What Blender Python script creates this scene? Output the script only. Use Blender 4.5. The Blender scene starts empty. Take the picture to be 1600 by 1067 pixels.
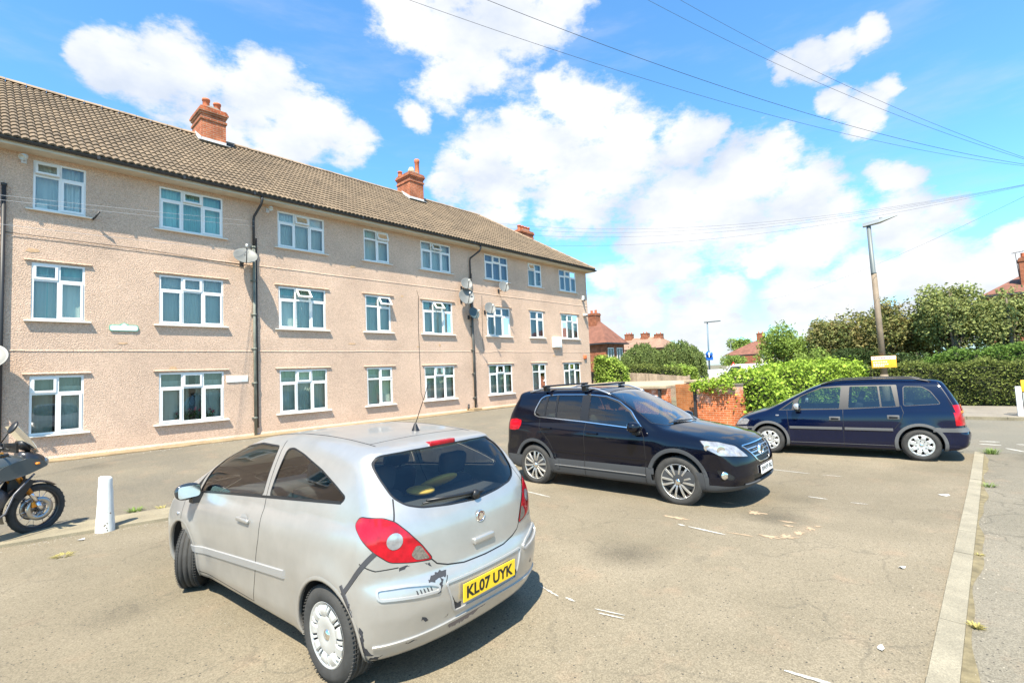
import bpy, bmesh, math, random
import numpy as np
from mathutils import Vector, Matrix
random.seed(7); rng = np.random.default_rng(7)
S = bpy.context.scene
COL = S.collection
rad = math.radians
# ---------------- camera ----------------
H = 1.90
cd = bpy.data.cameras.new('camera'); cam = bpy.data.objects.new('camera', cd); COL.objects.link(cam)
RW = [[0.6745785200962753, 0.017296885130673727, 0.738000432242079], [-0.7368419323717659, 0.07645948077710547, 0.6717275597278538], [-0.04480833542278831, -0.9969226477335499, 0.0643229936536475]]
M = Matrix([[RW[i][0], -RW[i][1], -RW[i][2]] for i in range(3)]).to_4x4()
M.translation = (0, 0, H)
cam.matrix_world = M
cd.sensor_width = 36; cd.lens = 768/1600*36; cd.clip_start = .05; cd.clip_end = 3000
S.camera = cam
# ---------------- sun, sky, exposure ----------------
LDIR = Vector((0.50, 0.33, -1.0)).normalized()          # direction the sunlight travels
sd = bpy.data.lights.new('sun', 'SUN'); sun = bpy.data.objects.new('sun', sd); COL.objects.link(sun)
sd.energy = 5.0; sd.angle = rad(.55); sd.color = (1, .92, .77)
sun.rotation_euler = LDIR.to_track_quat('-Z', 'Y').to_euler()
sun.location = (-20, -15, 40)
elev = math.asin(-LDIR.z); azim = math.atan2(-LDIR.x, -LDIR.y)   # from +Y clockwise towards +X
W = bpy.data.worlds.new("World"); S.world = W; W.use_nodes = True
S.view_settings.view_transform = 'Standard'; S.view_settings.look = 'None'; S.view_settings.gamma = 1
S.view_settings.exposure = 1.30
S.render.engine = 'CYCLES'
CL = [(0.131,0.872,0.472,0.047),(0.213,0.851,0.479,0.064),(0.307,0.825,0.475,0.076),(0.383,0.806,0.451,0.075),(0.45,0.785,0.425,0.046),(0.262,0.868,0.421,0.067),(0.177,0.873,0.454,0.055),(0.099,0.873,0.478,0.028),(0.355,0.845,0.399,0.057),(0.48,0.634,0.606,0.068),(0.557,0.595,0.58,0.089),(0.608,0.52,0.6,0.089),(0.555,0.647,0.522,0.057),(0.529,0.699,0.48,0.029),(0.654,0.445,0.612,0.06),(0.607,0.584,0.539,0.052),(0.716,0.499,0.488,0.056),(0.76,0.469,0.449,0.086),(0.704,0.569,0.424,0.093),(0.644,0.647,0.408,0.075),(0.815,0.431,0.386,0.094),(0.853,0.33,0.405,0.051),(0.776,0.522,0.354,0.108),(0.675,0.648,0.353,0.072),(0.61,0.703,0.365,0.041),(0.864,0.294,0.407,0.028),(0.69,0.507,0.516,0.027),(0.884,0.369,0.288,0.112),(0.911,0.24,0.334,0.068),(0.939,0.17,0.298,0.058),(0.921,0.279,0.273,0.096),(0.864,0.44,0.245,0.055),(0.958,0.061,0.28,0.036),(0.964,0.143,0.225,0.062),(0.976,0.06,0.207,0.057),(0.979,0.007,0.205,0.034),(0.963,0.192,0.191,0.064),(0.947,0.194,0.256,0.064),(0.909,0.201,0.365,0.032),(0.881,0.059,0.47,0.028),(0.879,0.094,0.467,0.027),(0.875,0.136,0.465,0.032),(0.868,0.17,0.467,0.025),(0.919,0.09,0.385,0.039),(0.915,0.055,0.399,0.021),(0.905,0.12,0.408,0.025),(0.929,0.084,0.361,0.024),(0.875,0.451,0.179,0.068),(0.904,0.386,0.184,0.048),(0.939,0.319,0.126,0.044),(0.881,0.457,0.124,0.055),(0.837,0.514,0.186,0.038),(0.992,0.029,0.122,0.068),(0.992,-0.048,0.114,0.05),(0.985,-0.07,0.155,0.023),(0.986,0.109,0.124,0.059),(0.972,0.211,0.105,0.064),(0.948,0.262,0.18,0.034),(0.845,0.525,0.098,0.063),(0.932,0.355,0.072,0.081),(0.985,0.158,0.066,0.08),(0.998,-0.004,0.069,0.068),
 (-.6,.6,.5,.16),(-.3,-.8,.5,.2),(.5,-.75,.4,.18),(-.7,-.4,.5,.15)]
def build_sky():
    nt = W.node_tree; N = nt.nodes; L = nt.links
    for n in list(N): N.remove(n)
    out = N.new('ShaderNodeOutputWorld'); bg = N.new('ShaderNodeBackground'); L.new(bg.outputs[0], out.inputs[0])
    bg.inputs[1].default_value = .1
    sky = N.new('ShaderNodeTexSky'); sky.sky_type = 'NISHITA'; sky.sun_disc = False
    sky.sun_elevation = elev; sky.sun_rotation = azim; sky.air_density = 1.0; sky.dust_density = .6; sky.ozone_density = 1.6
    tc = N.new('ShaderNodeTexCoord')
    def val(x, s):
        if isinstance(x, (int, float)): s.default_value = x
        else: L.new(x, s)
    def mth(op, a, b=0, c=0, clamp=False):
        n = N.new('ShaderNodeMath'); n.operation = op; n.use_clamp = clamp
        val(a, n.inputs[0]); val(b, n.inputs[1]); val(c, n.inputs[2]); return n.outputs[0]
    def noise(scale, det, rough, off=(0, 0, 0), zs=1.8):
        mp = N.new('ShaderNodeMapping'); mp.inputs['Scale'].default_value = (1, 1, zs); mp.inputs['Location'].default_value = off
        L.new(tc.outputs['Generated'], mp.inputs[0])
        n = N.new('ShaderNodeTexNoise'); n.inputs['Scale'].default_value = scale; n.inputs['Detail'].default_value = det
        n.inputs['Roughness'].default_value = rough; L.new(mp.outputs[0], n.inputs[0]); return n
    # direction wobbled by noise, so the cloud banks get an uneven outline
    wob = noise(6, 6, .62)
    vs = N.new('ShaderNodeVectorMath'); vs.operation = 'SUBTRACT'; L.new(wob.outputs['Color'], vs.inputs[0]); vs.inputs[1].default_value = (.5, .5, .5)
    vm = N.new('ShaderNodeVectorMath'); vm.operation = 'MULTIPLY_ADD'; L.new(vs.outputs[0], vm.inputs[0]); vm.inputs[1].default_value = (.09, .09, .09); L.new(tc.outputs['Generated'], vm.inputs[2])
    nz = N.new('ShaderNodeVectorMath'); nz.operation = 'NORMALIZE'; L.new(vm.outputs[0], nz.inputs[0])
    acc = None
    for (a, b, c, r) in CL:
        d = N.new('ShaderNodeVectorMath'); d.operation = 'DOT_PRODUCT'; L.new(nz.outputs[0], d.inputs[0])
        v = Vector((a, b, c)).normalized(); d.inputs[1].default_value = v
        k = 1/(1-math.cos(r*.93))
        m = mth('MULTIPLY_ADD', d.outputs['Value'], k, -math.cos(r*.93)*k)
        acc = m if acc is None else mth('SMOOTH_MAX', acc, m, .5)
    acc = mth('MAXIMUM', acc, -1.5)
    fine = noise(14, 12, .66, (3, 1, 2))
    f = mth('MULTIPLY_ADD', mth('SUBTRACT', fine.outputs['Fac'], .5), 3.6, acc)
    mr = N.new('ShaderNodeMapRange'); mr.interpolation_type = 'SMOOTHSTEP'
    L.new(f, mr.inputs[0]); mr.inputs[1].default_value = -.5; mr.inputs[2].default_value = .65
    wisp = noise(3.2, 9, .6, (5, 2, 1), 4.5)
    w2 = N.new('ShaderNodeMapRange'); w2.interpolation_type = 'SMOOTHSTEP'; L.new(wisp.outputs['Fac'], w2.inputs[0]); w2.inputs[1].default_value = .5; w2.inputs[2].default_value = .8
    w2.inputs[4].default_value = .3
    dens = mth('MAXIMUM', mr.outputs[0], w2.outputs[0])
    # cloud brightness: bright tops, bluish grey bellies
    sh = noise(5, 6, .55, (1.3, 4, .1))
    cr = N.new('ShaderNodeValToRGB'); L.new(mth('MULTIPLY_ADD', acc, -.10, sh.outputs['Fac']), cr.inputs[0])
    cr.color_ramp.elements[0].position = .34; cr.color_ramp.elements[0].color = (4.5, 4.55, 4.6, 1)
    cr.color_ramp.elements[1].position = .60; cr.color_ramp.elements[1].color = (3.0, 3.35, 3.95, 1)
    # deep summer blue
    tint = N.new('ShaderNodeMix'); tint.data_type = 'RGBA'; tint.blend_type = 'MULTIPLY'; tint.inputs['Factor'].default_value = 1
    L.new(sky.outputs[0], tint.inputs['A']); tint.inputs['B'].default_value = SKYT
    mx = N.new('ShaderNodeMix'); mx.data_type = 'RGBA'
    L.new(dens, mx.inputs['Factor']); L.new(tint.outputs['Result'], mx.inputs['A']); L.new(cr.outputs[0], mx.inputs['B'])
    L.new(mx.outputs['Result'], bg.inputs[0])
SKYT = (.70, 1.20, 1.44, 1)
build_sky()
# ---------------- helpers ----------------
MATS = {}
def mat(name, col=(.5, .5, .5), rough=.7, metal=0, var=0, vscale=3, bump=0, bscale=60, spec=.5, coat=0, island=0, trans=0, bdist=.01, col2=None, fleck=0, fscale=300):
    if name in MATS: return MATS[name]
    m = bpy.data.materials.new(name); m.use_nodes = True; MATS[name] = m
    nt = m.node_tree; N = nt.nodes; L = nt.links; b = N['Principled BSDF']
    b.inputs['Base Color'].default_value = (*col, 1); b.inputs['Roughness'].default_value = rough
    b.inputs['Metallic'].default_value = metal; b.inputs['Specular IOR Level'].default_value = spec
    b.inputs['Coat Weight'].default_value = coat; b.inputs['Coat Roughness'].default_value = .04
    tc = N.new('ShaderNodeTexCoord'); geo = N.new('ShaderNodeNewGeometry')
    pos = geo.outputs['Position']
    cur = None
    if var:
        n = N.new('ShaderNodeTexNoise'); n.inputs['Scale'].default_value = vscale; n.inputs['Detail'].default_value = 7; n.inputs['Roughness'].default_value = .6
        L.new(pos, n.inputs[0])
        r = N.new('ShaderNodeValToRGB'); L.new(n.outputs['Fac'], r.inputs[0])
        r.color_ramp.elements[0].position = .3; r.color_ramp.elements[1].position = .7
        c2 = col2 or tuple(c*(1+var) for c in col); c1 = col if col2 else tuple(c*(1-var) for c in col)
        r.color_ramp.elements[0].color = (*c1, 1); r.color_ramp.elements[1].color = (*c2, 1); cur = r.outputs[0]
    if fleck:
        n = N.new('ShaderNodeTexVoronoi'); n.inputs['Scale'].default_value = fscale; L.new(pos, n.inputs[0])
        hs = N.new('ShaderNodeSeparateColor'); L.new(n.outputs['Color'], hs.inputs[0])
        mr = N.new('ShaderNodeMapRange'); L.new(hs.outputs[0], mr.inputs[0]); mr.inputs[3].default_value = 1-fleck; mr.inputs[4].default_value = 1+fleck
        mu = N.new('ShaderNodeVectorMath'); mu.operation = 'SCALE'; L.new(mr.outputs[0], mu.inputs['Scale'])
        if cur: L.new(cur, mu.inputs[0])
        else: mu.inputs[0].default_value = col
        cur = mu.outputs[0]
    if island:
        mr = N.new('ShaderNodeMapRange'); L.new(geo.outputs['Random Per Island'], mr.inputs[0]); mr.inputs[3].default_value = 1-island; mr.inputs[4].default_value = 1+island
        mu = N.new('ShaderNodeVectorMath'); mu.operation = 'SCALE'; L.new(mr.outputs[0], mu.inputs['Scale'])
        if cur: L.new(cur, mu.inputs[0])
        else: mu.inputs[0].default_value = col
        cur = mu.outputs[0]
    if cur: L.new(cur, b.inputs['Base Color'])
    if bump:
        n = N.new('ShaderNodeTexNoise'); n.inputs['Scale'].default_value = bscale; n.inputs['Detail'].default_value = 4; L.new(pos, n.inputs[0])
        bp = N.new('ShaderNodeBump'); bp.inputs['Strength'].default_value = bump; bp.inputs['Distance'].default_value = bdist
        L.new(n.outputs['Fac'], bp.inputs['Height']); L.new(bp.outputs[0], b.inputs['Normal'])
    if trans:
        t = N.new('ShaderNodeBsdfTranslucent'); ad = N.new('ShaderNodeMixShader'); ad.inputs[0].default_value = trans
        if cur: L.new(cur, t.inputs[0])
        else: t.inputs[0].default_value = (*col, 1)
        L.new(b.outputs[0], ad.inputs[1]); L.new(t.outputs[0], ad.inputs[2]); L.new(ad.outputs[0], N['Material Output'].inputs[0])
    return m
def glass(name, tint=(.35, .42, .40), refl=1.0, rough=0.0, ior=1.5):
    """thin pane: tinted see-through plus mirror reflection by Fresnel"""
    if name in MATS: return MATS[name]
    m = bpy.data.materials.new(name); m.use_nodes = True; MATS[name] = m
    nt = m.node_tree; N = nt.nodes; L = nt.links; N.remove(N['Principled BSDF'])
    t = N.new('ShaderNodeBsdfTransparent'); t.inputs[0].default_value = (*tint, 1)
    g = N.new('ShaderNodeBsdfGlossy'); g.inputs['Roughness'].default_value = rough; g.inputs[0].default_value = (1, 1, 1, 1)
    fr = N.new('ShaderNodeFresnel'); fr.inputs[0].default_value = ior
    mm = N.new('ShaderNodeMath'); mm.operation = 'MULTIPLY_ADD'; mm.use_clamp = True; L.new(fr.outputs[0], mm.inputs[0]); mm.inputs[1].default_value = 1.7*refl; mm.inputs[2].default_value = .02
    mx = N.new('ShaderNodeMixShader'); L.new(mm.outputs[0], mx.inputs[0]); L.new(t.outputs[0], mx.inputs[1]); L.new(g.outputs[0], mx.inputs[2])
    L.new(mx.outputs[0], N['Material Output'].inputs[0]); return m
def brickmat(name, c1, c2, mortar, sx=1, axis='X', bw=.225, bh=.075, white=0):
    if name in MATS: return MATS[name]
    m = bpy.data.materials.new(name); m.use_nodes = True; MATS[name] = m
    nt = m.node_tree; N = nt.nodes; L = nt.links; b = N['Principled BSDF']; b.inputs['Roughness'].default_value = .9; b.inputs['Specular IOR Level'].default_value = .2
    geo = N.new('ShaderNodeNewGeometry'); sp = N.new('ShaderNodeSeparateXYZ'); L.new(geo.outputs['Position'], sp.inputs[0])
    nn = N.new('ShaderNodeSeparateXYZ'); L.new(geo.outputs['True Normal'], nn.inputs[0])
    ab = N.new('ShaderNodeMath'); ab.operation = 'ABSOLUTE'; L.new(nn.outputs[0], ab.inputs[0])
    gt = N.new('ShaderNodeMath'); gt.operation = 'GREATER_THAN'; L.new(ab.outputs[0], gt.inputs[0]); gt.inputs[1].default_value = .7
    u = N.new('ShaderNodeMix'); L.new(gt.outputs[0], u.inputs[0]); L.new(sp.outputs[0], u.inputs[2]); L.new(sp.outputs[1], u.inputs[3])
    cb = N.new('ShaderNodeCombineXYZ'); L.new(u.outputs[0], cb.inputs[0]); L.new(sp.outputs[2], cb.inputs[1])
    br = N.new('ShaderNodeTexBrick'); L.new(cb.outputs[0], br.inputs[0]); br.inputs['Scale'].default_value = 1
    br.inputs['Brick Width'].default_value = bw; br.inputs['Row Height'].default_value = bh; br.inputs['Mortar Size'].default_value = .006
    br.inputs['Color1'].default_value = (*c1, 1); br.inputs['Color2'].default_value = (*c2, 1); br.inputs['Mortar'].default_value = (*mortar, 1)
    n = N.new('ShaderNodeTexNoise'); n.inputs['Scale'].default_value = 3; n.inputs['Detail'].default_value = 8; L.new(geo.outputs['Position'], n.inputs[0])
    mr = N.new('ShaderNodeMapRange'); L.new(n.outputs[0], mr.inputs[0]); mr.inputs[1].default_value = .3; mr.inputs[2].default_value = .7; mr.inputs[3].default_value = .65; mr.inputs[4].default_value = 1.3
    mu = N.new('ShaderNodeVectorMath'); mu.operation = 'SCALE'; L.new(br.outputs['Color'], mu.inputs[0]); L.new(mr.outputs[0], mu.inputs['Scale'])
    cur = mu.outputs[0]
    if white:   # lime bloom on the upper courses
        zz = N.new('ShaderNodeMath'); zz.operation = 'MULTIPLY_ADD'; L.new(n.outputs[0], zz.inputs[0]); zz.inputs[1].default_value = 2.2; L.new(sp.outputs[2], zz.inputs[2])
        m2 = N.new('ShaderNodeMapRange'); L.new(zz.outputs[0], m2.inputs[0]); m2.inputs[1].default_value = 1.95; m2.inputs[2].default_value = 2.35; m2.inputs[4].default_value = white
        mx = N.new('ShaderNodeMix'); mx.data_type = 'RGBA'; L.new(m2.outputs[0], mx.inputs['Factor']); L.new(cur, mx.inputs['A']); mx.inputs['B'].default_value = (.55, .42, .36, 1)
        cur = mx.outputs['Result']
    L.new(cur, b.inputs['Base Color'])
    bp = N.new('ShaderNodeBump'); bp.inputs['Strength'].default_value = .5; bp.inputs['Distance'].default_value = .008; bp.invert = True
    L.new(br.outputs['Fac'], bp.inputs['Height']); L.new(bp.outputs[0], b.inputs['Normal'])
    return m
class MB:
    def __init__(s): s.v = []; s.f = []; s.m = []; s.sm = []
    def add(s, vs, fs, mi=0, smooth=False):
        o = len(s.v); s.v += [tuple(map(float, p)) for p in vs]
        for f in fs: s.f.append(tuple(i+o for i in f)); s.m.append(mi); s.sm.append(smooth)
        return s
    def box(s, x0, x1, y0, y1, z0, z1, mi=0, bev=0):
        if bev:
            b = min(bev, abs(x1-x0)/2.01, abs(y1-y0)/2.01, abs(z1-z0)/2.01); bm = bmesh.new()
            bmesh.ops.create_cube(bm, size=1); bmesh.ops.scale(bm, vec=(abs(x1-x0), abs(y1-y0), abs(z1-z0)), verts=bm.verts)
            bmesh.ops.translate(bm, vec=((x0+x1)/2, (y0+y1)/2, (z0+z1)/2), verts=bm.verts)
            bmesh.ops.bevel(bm, geom=bm.edges[:], offset=b, segments=2, affect='EDGES', profile=.6)
            s.bm(bm, mi, True); return s
        return s.add([(x0, y0, z0), (x1, y0, z0), (x1, y1, z0), (x0, y1, z0), (x0, y0, z1), (x1, y0, z1), (x1, y1, z1), (x0, y1, z1)],
              [(0, 3, 2, 1), (4, 5, 6, 7), (0, 1, 5, 4), (1, 2, 6, 5), (2, 3, 7, 6), (3, 0, 4, 7)], mi)
    def bm(s, bm, mi=0, smooth=False):
        bm.verts.index_update(); s.add([v.co for v in bm.verts], [[v.index for v in f.verts] for f in bm.faces], mi, smooth); bm.free()
    def quad(s, *p, mi=0): return s.add(p, [tuple(range(len(p)))], mi)
    def tube(s, pts, r, n=8, mi=0, smooth=True, cap=True):
        pts = [Vector(p) for p in pts]; rs = r if isinstance(r, (list, tuple)) else [r]*len(pts)
        vs = []; up = None
        for i, p in enumerate(pts):
            d = (pts[min(i+1, len(pts)-1)]-pts[max(i-1, 0)]).normalized()
            if up is None: a = d.orthogonal().normalized()
            else: a = (up - d*up.dot(d)).normalized()
            up = a; b = d.cross(a)
            for k in range(n):
                t = 2*math.pi*k/n; vs.append(p+(a*math.cos(t)+b*math.sin(t))*rs[i])
        fs = [(i*n+k, i*n+(k+1) % n, (i+1)*n+(k+1) % n, (i+1)*n+k) for i in range(len(pts)-1) for k in range(n)]
        if cap: fs += [tuple(range(n))[::-1], tuple(range((len(pts)-1)*n, len(pts)*n))]
        return s.add(vs, fs, mi, smooth)
    def lathe(s, prof, n=32, mi=0, axis='Z', c=(0, 0, 0), smooth=True, closed=False):
        vs = []
        for (r, h) in prof:
            for k in range(n):
                t = 2*math.pi*k/n; x, y = r*math.cos(t), r*math.sin(t)
                p = (x, y, h) if axis == 'Z' else ((h, x, y) if axis == 'X' else (y, h, x))
                vs.append((p[0]+c[0], p[1]+c[1], p[2]+c[2]))
        m_ = len(prof); R = range(m_ if closed else m_-1)
        fs = [(i*n+k, i*n+(k+1) % n, ((i+1) % m_)*n+(k+1) % n, ((i+1) % m_)*n+k) for i in R for k in range(n)]
        return s.add(vs, fs, mi, smooth)
    def prism(s, poly, a0, a1, axis='Y', mi=0):
        """2-D polygon extruded along an axis; poly in the other two axes in order"""
        def P(u, v, a): return {'X': (a, u, v), 'Y': (u, a, v), 'Z': (u, v, a)}[axis]
        n = len(poly); vs = [P(u, v, a0) for u, v in poly]+[P(u, v, a1) for u, v in poly]
        return s.add(vs, [tuple(range(n))[::-1], tuple(range(n, 2*n))]+[(i, (i+1) % n, n+(i+1) % n, n+i) for i in range(n)], mi)
    def xf(s, M, start=0):
        s.v = s.v[:start]+[tuple(M @ Vector(p)) for p in s.v[start:]]; return s
    def build(s, name, mats, parent=None, world=True, recalc=True):
        me = bpy.data.meshes.new(name)
        off = Vector((0, 0, 0))
        if parent and world:
            q = parent
            while q: off += q.location; q = q.parent
        me.from_pydata([tuple(Vector(p)-off) for p in s.v], [], s.f)
        for m in (mats if isinstance(mats, (list, tuple)) else [mats]): me.materials.append(m)
        me.polygons.foreach_set('material_index', s.m); me.polygons.foreach_set('use_smooth', s.sm)
        if recalc:
            b = bmesh.new(); b.from_mesh(me); bmesh.ops.recalc_face_normals(b, faces=b.faces); b.to_mesh(me); b.free()
        o = bpy.data.objects.new(name, me); COL.objects.link(o)
        if parent: o.parent = parent
        return o
def tag(o, label=None, cat=None, group=None, kind=None):
    if label: o['label'] = label
    if cat: o['category'] = cat
    if group: o['group'] = group
    if kind: o['kind'] = kind
    return o
def thing(name, loc, label, cat, group=None, rz=0):
    o = bpy.data.objects.new(name, None); o.empty_display_size = .2; COL.objects.link(o); o.location = loc; o.rotation_euler.z = rz
    return tag(o, label, cat, group)
def children(o): return [c for c in bpy.data.objects if c.parent == o]
def copy_tree(o, parent=None, ch=None):
    if ch is None:
        ch = {}
        for x in bpy.data.objects:
            if x.parent: ch.setdefault(x.parent.name, []).append(x)
    c = o.copy(); COL.objects.link(c); c.parent = parent
    for k in ch.get(o.name, []): copy_tree(k, c, ch)
    return c
def smo(t): t = min(max(t, 0), 1); return t*t*(3-2*t)
def gz(x, y):
    return .35*smo((y-9.8)/5.4) - .19*smo((x-3.2)/8.8)*(1-smo((y-7)/6))
def text_mb(mb, s, h, cx, cy, cz, udir, vdir, ndir, sx=1.0, depth=.002, mi=0, bold=0.0):
    """lettering as thin solid geometry, centred on a point"""
    cu = bpy.data.curves.new('t', 'FONT'); cu.body = s; cu.size = 1; cu.extrude = .5; cu.offset = bold; cu.resolution_u = 3
    ob = bpy.data.objects.new('t', cu); COL.objects.link(ob)
    dg = bpy.context.evaluated_depsgraph_get(); dg.update(); me = bpy.data.meshes.new_from_object(ob.evaluated_get(dg))
    co = np.empty(len(me.vertices)*3); me.vertices.foreach_get('co', co); co = co.reshape(-1, 3)
    lo, hi = co.min(0), co.max(0); co[:, :2] -= (lo[:2]+hi[:2])/2; k = h/(hi[1]-lo[1])
    U, V_, N_ = (np.array(a, float) for a in (udir, vdir, ndir))
    P = np.array([cx, cy, cz]) + np.outer(co[:, 0]*k*sx, U)+np.outer(co[:, 1]*k, V_)+np.outer((co[:, 2]+.5)*depth, N_)
    mb.add(P.tolist(), [tuple(p.vertices) for p in me.polygons], mi)
    bpy.data.objects.remove(ob); bpy.data.curves.remove(cu); bpy.data.meshes.remove(me)
    return (hi[0]-lo[0])*k*sx
def asphalt(name, base, tan, k=.5, crack=0, stain=(.30, .21, .14)):
    m = bpy.data.materials.new(name); m.use_nodes = True; MATS[name] = m
    nt = m.node_tree; N = nt.nodes; L = nt.links; b = N['Principled BSDF']; b.inputs['Roughness'].default_value = .92; b.inputs['Specular IOR Level'].default_value = .25
    geo = N.new('ShaderNodeNewGeometry'); P = geo.outputs['Position']
    def nz(sc, det, off=0, rough=.6):
        mp = N.new('ShaderNodeMapping'); L.new(P, mp.inputs[0]); mp.inputs['Location'].default_value = (off, off*.7, 0)
        n = N.new('ShaderNodeTexNoise'); n.inputs['Scale'].default_value = sc; n.inputs['Detail'].default_value = det; n.inputs['Roughness'].default_value = rough; L.new(mp.outputs[0], n.inputs[0]); return n.outputs['Fac']
    def rmp(x, a, c, lo=0, hi=1):
        r = N.new('ShaderNodeMapRange'); L.new(x, r.inputs[0]); r.inputs[1].default_value = a; r.inputs[2].default_value = c; r.inputs[3].default_value = lo; r.inputs[4].default_value = hi; return r.outputs[0]
    def mix(f, a, c, bt='MIX'):
        x = N.new('ShaderNodeMix'); x.data_type = 'RGBA'; x.blend_type = bt
        for s, q in (('Factor', f), ('A', a), ('B', c)):
            if isinstance(q, (int, float)): x.inputs[s].default_value = q
            elif isinstance(q, tuple): x.inputs[s].default_value = (*q, 1)
            else: L.new(q, x.inputs[s])
        return x.outputs['Result']
    c = mix(rmp(nz(.55, 8), .35, .65), base, tan)
    c = mix(rmp(nz(2.3, 9, 5), .56, .72, 0, k), c, stain)
    c = mix(rmp(nz(.9, 6, 11), .60, .78, 0, .35), c, tuple(x*.62 for x in base))
    c = mix(rmp(nz(.16, 5, 21),   .42, .60, 0, .45), c, tuple(x*.76 for x in base))       # large worn and damp areas
    vo = N.new('ShaderNodeTexVoronoi'); vo.inputs['Scale'].default_value = .42; L.new(P, vo.inputs[0])     # oil drips
    c = mix(rmp(vo.outputs['Distance'], .03, .20, .55, 0), c, (.055, .048, .036))
    # aggregate
    v = N.new('ShaderNodeTexVoronoi'); v.inputs['Scale'].default_value = 130; L.new(P, v.inputs[0])
    sc = N.new('ShaderNodeSeparateColor'); L.new(v.outputs['Color'], sc.inputs[0])
    ag = N.new('ShaderNodeVectorMath'); ag.operation = 'SCALE'; L.new(c, ag.inputs[0]); L.new(rmp(sc.outputs[0], 0, 1, .74, 1.26), ag.inputs['Scale'])
    c = ag.outputs[0]
    v2 = N.new('ShaderNodeTexVoronoi'); v2.inputs['Scale'].default_value = 38; L.new(P, v2.inputs[0])
    c = mix(rmp(v2.outputs['Distance'], .08, .13, .35, 0), c, (.30, .265, .21))
    s2 = N.new('ShaderNodeSeparateColor'); L.new(v2.outputs['Color'], s2.inputs[0])
    pits = N.new('ShaderNodeMath'); pits.operation = 'MULTIPLY'; L.new(rmp(s2.outputs[1], .85, .9), pits.inputs[0]); L.new(rmp(v2.outputs['Distance'], .2, .3, 1, 0), pits.inputs[1])
    c = mix(pits.outputs[0], c, (.05, .045, .04))
    if crack:
        wv = N.new('ShaderNodeTexNoise'); wv.inputs['Scale'].default_value = 2; wv.inputs['Detail'].default_value = 5; L.new(P, wv.inputs[0])
        ad = N.new('ShaderNodeVectorMath'); ad.operation = 'MULTIPLY_ADD'; L.new(wv.outputs['Color'], ad.inputs[0]); ad.inputs[1].default_value = (.6, .6, .6); L.new(P, ad.inputs[2])
        v3 = N.new('ShaderNodeTexVoronoi'); v3.feature = 'DISTANCE_TO_EDGE'; v3.inputs['Scale'].default_value = 1.1; L.new(ad.outputs[0], v3.inputs[0])
        cm = N.new('ShaderNodeMath'); cm.operation = 'MULTIPLY'; L.new(rmp(v3.outputs['Distance'], .004, .02, crack, 0), cm.inputs[0]); L.new(rmp(nz(.8, 3, 3), .45, .6), cm.inputs[1])
        c = mix(cm.outputs[0], c, (.06, .055, .045))
    L.new(c, b.inputs['Base Color'])
    bn = N.new('ShaderNodeBump'); bn.inputs['Strength'].default_value = .7; bn.inputs['Distance'].default_value = .006
    L.new(sc.outputs[1], bn.inputs['Height']); L.new(bn.outputs[0], b.inputs['Normal'])
    return m
A_PARK = asphalt('old_asphalt', (.175, .148, .102), (.235, .198, .140), .35, crack=.3)
A_LANE = asphalt('lane_asphalt', (.150, .134, .104), (.20, .172, .125), .4)
A_ROAD = asphalt('road_asphalt', (.165, .148, .112), (.215, .19, .145), .35, crack=.5)
A_CROSS = asphalt('cross_road_asphalt', (.165, .155, .125), (.20, .18, .14), .2)
PAVE = mat('pavement_concrete', (.20, .175, .14), .9, var=.2, vscale=1.5, bump=.3, bscale=120, fleck=.15, fscale=120)
KERB = mat('kerb_concrete', (.215, .185, .125), .9, var=.22, vscale=2.2, bump=.4, bscale=90, fleck=.2, fscale=160)
TANC = mat('sandy_concrete', (.25, .18, .10), .9, var=.35, vscale=2.5, bump=.4, bscale=40, fleck=.2, fscale=90)
GRASS = mat('verge_grass', (.07, .10, .03), .95, var=.4, vscale=.8, bump=.5, bscale=30)
def sheet(name, poly_fn, x0, x1, y0f, y1f, m, dz=.004, nx=60, ny=14, kind='structure', zfn=gz):
    """a sheet following the lie of the land between two lines y0(x), y1(x)"""
    mb = MB(); vs = []
    for i in range(nx+1):
        x = x0+(x1-x0)*i/nx; a, b = y0f(x), y1f(x)
        for j in range(ny+1):
            y = a+(b-a)*j/ny; vs.append((x, y, zfn(x, y)+dz))
    fs = [(i*(ny+1)+j, (i+1)*(ny+1)+j, (i+1)*(ny+1)+j+1, i*(ny+1)+j+1) for i in range(nx) for j in range(ny)]
    mb.add(vs, fs, 0, True)
    return tag(mb.build(name, m), kind=kind)
# ground to the horizon
gm = MB(); xs = [-900, -300, -100, -40, -20]+[-12+i*1.5 for i in range(30)]+[40, 60, 100, 200, 400, 900]
ys = [-900, -300, -100, -40, -20, -12]+[-8+i*1.2 for i in range(24)]+[25, 40, 60, 100, 200, 400, 900]
gm.add([(x, y, gz(x, y)-.02) for x in xs for y in ys], [(i*len(ys)+j, (i+1)*len(ys)+j, (i+1)*len(ys)+j+1, i*len(ys)+j+1) for i in range(len(xs)-1) for j in range(len(ys)-1)], 0, True)
tag(gm.build('ground', mat('ground_soil', (.13, .115, .07), .95, var=.3, vscale=.5, bump=.3)), kind='structure')
kA = lambda x: .42-.033*x if x < 15 else -.075      # kerb line of the bays (their side)
kB = lambda x: kA(x)-.14
stripN = lambda x: 9.13-.255*x
stripF = lambda x: 9.80-.20*x
sheet('car_park', None, -12, 14.0, kA, stripN, A_PARK, nx=80, ny=40)
sheet('access_lane', None, -12, 21.0, lambda x: stripF(x) if x < 9.3 else stripN(x), lambda x: 15.35, A_LANE, nx=80, ny=40)
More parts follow.
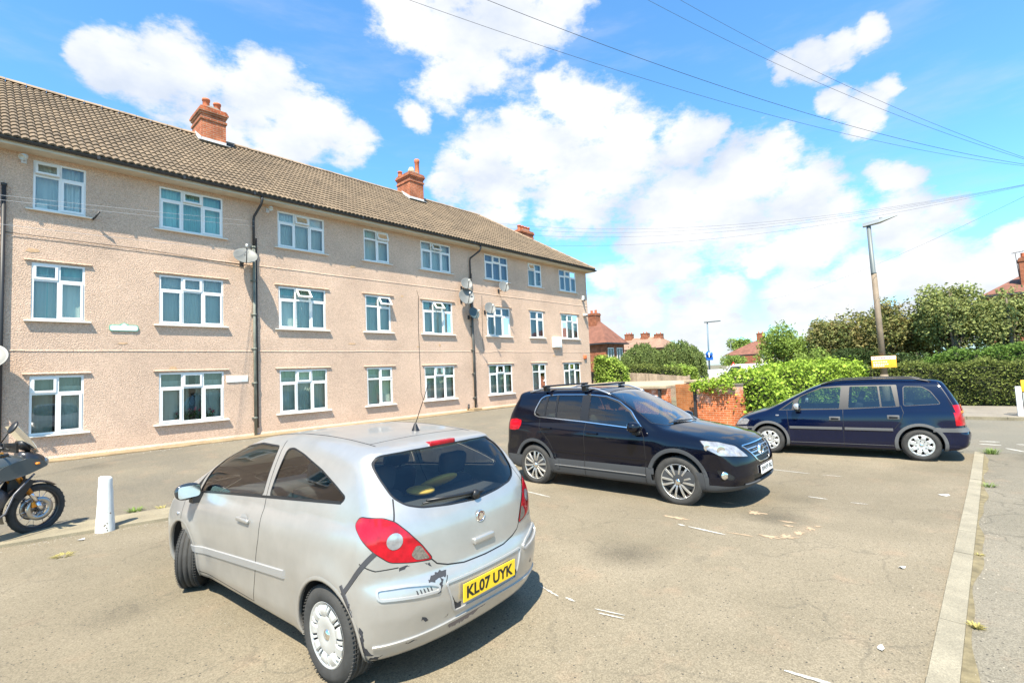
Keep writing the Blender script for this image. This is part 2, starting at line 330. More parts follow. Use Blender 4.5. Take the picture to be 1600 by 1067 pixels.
def strip_solid(name, x0, x1, f0, f1, top, m, nx=60, noise=0):
    mb = MB(); vs = []
    for i in range(nx+1):
        x = x0+(x1-x0)*i/nx; j0, j1 = (random.uniform(-noise, noise) for _ in 'ab')
        for (f, t, j) in ((f0, -.05, j0), (f0, top, j0), (f1, top, j1), (f1, -.05, j1)):
            y = f(x)+j; vs.append((x, y, gz(x, y)+t))
    mb.add(vs, [(4*i+k, 4*i+4+k, 4*i+5+k, 4*i+1+k) for i in range(nx) for k in range(3)], 0, False)
    return mb.build(name, m)
tag(strip_solid('kerb_strip', -12, 9.4, stripN, stripF, .045, KERB, noise=.012), kind='structure')
tag(strip_solid('building_apron', -12, 24.2, lambda x: 15.30 if x < 14 else 15.42, lambda x: 16.0, .03, TANC, nx=90, noise=.03), kind='structure')
# kerb stones beside the road, one object of laid stones
kb = MB(); x = -8
while x < 14.2:
    L_ = .91; xa, xb = x+.006, min(x+L_-.006, 14.2); h1, h2 = random.uniform(-.004, .004), random.uniform(-.004, .004)
    v = [(xa, kB(xa), gz(xa, 0)-.1), (xb, kB(xb), gz(xb, 0)-.1), (xb, kA(xb), gz(xb, 0)-.1), (xa, kA(xa), gz(xa, 0)-.1),
         (xa, kB(xa), gz(xa, 0)+.012+h1), (xb, kB(xb), gz(xb, 0)+.012+h2), (xb, kA(xb), gz(xb, 0)+.02+h2), (xa, kA(xa), gz(xa, 0)+.02+h1)]
    kb.add(v, [(0, 3, 2, 1), (4, 5, 6, 7), (0, 1, 5, 4), (1, 2, 6, 5), (2, 3, 7, 6), (3, 0, 4, 7)]); x += L_
tag(kb.build('kerb', mat('kerb_stone', (.225, .20, .145), .9, var=.2, vscale=3, bump=.3, bscale=90, fleck=.18, fscale=150)), kind='structure')
sheet('road', None, -12, 14.3, lambda x: -9, lambda x: kB(x)-.0, A_ROAD, nx=60, ny=24)
sheet('cross_road', None, 14.0, 21.0, lambda x: -30, lambda x: 15.4 if x < 15.3 else 5.0, A_CROSS, nx=14, ny=40, dz=.003)
sheet('cross_road_rest', None, 14.3, 21.0, lambda x: -30, lambda x: 5.0, A_CROSS, nx=14, ny=40, dz=.007).name = 'road'
# far pavement and its kerb
fp = MB(); fp.box(21.13, 25.3, -30, 4.6, -.3, -.19+.10); tag(fp.build('pavement', PAVE), kind='structure')
fk = MB(); y = -30
while y < 4.6: fk.box(21.0, 21.125, y+.005, y+.905, -.3, -.19+.105); y += .91
tag(fk.build('kerb', KERB), kind='structure')
# tar edge and gravel along the right kerb
sheet('dirt_strip', None, -8, 14, lambda x: kB(x)-.05-.025*math.sin(x*2.1)-.015*math.sin(x*5.3), lambda x: kB(x)-.003, mat('gutter_dirt', (.16, .13, .07), .95, var=.4, vscale=9, bump=.5, bscale=80), dz=.009, nx=160, ny=2)
# worn painted bay lines
WP = mat('worn_white_paint', (.40, .385, .345), .8, var=.35, vscale=30)
SAND = mat('spilt_sand', (.34, .25, .16), .95, var=.25, vscale=20)
def dab(name, a, b, w, m, label, cat, grp=None, rough=.6, n=14, dz=.010):
    a = Vector(a[:2]); b = Vector(b[:2]); d = (b-a); p = Vector((-d.y, d.x)).normalized(); mb = MB(); vs = []
    for i in range(n+1):
        t = i/n; c = a.lerp(b, t); ww = w*(math.sin(math.pi*min(max(t, .03), .97))**.35)
        for s_ in (-1, 1):
            q = c+p*s_*ww/2*random.uniform(1-rough, 1.05); vs.append((q.x, q.y, gz(q.x, q.y)+dz))
    mb.add(vs, [(2*i, 2*i+1, 2*i+3, 2*i+2) for i in range(n)]); o = mb.build(name, m); tag(o, label, cat, grp); return o
def dabs(segs, name, m, label, cat, grp=None, kind=None):
    """one worn line made of several remnants"""
    mb = MB()
    for (a, b, w, rough) in segs:
        a = Vector(a); b = Vector(b); d = b-a; p = Vector((-d.y, d.x)).normalized(); n = 16; vs = []
        for i in range(n+1):
            t = i/n; c = a.lerp(b, t); ww = w*(math.sin(math.pi*min(max(t, .03), .97))**.4)
            for s_ in (-1, 1):
                q = c+p*s_*ww/2*random.uniform(1-rough, 1.05); vs.append((q.x, q.y, gz(q.x, q.y)+.010))
        mb.add(vs, [(2*i, 2*i+1, 2*i+3, 2*i+2) for i in range(n)])
    o = mb.build(name, m)
    return tag(o, kind=kind) if kind else tag(o, label, cat, grp)
BL = 'worn white bay lines'
dabs([((3.36, 2.30), (3.41, 2.06), .022, .5), ((3.32, 2.24), (3.36, 2.04), .022, .5), ((3.43, 2.92), (3.36, 2.66), .03, .8), ((3.38, 2.6), (3.37, 2.5), .04, .8), ((3.39, .95), (3.42, .60), .04, .4), ((3.40, .58), (3.43, .3), .05, .5)], 'bay_line', WP, None, None, kind='structure')
dabs([((5.86, 2.72), (5.84, 2.62), .05, .6), ((5.84, 2.58), (5.78, 2.13), .05, .35), ((6.17, 5.5), (6.07, 4.87), .045, .3)], 'bay_line', WP, None, None, kind='structure')
dabs([((8.35, 1.83), (8.33, 1.58), .06, .6), ((8.3, 1.3), (8.3, 1.1), .04, .9)], 'bay_line', WP, None, None, kind='structure')
dabs([((10.4, 2.9), (10.3, 2.2), .05, .5), ((10.3, 2.0), (10.3, 1.7), .04, .9), ((12.9, 1.9), (12.85, 1.1), .05, .9)], 'bay_line', WP, None, None, kind='structure')
dabs([((15.95, -.15), (15.98, -.5), .12, .4), ((15.50, -.15), (15.43, -.5), .12, .3), ((15.7, -.75), (15.68, -.95), .10, .5), ((15.45, -.8), (15.45, -1.5), .06, .9), ((15.0, -.55), (14.6, -.82), .09, .4), ((10.9, -.9), (9.4, -.95), .03, .9), ((9.7, -.5), (9.4, -.52), .05, .9)], 'give_way_line', WP, None, None, kind='structure')
sm = MB()
for (cx, cy, rx, ry, an) in ((6.95, 2.16, .12, .17, 0), (6.0, 1.72, .07, .16, .1), (6.12, 1.58, .09, .12, .3), (6.35, 1.50, .11, .07, .2), (6.6, 1.45, .10, .05, .5), (6.75, 1.40, .05, .05, 0), (6.75, 1.72, .04, .14, 0), (6.58, 1.66, .04, .10, 0), (5.9, 2.0, .03, .18, .1), (6.12, 2.85, .06, .2, 0), (7.3, 2.6, .05, .15, 0)):
    n = 30; vs = [(cx, cy, gz(cx, cy)+.008)]
    for k in range(n):
        t = 2*math.pi*k/n; r = random.uniform(.25, 1.1); x, y = rx*math.cos(t)*r, ry*math.sin(t)*r
        X, Y = cx+x*math.cos(an)-y*math.sin(an), cy+x*math.sin(an)+y*math.cos(an); vs.append((X, Y, gz(X, Y)+.008))
    sm.add(vs, [(0, 1+k, 1+(k+1) % n) for k in range(n)])
tag(sm.build('spilt_sand', SAND), kind='stuff')
# loose grit everywhere on the old surface
gr = MB()
def stone(x, y, r):
    z = gz(x, y)+.004; n = 5; a0 = random.random()*6
    vs = [(x+r*random.uniform(.6, 1)*math.cos(a0+6.283*k/n), y+r*random.uniform(.6, 1)*math.sin(a0+6.283*k/n), z) for k in range(n)]+[(x, y, z+r*.8)]
    gr.add(vs, [(k, (k+1) % n, n) for k in range(n)])
for i in range(2600):
    x = 1+abs(random.gauss(0, 4)); y = random.uniform(.3, 8); stone(x, y, random.uniform(.002, .006))
for i in range(300):
    x = random.uniform(1, 14); stone(x, kB(x)-abs(random.gauss(.05, .08)), random.uniform(.003, .010))
for i in range(700):
    x = random.uniform(-1, 6); stone(x, stripN(x)-abs(random.gauss(0, .15)), random.uniform(.003, .010))
for i in range(500):
    x = random.uniform(0, 16); stone(x, 15.2-abs(random.gauss(0, .25)), random.uniform(.006, .02))
tag(gr.build('grit', mat('grit', (.24, .21, .17), .9, island=.5)), kind='stuff')
# weeds in the joints
WEED = mat('weed_leaf', (.16, .24, .05), .8, island=.35, trans=.3)
DRYG = mat('dry_grass', (.35, .30, .10), .9, island=.3, trans=.2)
def tuft(x, y, r, h, n, m, label, z=None):
    mb = MB(); z0 = gz(x, y) if z is None else z
    for i in range(n):
        a = random.random()*6.28; d = r*math.sqrt(random.random())*.6; bx, by = d*math.cos(a), d*math.sin(a); l = h*random.uniform(.5, 1.1); w = .0035+.004*random.random(); t = a+random.uniform(-.6, .6)
        ox, oy = math.cos(t), math.sin(t); px, py = -oy*w, ox*w; sp = r*random.uniform(.2, 1)
        mb.add([(bx-px, by-py, 0), (bx+px, by+py, 0), (bx+ox*sp*.5+px*.8, by+oy*sp*.5+py*.8, l*.7), (bx+ox*sp*.5-px*.8, by+oy*sp*.5-py*.8, l*.7), (bx+ox*sp, by+oy*sp, l)], [(0, 1, 2, 3), (3, 2, 4)])
    o = mb.build('weed', m, world=False); o.location = (x, y, z0); tag(o, label, 'weed', 'weeds in the pavement joints'); return o
tuft(14.1, -.30, .16, .12, 90, WEED, 'bright green weed where the kerb of the bays meets the side road')
tuft(10.6, -.16, .10, .06, 40, WEED, 'small green weed by the kerb behind the blue estate car')
tuft(4.75, .07, .045, .03, 70, DRYG, 'yellow and green weed clump against the near part of the kerb')
tuft(6.6, .02, .04, .02, 40, DRYG, 'thin yellow weed halfway along the kerb')
tuft(1.00, 9.42, .16, .05, 90, WEED, 'low grass tuft left of the white bollard near the motorcycle')
tuft(1.75, 9.75, .13, .06, 70, WEED, 'grass tuft on the concrete strip right of the white bollard')
tuft(2.05, 9.55, .10, .05, 40, DRYG, 'dry grass tuft beside the front wing of the silver hatchback')
tuft(.75, 7.95, .11, .02, 90, DRYG, 'flat dry grass patch on the asphalt below the white bollard')
# litter
LIT = mat('litter_paper', (.52, .50, .46), .8)
def scrap(x, y, r, label, m=LIT):
    mb = MB(); n = 7; vs = [(0, 0, .012)]+[(r*random.uniform(.4, 1)*math.cos(6.283*k/n), r*random.uniform(.4, 1)*math.sin(6.283*k/n), random.uniform(.002, .02)) for k in range(n)]
    mb.add(vs, [(0, 1+k, 1+(k+1) % n) for k in range(n)]); o = mb.build('litter', m, world=False); o.location = (x, y, gz(x, y)+.005); tag(o, label, 'litter', 'scraps of litter')
scrap(9.55, .34, .09, 'crumpled white scrap lying near the kerb beyond the middle of the bays')
scrap(5.75, .55, .035, 'white scrap on the asphalt nearer the kerb, halfway down')
scrap(4.02, .53, .04, 'pale scrap on the asphalt close to the bottom right kerb')
scrap(.98, 8.55, .06, 'white scrap lying just in front of the white bollard')
scrap(.60, 12.2, .05, 'small scrap on the access lane below the ground floor window', mat('litter_dark', (.5, .46, .4), .8))
# ---------------- block of flats ----------------
WALL = mat('pebbledash', (.55, .397, .298), .93, var=.12, vscale=.7, bump=1.0, bscale=42, fleck=.19, fscale=56, bdist=.03, spec=.2)
UPVC = mat('white_upvc', (.68, .68, .66), .4, spec=.5)
SILLM = mat('painted_sill', (.62, .60, .55), .6)
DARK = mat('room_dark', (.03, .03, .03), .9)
BRICK = brickmat('chimney_brick', (.40, .12, .05), (.30, .08, .035), (.35, .27, .2))
BLACKI = mat('black_iron', (.025, .025, .027), .5)
GREYI = mat('weathered_green_iron', (.16, .17, .14), .6, var=.4, vscale=3)
TERRA = mat('terracotta', (.50, .14, .06), .8, var=.2, vscale=5)
LEAD = mat('lead_flashing', (.55, .56, .57), .6, var=.15, vscale=6)
FASC = mat('painted_fascia', (.50, .45, .36), .7, var=.1)
X0, X1, Y0, Y1, ZB, ZT = -9.0, 24.3, 16.0, 25.0, .33, 7.62
flats = thing('apartment_building', (X0, Y0, ZB), 'long three storey pebbledashed block of flats with tiled hipped roof and white windows', 'building')
cols = [('A', .88, 1.84, 2), ('B', 3.38, 4.96, 3), ('C', 6.56, 8.14, 3), ('D', 9.67, 10.75, 2), ('E', 12.27, 13.85, 3), ('F', 15.92, 17.50, 3), ('G', 19.02, 20.10, 2), ('H', 21.65, 23.23, 3), ('Z', -3.2, -1.6, 3), ('Y', -6.6, -5.5, 2)]
rows = [(.96, 2.33), (3.66, 5.02), (6.31, 7.50)]
xsb = sorted([X0, X1]+[v for c in cols for v in c[1:3]]); zsb = sorted([ZB-.6, ZT]+[v for r in rows for v in r])
wm = MB()
for i in range(len(xsb)-1):
    for j in range(len(zsb)-1):
        xm, zm = (xsb[i]+xsb[i+1])/2, (zsb[j]+zsb[j+1])/2
        if any(c[1] < xm < c[2] for c in cols) and any(r[0] < zm < r[1] for r in rows): continue
        wm.quad((xsb[i], Y0, zsb[j]), (xsb[i+1], Y0, zsb[j]), (xsb[i+1], Y0, zsb[j+1]), (xsb[i], Y0, zsb[j+1]))
for c in cols:
    for r in rows:
        a, b, z0, z1 = c[1], c[2], r[0], r[1]; D = .10
        wm.quad((a, Y0, z0), (a, Y0, z1), (a, Y0+D, z1), (a, Y0+D, z0)); wm.quad((b, Y0, z0), (b, Y0+D, z0), (b, Y0+D, z1), (b, Y0, z1))
        wm.quad((a, Y0, z1), (b, Y0, z1), (b, Y0+D, z1), (a, Y0+D, z1)); wm.quad((a, Y0, z0), (a, Y0+D, z0), (b, Y0+D, z0), (b, Y0, z0))
wm.quad((X1, Y0, ZB-.6), (X1, Y1, ZB-.6), (X1, Y1, ZT), (X1, Y0, ZT)); wm.quad((X0, Y0, ZB-.6), (X0, Y0, ZT), (X0, Y1, ZT), (X0, Y1, ZB-.6))
wm.quad((X0, Y1, ZB-.6), (X0, Y1, ZT), (X1, Y1, ZT), (X1, Y1, ZB-.6))
# bell-cast drips at each floor and at the foot
wall = wm.build('wall', WALL, flats, recalc=False)
cm = MB()
for z in (2.92, 5.59):
    x = X0
    while x < X1:
        xe = min(x+1.4, X1); dz = random.uniform(-.008, .008)
        cm.prism([(Y0+.01, z+.055+dz), (Y0-.011, z+.010+dz), (Y0-.011, z+dz), (Y0+.01, z+dz)], x, xe, 'X'); x = xe
cm.prism([(Y0+.01, ZB+.13), (Y0-.03, ZB+.06), (Y0-.03, ZB+.045), (Y0+.01, ZB+.045)], X0, X1, 'X')
cm.build('string_course', WALL, wall)
pt = MB()   # patched pale spots of render
for (x, z, w, h) in ((2.6, 3.12, .22, .05), (9.1, 3.2, .3, .06), (11.3, 5.1, .14, .09), (12.0, 3.12, .2, .05), (20.9, 2.72, .25, .1), (.9, 5.3, .25, .10), (13.1, 3.2, .1, .12), (3.7, 2.45, .2, .12), (9.2, 6.0, .22, .1)):
    pt.prism([(x-w/2, z-h*.3), (x-w*.1, z-h/2), (x+w/2, z-h*.2), (x+w*.35, z+h*.4), (x-w*.3, z+h/2)], Y0-.006, Y0+.002, 'Y')
pt.build('render_patch', mat('render_patch', (.52, .34, .20), .9, var=.2, vscale=20), wall)
PANE = glass('window_glass', (.84, .92, .89), .95, .01)
NET = mat('net_curtain', (.75, .78, .72), .9, trans=.35)
CURT = {'green': mat('green_drape', (.48, .60, .42), .9), 'teal': mat('teal_drape', (.30, .56, .52), .9), 'dark': mat('dark_drape', (.30, .31, .27), .9), 'cream': mat('cream_drape', (.50, .46, .36), .9), 'blue': mat('blue_drape', (.16, .20, .30), .9), 'pale': mat('pale_green_drape', (.55, .68, .48), .9), 'grey': mat('grey_drape', (.60, .63, .60), .9)}
drp = {('A', 0): 'dark', ('A', 1): 'teal', ('A', 2): 'grey', ('B', 0): 'dark', ('B', 1): 'grey', ('B', 2): 'teal', ('C', 0): 'green', ('C', 1): 'teal', ('C', 2): 'grey', ('D', 0): 'green', ('D', 1): 'teal', ('D', 2): 'teal', ('E', 0): 'grey', ('E', 1): 'teal', ('E', 2): 'grey', ('F', 0): 'green', ('F', 1): 'blue', ('F', 2): 'blue', ('G', 0): 'pale', ('G', 1): 'blue', ('G', 2): 'dark', ('H', 0): 'grey', ('H', 1): 'pale', ('H', 2): 'blue', ('Z', 0): 'grey', ('Z', 1): 'teal', ('Z', 2): 'grey', ('Y', 0): 'grey', ('Y', 1): 'grey', ('Y', 2): 'grey'}
hung = {('A', 2): 14, ('B', 2): 9, ('C', 1): 38, ('C', 2): 16, ('D', 1): 34, ('D', 2): 18, ('E', 1): 40, ('E', 2): 30, ('G', 2): 14}   # how far the top light is open, degrees
def curtain(mb, a, b, z0, z1, y, amp=.03, wl=.11, gap=None):
    n = int((b-a)/.018); vs = []; ph = random.random()*6
    for i in range(n+1):
        x = a+(b-a)*i/n; yy = y+amp*math.sin(2*math.pi*(x/wl)+ph+.9*math.sin(x*9))*(.6+.4*math.sin(x*5+ph))
        vs += [(x, yy, z0), (x, yy+.01*math.sin(x*31), z1)]
    mb.add(vs, [(2*i, 2*i+2, 2*i+3, 2*i+1) for i in range(n) if not (gap and gap[0] < i/n < gap[1])], 0, True)
def window(key, row, a, b, z0, z1, n):
    w = MB(); Y = Y0+.012; D = .06; F = .045; H_ = z1-z0; W_ = b-a; zt = z0+H_*.70
    w.box(a, a+F, Y, Y+D, z0, z1); w.box(b-F, b, Y, Y+D, z0, z1); w.box(a+F, b-F, Y, Y+D, z1-F, z1); w.box(a+F, b-F, Y, Y+D, z0, z0+F)
    xs_ = [a+F+(W_-2*F)*i/n for i in range(n+1)]; M_ = .035
    for i in range(1, n): w.box(xs_[i]-M_/1.2, xs_[i]+M_/1.2, Y+.001, Y+D-.001, z0+F, z1-F)
    for i in range(n):
        l = xs_[i]+(M_/1.2 if i else 0); r = xs_[i+1]-(M_/1.2 if i < n-1 else 0); w.box(l, r, Y+.002, Y+D-.002, zt-.03, zt+.03)
    fr = w.build('window', UPVC, flats)
    op_top = {2: 1 if key in 'DF' else 0, 3: 1}[n]
    if key == 'D' or (key, row) == ('G', 0) or (key, row) == ('G', 1): op_top = 1
    opens_low = {2: [1], 3: [0, 2]}[n] if key in 'ABCEFH' or n == 3 else [1]
    gl = MB()
    for i in range(n):
        l = xs_[i]+(M_/1.2 if i else 0); r = xs_[i+1]-(M_/1.2 if i < n-1 else 0)
        for (zz0, zz1, sash) in ((zt+.03, z1-F, i == op_top), (z0+F, zt-.03, i in opens_low)):
            ang = hung.get((key, row), 0) if (sash and zz0 > zt) else 0
            if sash:
                s = MB(); q = .038; yy0, yy1 = Y-.016, Y+.03
                s.box(l-.012, l+q, yy0, yy1, zz0-.012, zz1+.012); s.box(r-q, r+.012, yy0, yy1, zz0-.012, zz1+.012)
                s.box(l+q, r-q, yy0, yy1, zz1+.012-q-.012, zz1+.012); s.box(l+q, r-q, yy0, yy1, zz0-.012, zz0+q)
                ps = MB(); ps.quad((l+q, Y, zz0+q), (r-q, Y, zz0+q), (r-q, Y, zz1-q), (l+q, Y, zz1-q))
                if ang:
                    T = Matrix.Translation((0, Y, zz1+.012)) @ Matrix.Rotation(-rad(ang), 4, 'X') @ Matrix.Translation((0, -Y, -zz1-.012)); s.xf(T); ps.xf(T)
                s.build('opening_light' if zz0 > zt else 'casement', UPVC, fr); ps.build('pane', PANE, fr)
            else:
                gl.quad((l, Y+.02, zz0), (r, Y+.02, zz0), (r, Y+.02, zz1), (l, Y+.02, zz1))
    gl.build('pane', PANE, fr)
    si = MB(); si.prism([(Y0-.085, z0-.045), (Y0-.085, z0-.022), (Y0+.05, z0+.004), (Y0+.05, z0-.045)], a-.12, b+.12, 'X'); si.build('sill', SILLM, fr)
    if row < 2:
        hd = MB(); hd.prism([(Y0-.045, z1+.045), (Y0-.045, z1+.06), (Y0+.01, z1+.085), (Y0+.01, z1+.045)], a-.13, b+.13, 'X'); hd.build('drip_lintel', WALL, fr)
    cu = MB(); g = {('A', 0): (.42, .5), ('B', 0): (.47, .56), ('F', 1): (.3, .5), ('E', 1): (.3, .42), ('A', 1): (.44, .5)}.get((key, row))
    curtain(cu, a, b, z0+.01, z1+.02, Y0+.20, amp=.036, gap=g); cu.build('curtain', CURT[drp[(key, row)]], fr, recalc=False)
    if (key, row) in (('A', 0), ('B', 0), ('C', 0), ('D', 0), ('E', 0), ('F', 0), ('H', 0), ('B', 1), ('D', 1), ('G', 0), ('C', 1), ('A', 1), ('E', 1), ('D', 2), ('C', 2), ('H', 1)):
        nc = MB(); curtain(nc, a+.02, b-.02, z0+.01, z1-.25 if (key, row) != ('B', 0) else z0+1.15, Y0+.17, amp=.012, wl=.07, gap=(.36, .64) if (key, row) == ('B', 0) else ((.0, .5) if (key, row) == ('A', 0) else None)); nc.build('net_curtain', NET, fr, recalc=False)
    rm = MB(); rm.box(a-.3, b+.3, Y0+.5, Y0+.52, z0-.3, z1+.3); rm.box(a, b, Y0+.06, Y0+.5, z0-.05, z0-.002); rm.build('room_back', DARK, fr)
    return fr
WIN = {}
for (k, a, b, n) in cols:
    for r, (z0, z1) in enumerate(rows): WIN[(k, r)] = window(k, r, a, b, z0, z1, n)
# --- roof of interlocking tiles ---
EY, EZ = 15.50, 7.74; RY, RZ = 20.5, 11.28; HX = 24.62; RX = 20.1
TILE = mat('concrete_tile', (.150, .108, .068), .9, var=.22, vscale=1.0, island=.14, fleck=.15, fscale=60, bump=.4, bscale=90)
rf = MB(); NC = 19; sl = math.hypot(RY-EY, RZ-EZ); ty, tz = (RY-EY)/sl, (RZ-EZ)/sl; ny_, nz_ = -tz, ty
def tilesurf(xa, NC=NC):
    for c in range(NC):
        s0, s1 = c*sl/NC, (c+1)*sl/NC+.02; t = (c+.5)/NC
        xe = HX+(RX-HX)*t
        x = xa
        off = 0
        while x < xe:
            w = .15; prof = [(0, .0), (.035, .03), (.08, .045), (.125, .03), (.15, .0)]
            j = random.uniform(-.003, .003); rz_ = random.uniform(-.004, .004); vs = []
            for (px, h) in prof:
                X = min(x+px, xe)
                for (s, hh) in ((s0, h+.035+j), (s1, h+.0)):
                    vs.append((X, EY+ty*s+ny_*hh, EZ+tz*s+nz_*hh))
                vs.append((X, EY+ty*s0+ny_*(h-.012+j), EZ+tz*s0+nz_*(h-.012+j)))
            m_ = len(prof)
            rf.add(vs, [(3*i, 3*i+3, 3*i+4, 3*i+1) for i in range(m_-1)]+[(3*i+2, 3*i+5, 3*i+3, 3*i) for i in range(m_-1)])
            x += w
tilesurf(X0-.4)
roof = rf.build('roof', TILE, flats, recalc=False)
ro = MB()   # hidden slopes, hip end, deck below the tiles
BY = 25.5; d = .03
ro.quad((X0-.4, EY, EZ-d), (HX, EY, EZ-d), (RX, RY, RZ-d), (X0-.4, RY, RZ-d))
ro.quad((HX, EY, EZ), (HX, BY, EZ), (RX, RY, RZ)); ro.quad((X0-.4, BY, EZ), (X0-.4, RY, RZ), (RX, RY, RZ), (HX, BY, EZ))
ro.quad((X0-.4, EY, EZ-.02), (X0-.4, RY, RZ-.02), (X0-.4, BY, EZ))
ro.build('roof_slope', TILE, roof, recalc=False)
rd = MB(); x = X0-.4
def halfround(mb, p, q, r=.11):
    p, q = Vector(p), Vector(q); d_ = (q-p).normalized(); s_ = d_.cross(Vector((0, 0, 1))).normalized(); u_ = s_.cross(d_); vs = []
    for e in (p, q):
        for k in range(7):
            t = math.pi*k/6; vs.append(e+s_*r*math.cos(t)+u_*r*(.9*math.sin(t)-.25))
    mb.add(vs, [(k, k+1, 8+k, 7+k) for k in range(6)], 0, True)
while x < RX: halfround(rd, (x, RY, RZ+.05), (min(x+.44, RX), RY, RZ+.05+random.uniform(0, .01))); x += .45
n = 16
for i in range(n):
    a, b = i/n, (i+.96)/n; P0, P1 = Vector((RX, RY, RZ+.04)), Vector((HX, EY, EZ+.04)); halfround(rd, P0.lerp(P1, b), P0.lerp(P1, a))
rd.build('ridge_tiles', mat('ridge_tile', (.26, .185, .12), .9, var=.3, vscale=2), roof)
sf = MB(); sf.box(X0-.4, X1+.3, EY+.08, Y0+.0, ZT-.0, ZT+.02); sf.box(X0-.4, X1+.3, EY+.06, EY+.08, ZT-.02, EZ+.01); sf.box(X1+.002, X1+.3, Y0, Y1, ZT, ZT+.02)
sf.build('soffit', FASC, flats)
gt = MB()
def gutter(mb, p, q, r=.062):
    p, q = Vector(p), Vector(q); d_ = (q-p).normalized(); s_ = d_.cross(Vector((0, 0, 1))).normalized(); vs = []
    for e in (p, q):
        for k in range(9):
            t = math.pi*k/8; vs.append(e+s_*r*math.cos(t)-Vector((0, 0, 1))*r*math.sin(t))
    mb.add(vs, [(k, k+1, 10+k, 9+k) for k in range(8)], 0, True)
gutter(gt, (X0-.4, EY-.005, EZ-.005), (HX, EY-.005, EZ-.035)); gutter(gt, (HX+.005, EY-.04, EZ-.035), (HX+.005, BY, EZ-.035))
x = X0
while x < HX: gt.box(x, x+.03, EY-.075, EY+.06, EZ-.075, EZ-.068); gt.box(x, x+.06, EY-.074, EY-.066, EZ-.08, EZ+.0); x += 1.83
gt.build('gutter', BLACKI, flats)
# --- downpipes ---
def downpipe(x, mats, top_off, zmid, twin=True):
    mb = MB(); y = Y0-.075; g = (x+top_off, EY-.005, EZ-.07)
    mb.tube([g, (x+top_off, EY+.0, EZ-.2), (x+top_off*.9, EY+.05, EZ-.32), (x+.01, y-.02, EZ-.62), (x, y, EZ-.75), (x, y, zmid)], .038, 10, 0)
    mb.tube([(x, y, zmid), (x, y, gz(x, 15.9)+.02)], .043, 10, 1)
    for z in np.arange(.9, 7.1, 1.05): mb.lathe([(.04, -.03), (.056, -.03), (.056, .03), (.04, .03)], 12, 1, 'Z', (x, y, z)); mb.box(x-.085, x+.085, Y0-.03, Y0-.004, z-.02, z+.02, 1)
    if twin:
        mb.tube([(x+.085, Y0-.04, 6.45), (x+.08, Y0-.045, .6)], .022, 8, 0)
    return mb.build('downpipe', mats, flats)
downpipe(5.80, [BLACKI, GREYI], .10, 6.1)
downpipe(14.93, [BLACKI, mat('old_lead_grey', (.085, .085, .075), .6, var=.4)], .30, 5.9)
dp = MB(); dp.tube([(.40, Y0-.06, 6.75), (.40, Y0-.06, .35)], .04, 8); dp.lathe([(.04, 0), (.055, .02), (.055, .06), (.0, .07)], 10, 0, 'Z', (.40, Y0-.06, 6.72)); dp.build('downpipe', BLACKI, flats)
gu = MB(); gu.box(14.45, 14.98, 15.55, 15.98, .2, .46, bev=.02); gu.build('gully_surround', TANC, flats); gp = MB(); gp.tube([(14.55, 15.95, .62), (14.5, 15.9, .55), (14.48, 15.88, .4)], .045, 8); gp.build('waste_pipe', BLACKI, flats)
# --- chimneys ---
POTM = TERRA
def chimney(x0, x1, y0, y1, zb, zt, pots, cowl=False, par=flats, br=BRICK, name='chimney'):
    mb = MB(); mb.box(x0, x1, y0, y1, zb, zt-.5)
    h = zt-.5
    for i, (e, dh) in enumerate(((.035, .08), (.0, .14), (.04, .075), (.075, .075), (.05, .07), (.02, .05))):
        mb.box(x0-e, x1+e, y0-e, y1+e, h, h+dh); h += dh
    c = mb.build(name, br, par)
    fl = MB(); fl.prism([(x0+.06, h), (x1-.06, h), ((x0+x1)/2+.12, h+.10), ((x0+x1)/2-.12, h+.10)], y0+.06, y1-.06, 'Y'); fl.build('flaunching', mat('mortar', (.35, .31, .25), .9), c)
    for (px, py, r, hh) in pots:
        p = MB(); p.lathe([(r*1.05, 0), (r, .04), (r*.92, hh*.75), (r*1.08, hh*.78), (r*1.12, hh*.9), (r*1.08, hh), (r*.8, hh), (r*.75, hh*.5), (0.001, hh*.5)], 18, 0, 'Z', (px, py, h+.02)); p.build('chimney_pot', POTM, c)
    return c, h
def flash(x0, x1, y0, y1, par, sy=EY, sz=EZ):
    f = MB(); zz = lambda y: sz+(y-sy)*(RZ-EZ)/(RY-EY)+.05
    f.box(x0-.015, x1+.015, y0-.02, y0+.01, zz(y0)-.02, zz(y0)+.16)
    for xx, s_ in ((x0, -1), (x1, 1)):
        f.prism([(y0-.02, zz(y0)-.02), (y1, zz(y1)-.02), (y1, zz(y1)+.14), (y0-.02, zz(y0)+.16)], xx-.014 if s_ < 0 else xx, xx if s_ < 0 else xx+.014, 'X')
    f.prism([(x0-.1, y0-.16), (x1+.1, y0-.16), (x1+.1, y0-.02), (x0-.1, y0-.02)], zz(y0)-.0, zz(y0)+.012, 'Z'); f.build('flashing', LEAD, par)
c1, h = chimney(5.45, 6.27, 19.8, 20.9, 10.5, 12.20, [(5.68, 20.05, .12, .38), (6.05, 20.05, .12, .34), (5.85, 20.6, .12, .34)]); flash(5.45, 6.27, 19.8, 20.5, c1)
c2, h = chimney(14.66, 15.50, 19.8, 20.9, 10.5, 12.30, [(15.28, 20.0, .12, .80), (14.75, 20.75, .11, .25)]); flash(14.66, 15.50, 19.8, 20.5, c2)
cw = MB(); cw.lathe([(.17, 0), (.17, .10), (.22, .10), (.22, .16), (.12, .34), (.06, .36), (.001, .36)], 4, 0, 'Z', (15.0, 20.1, h+.02), smooth=False); cw.build('cowl', mat('stone_cowl', (.32, .28, .2), .9), c2)
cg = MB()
for (cx) in (6.33, 15.56): cg.box(cx, cx+.32, 20.2, 20.5, 10.98, 11.22)
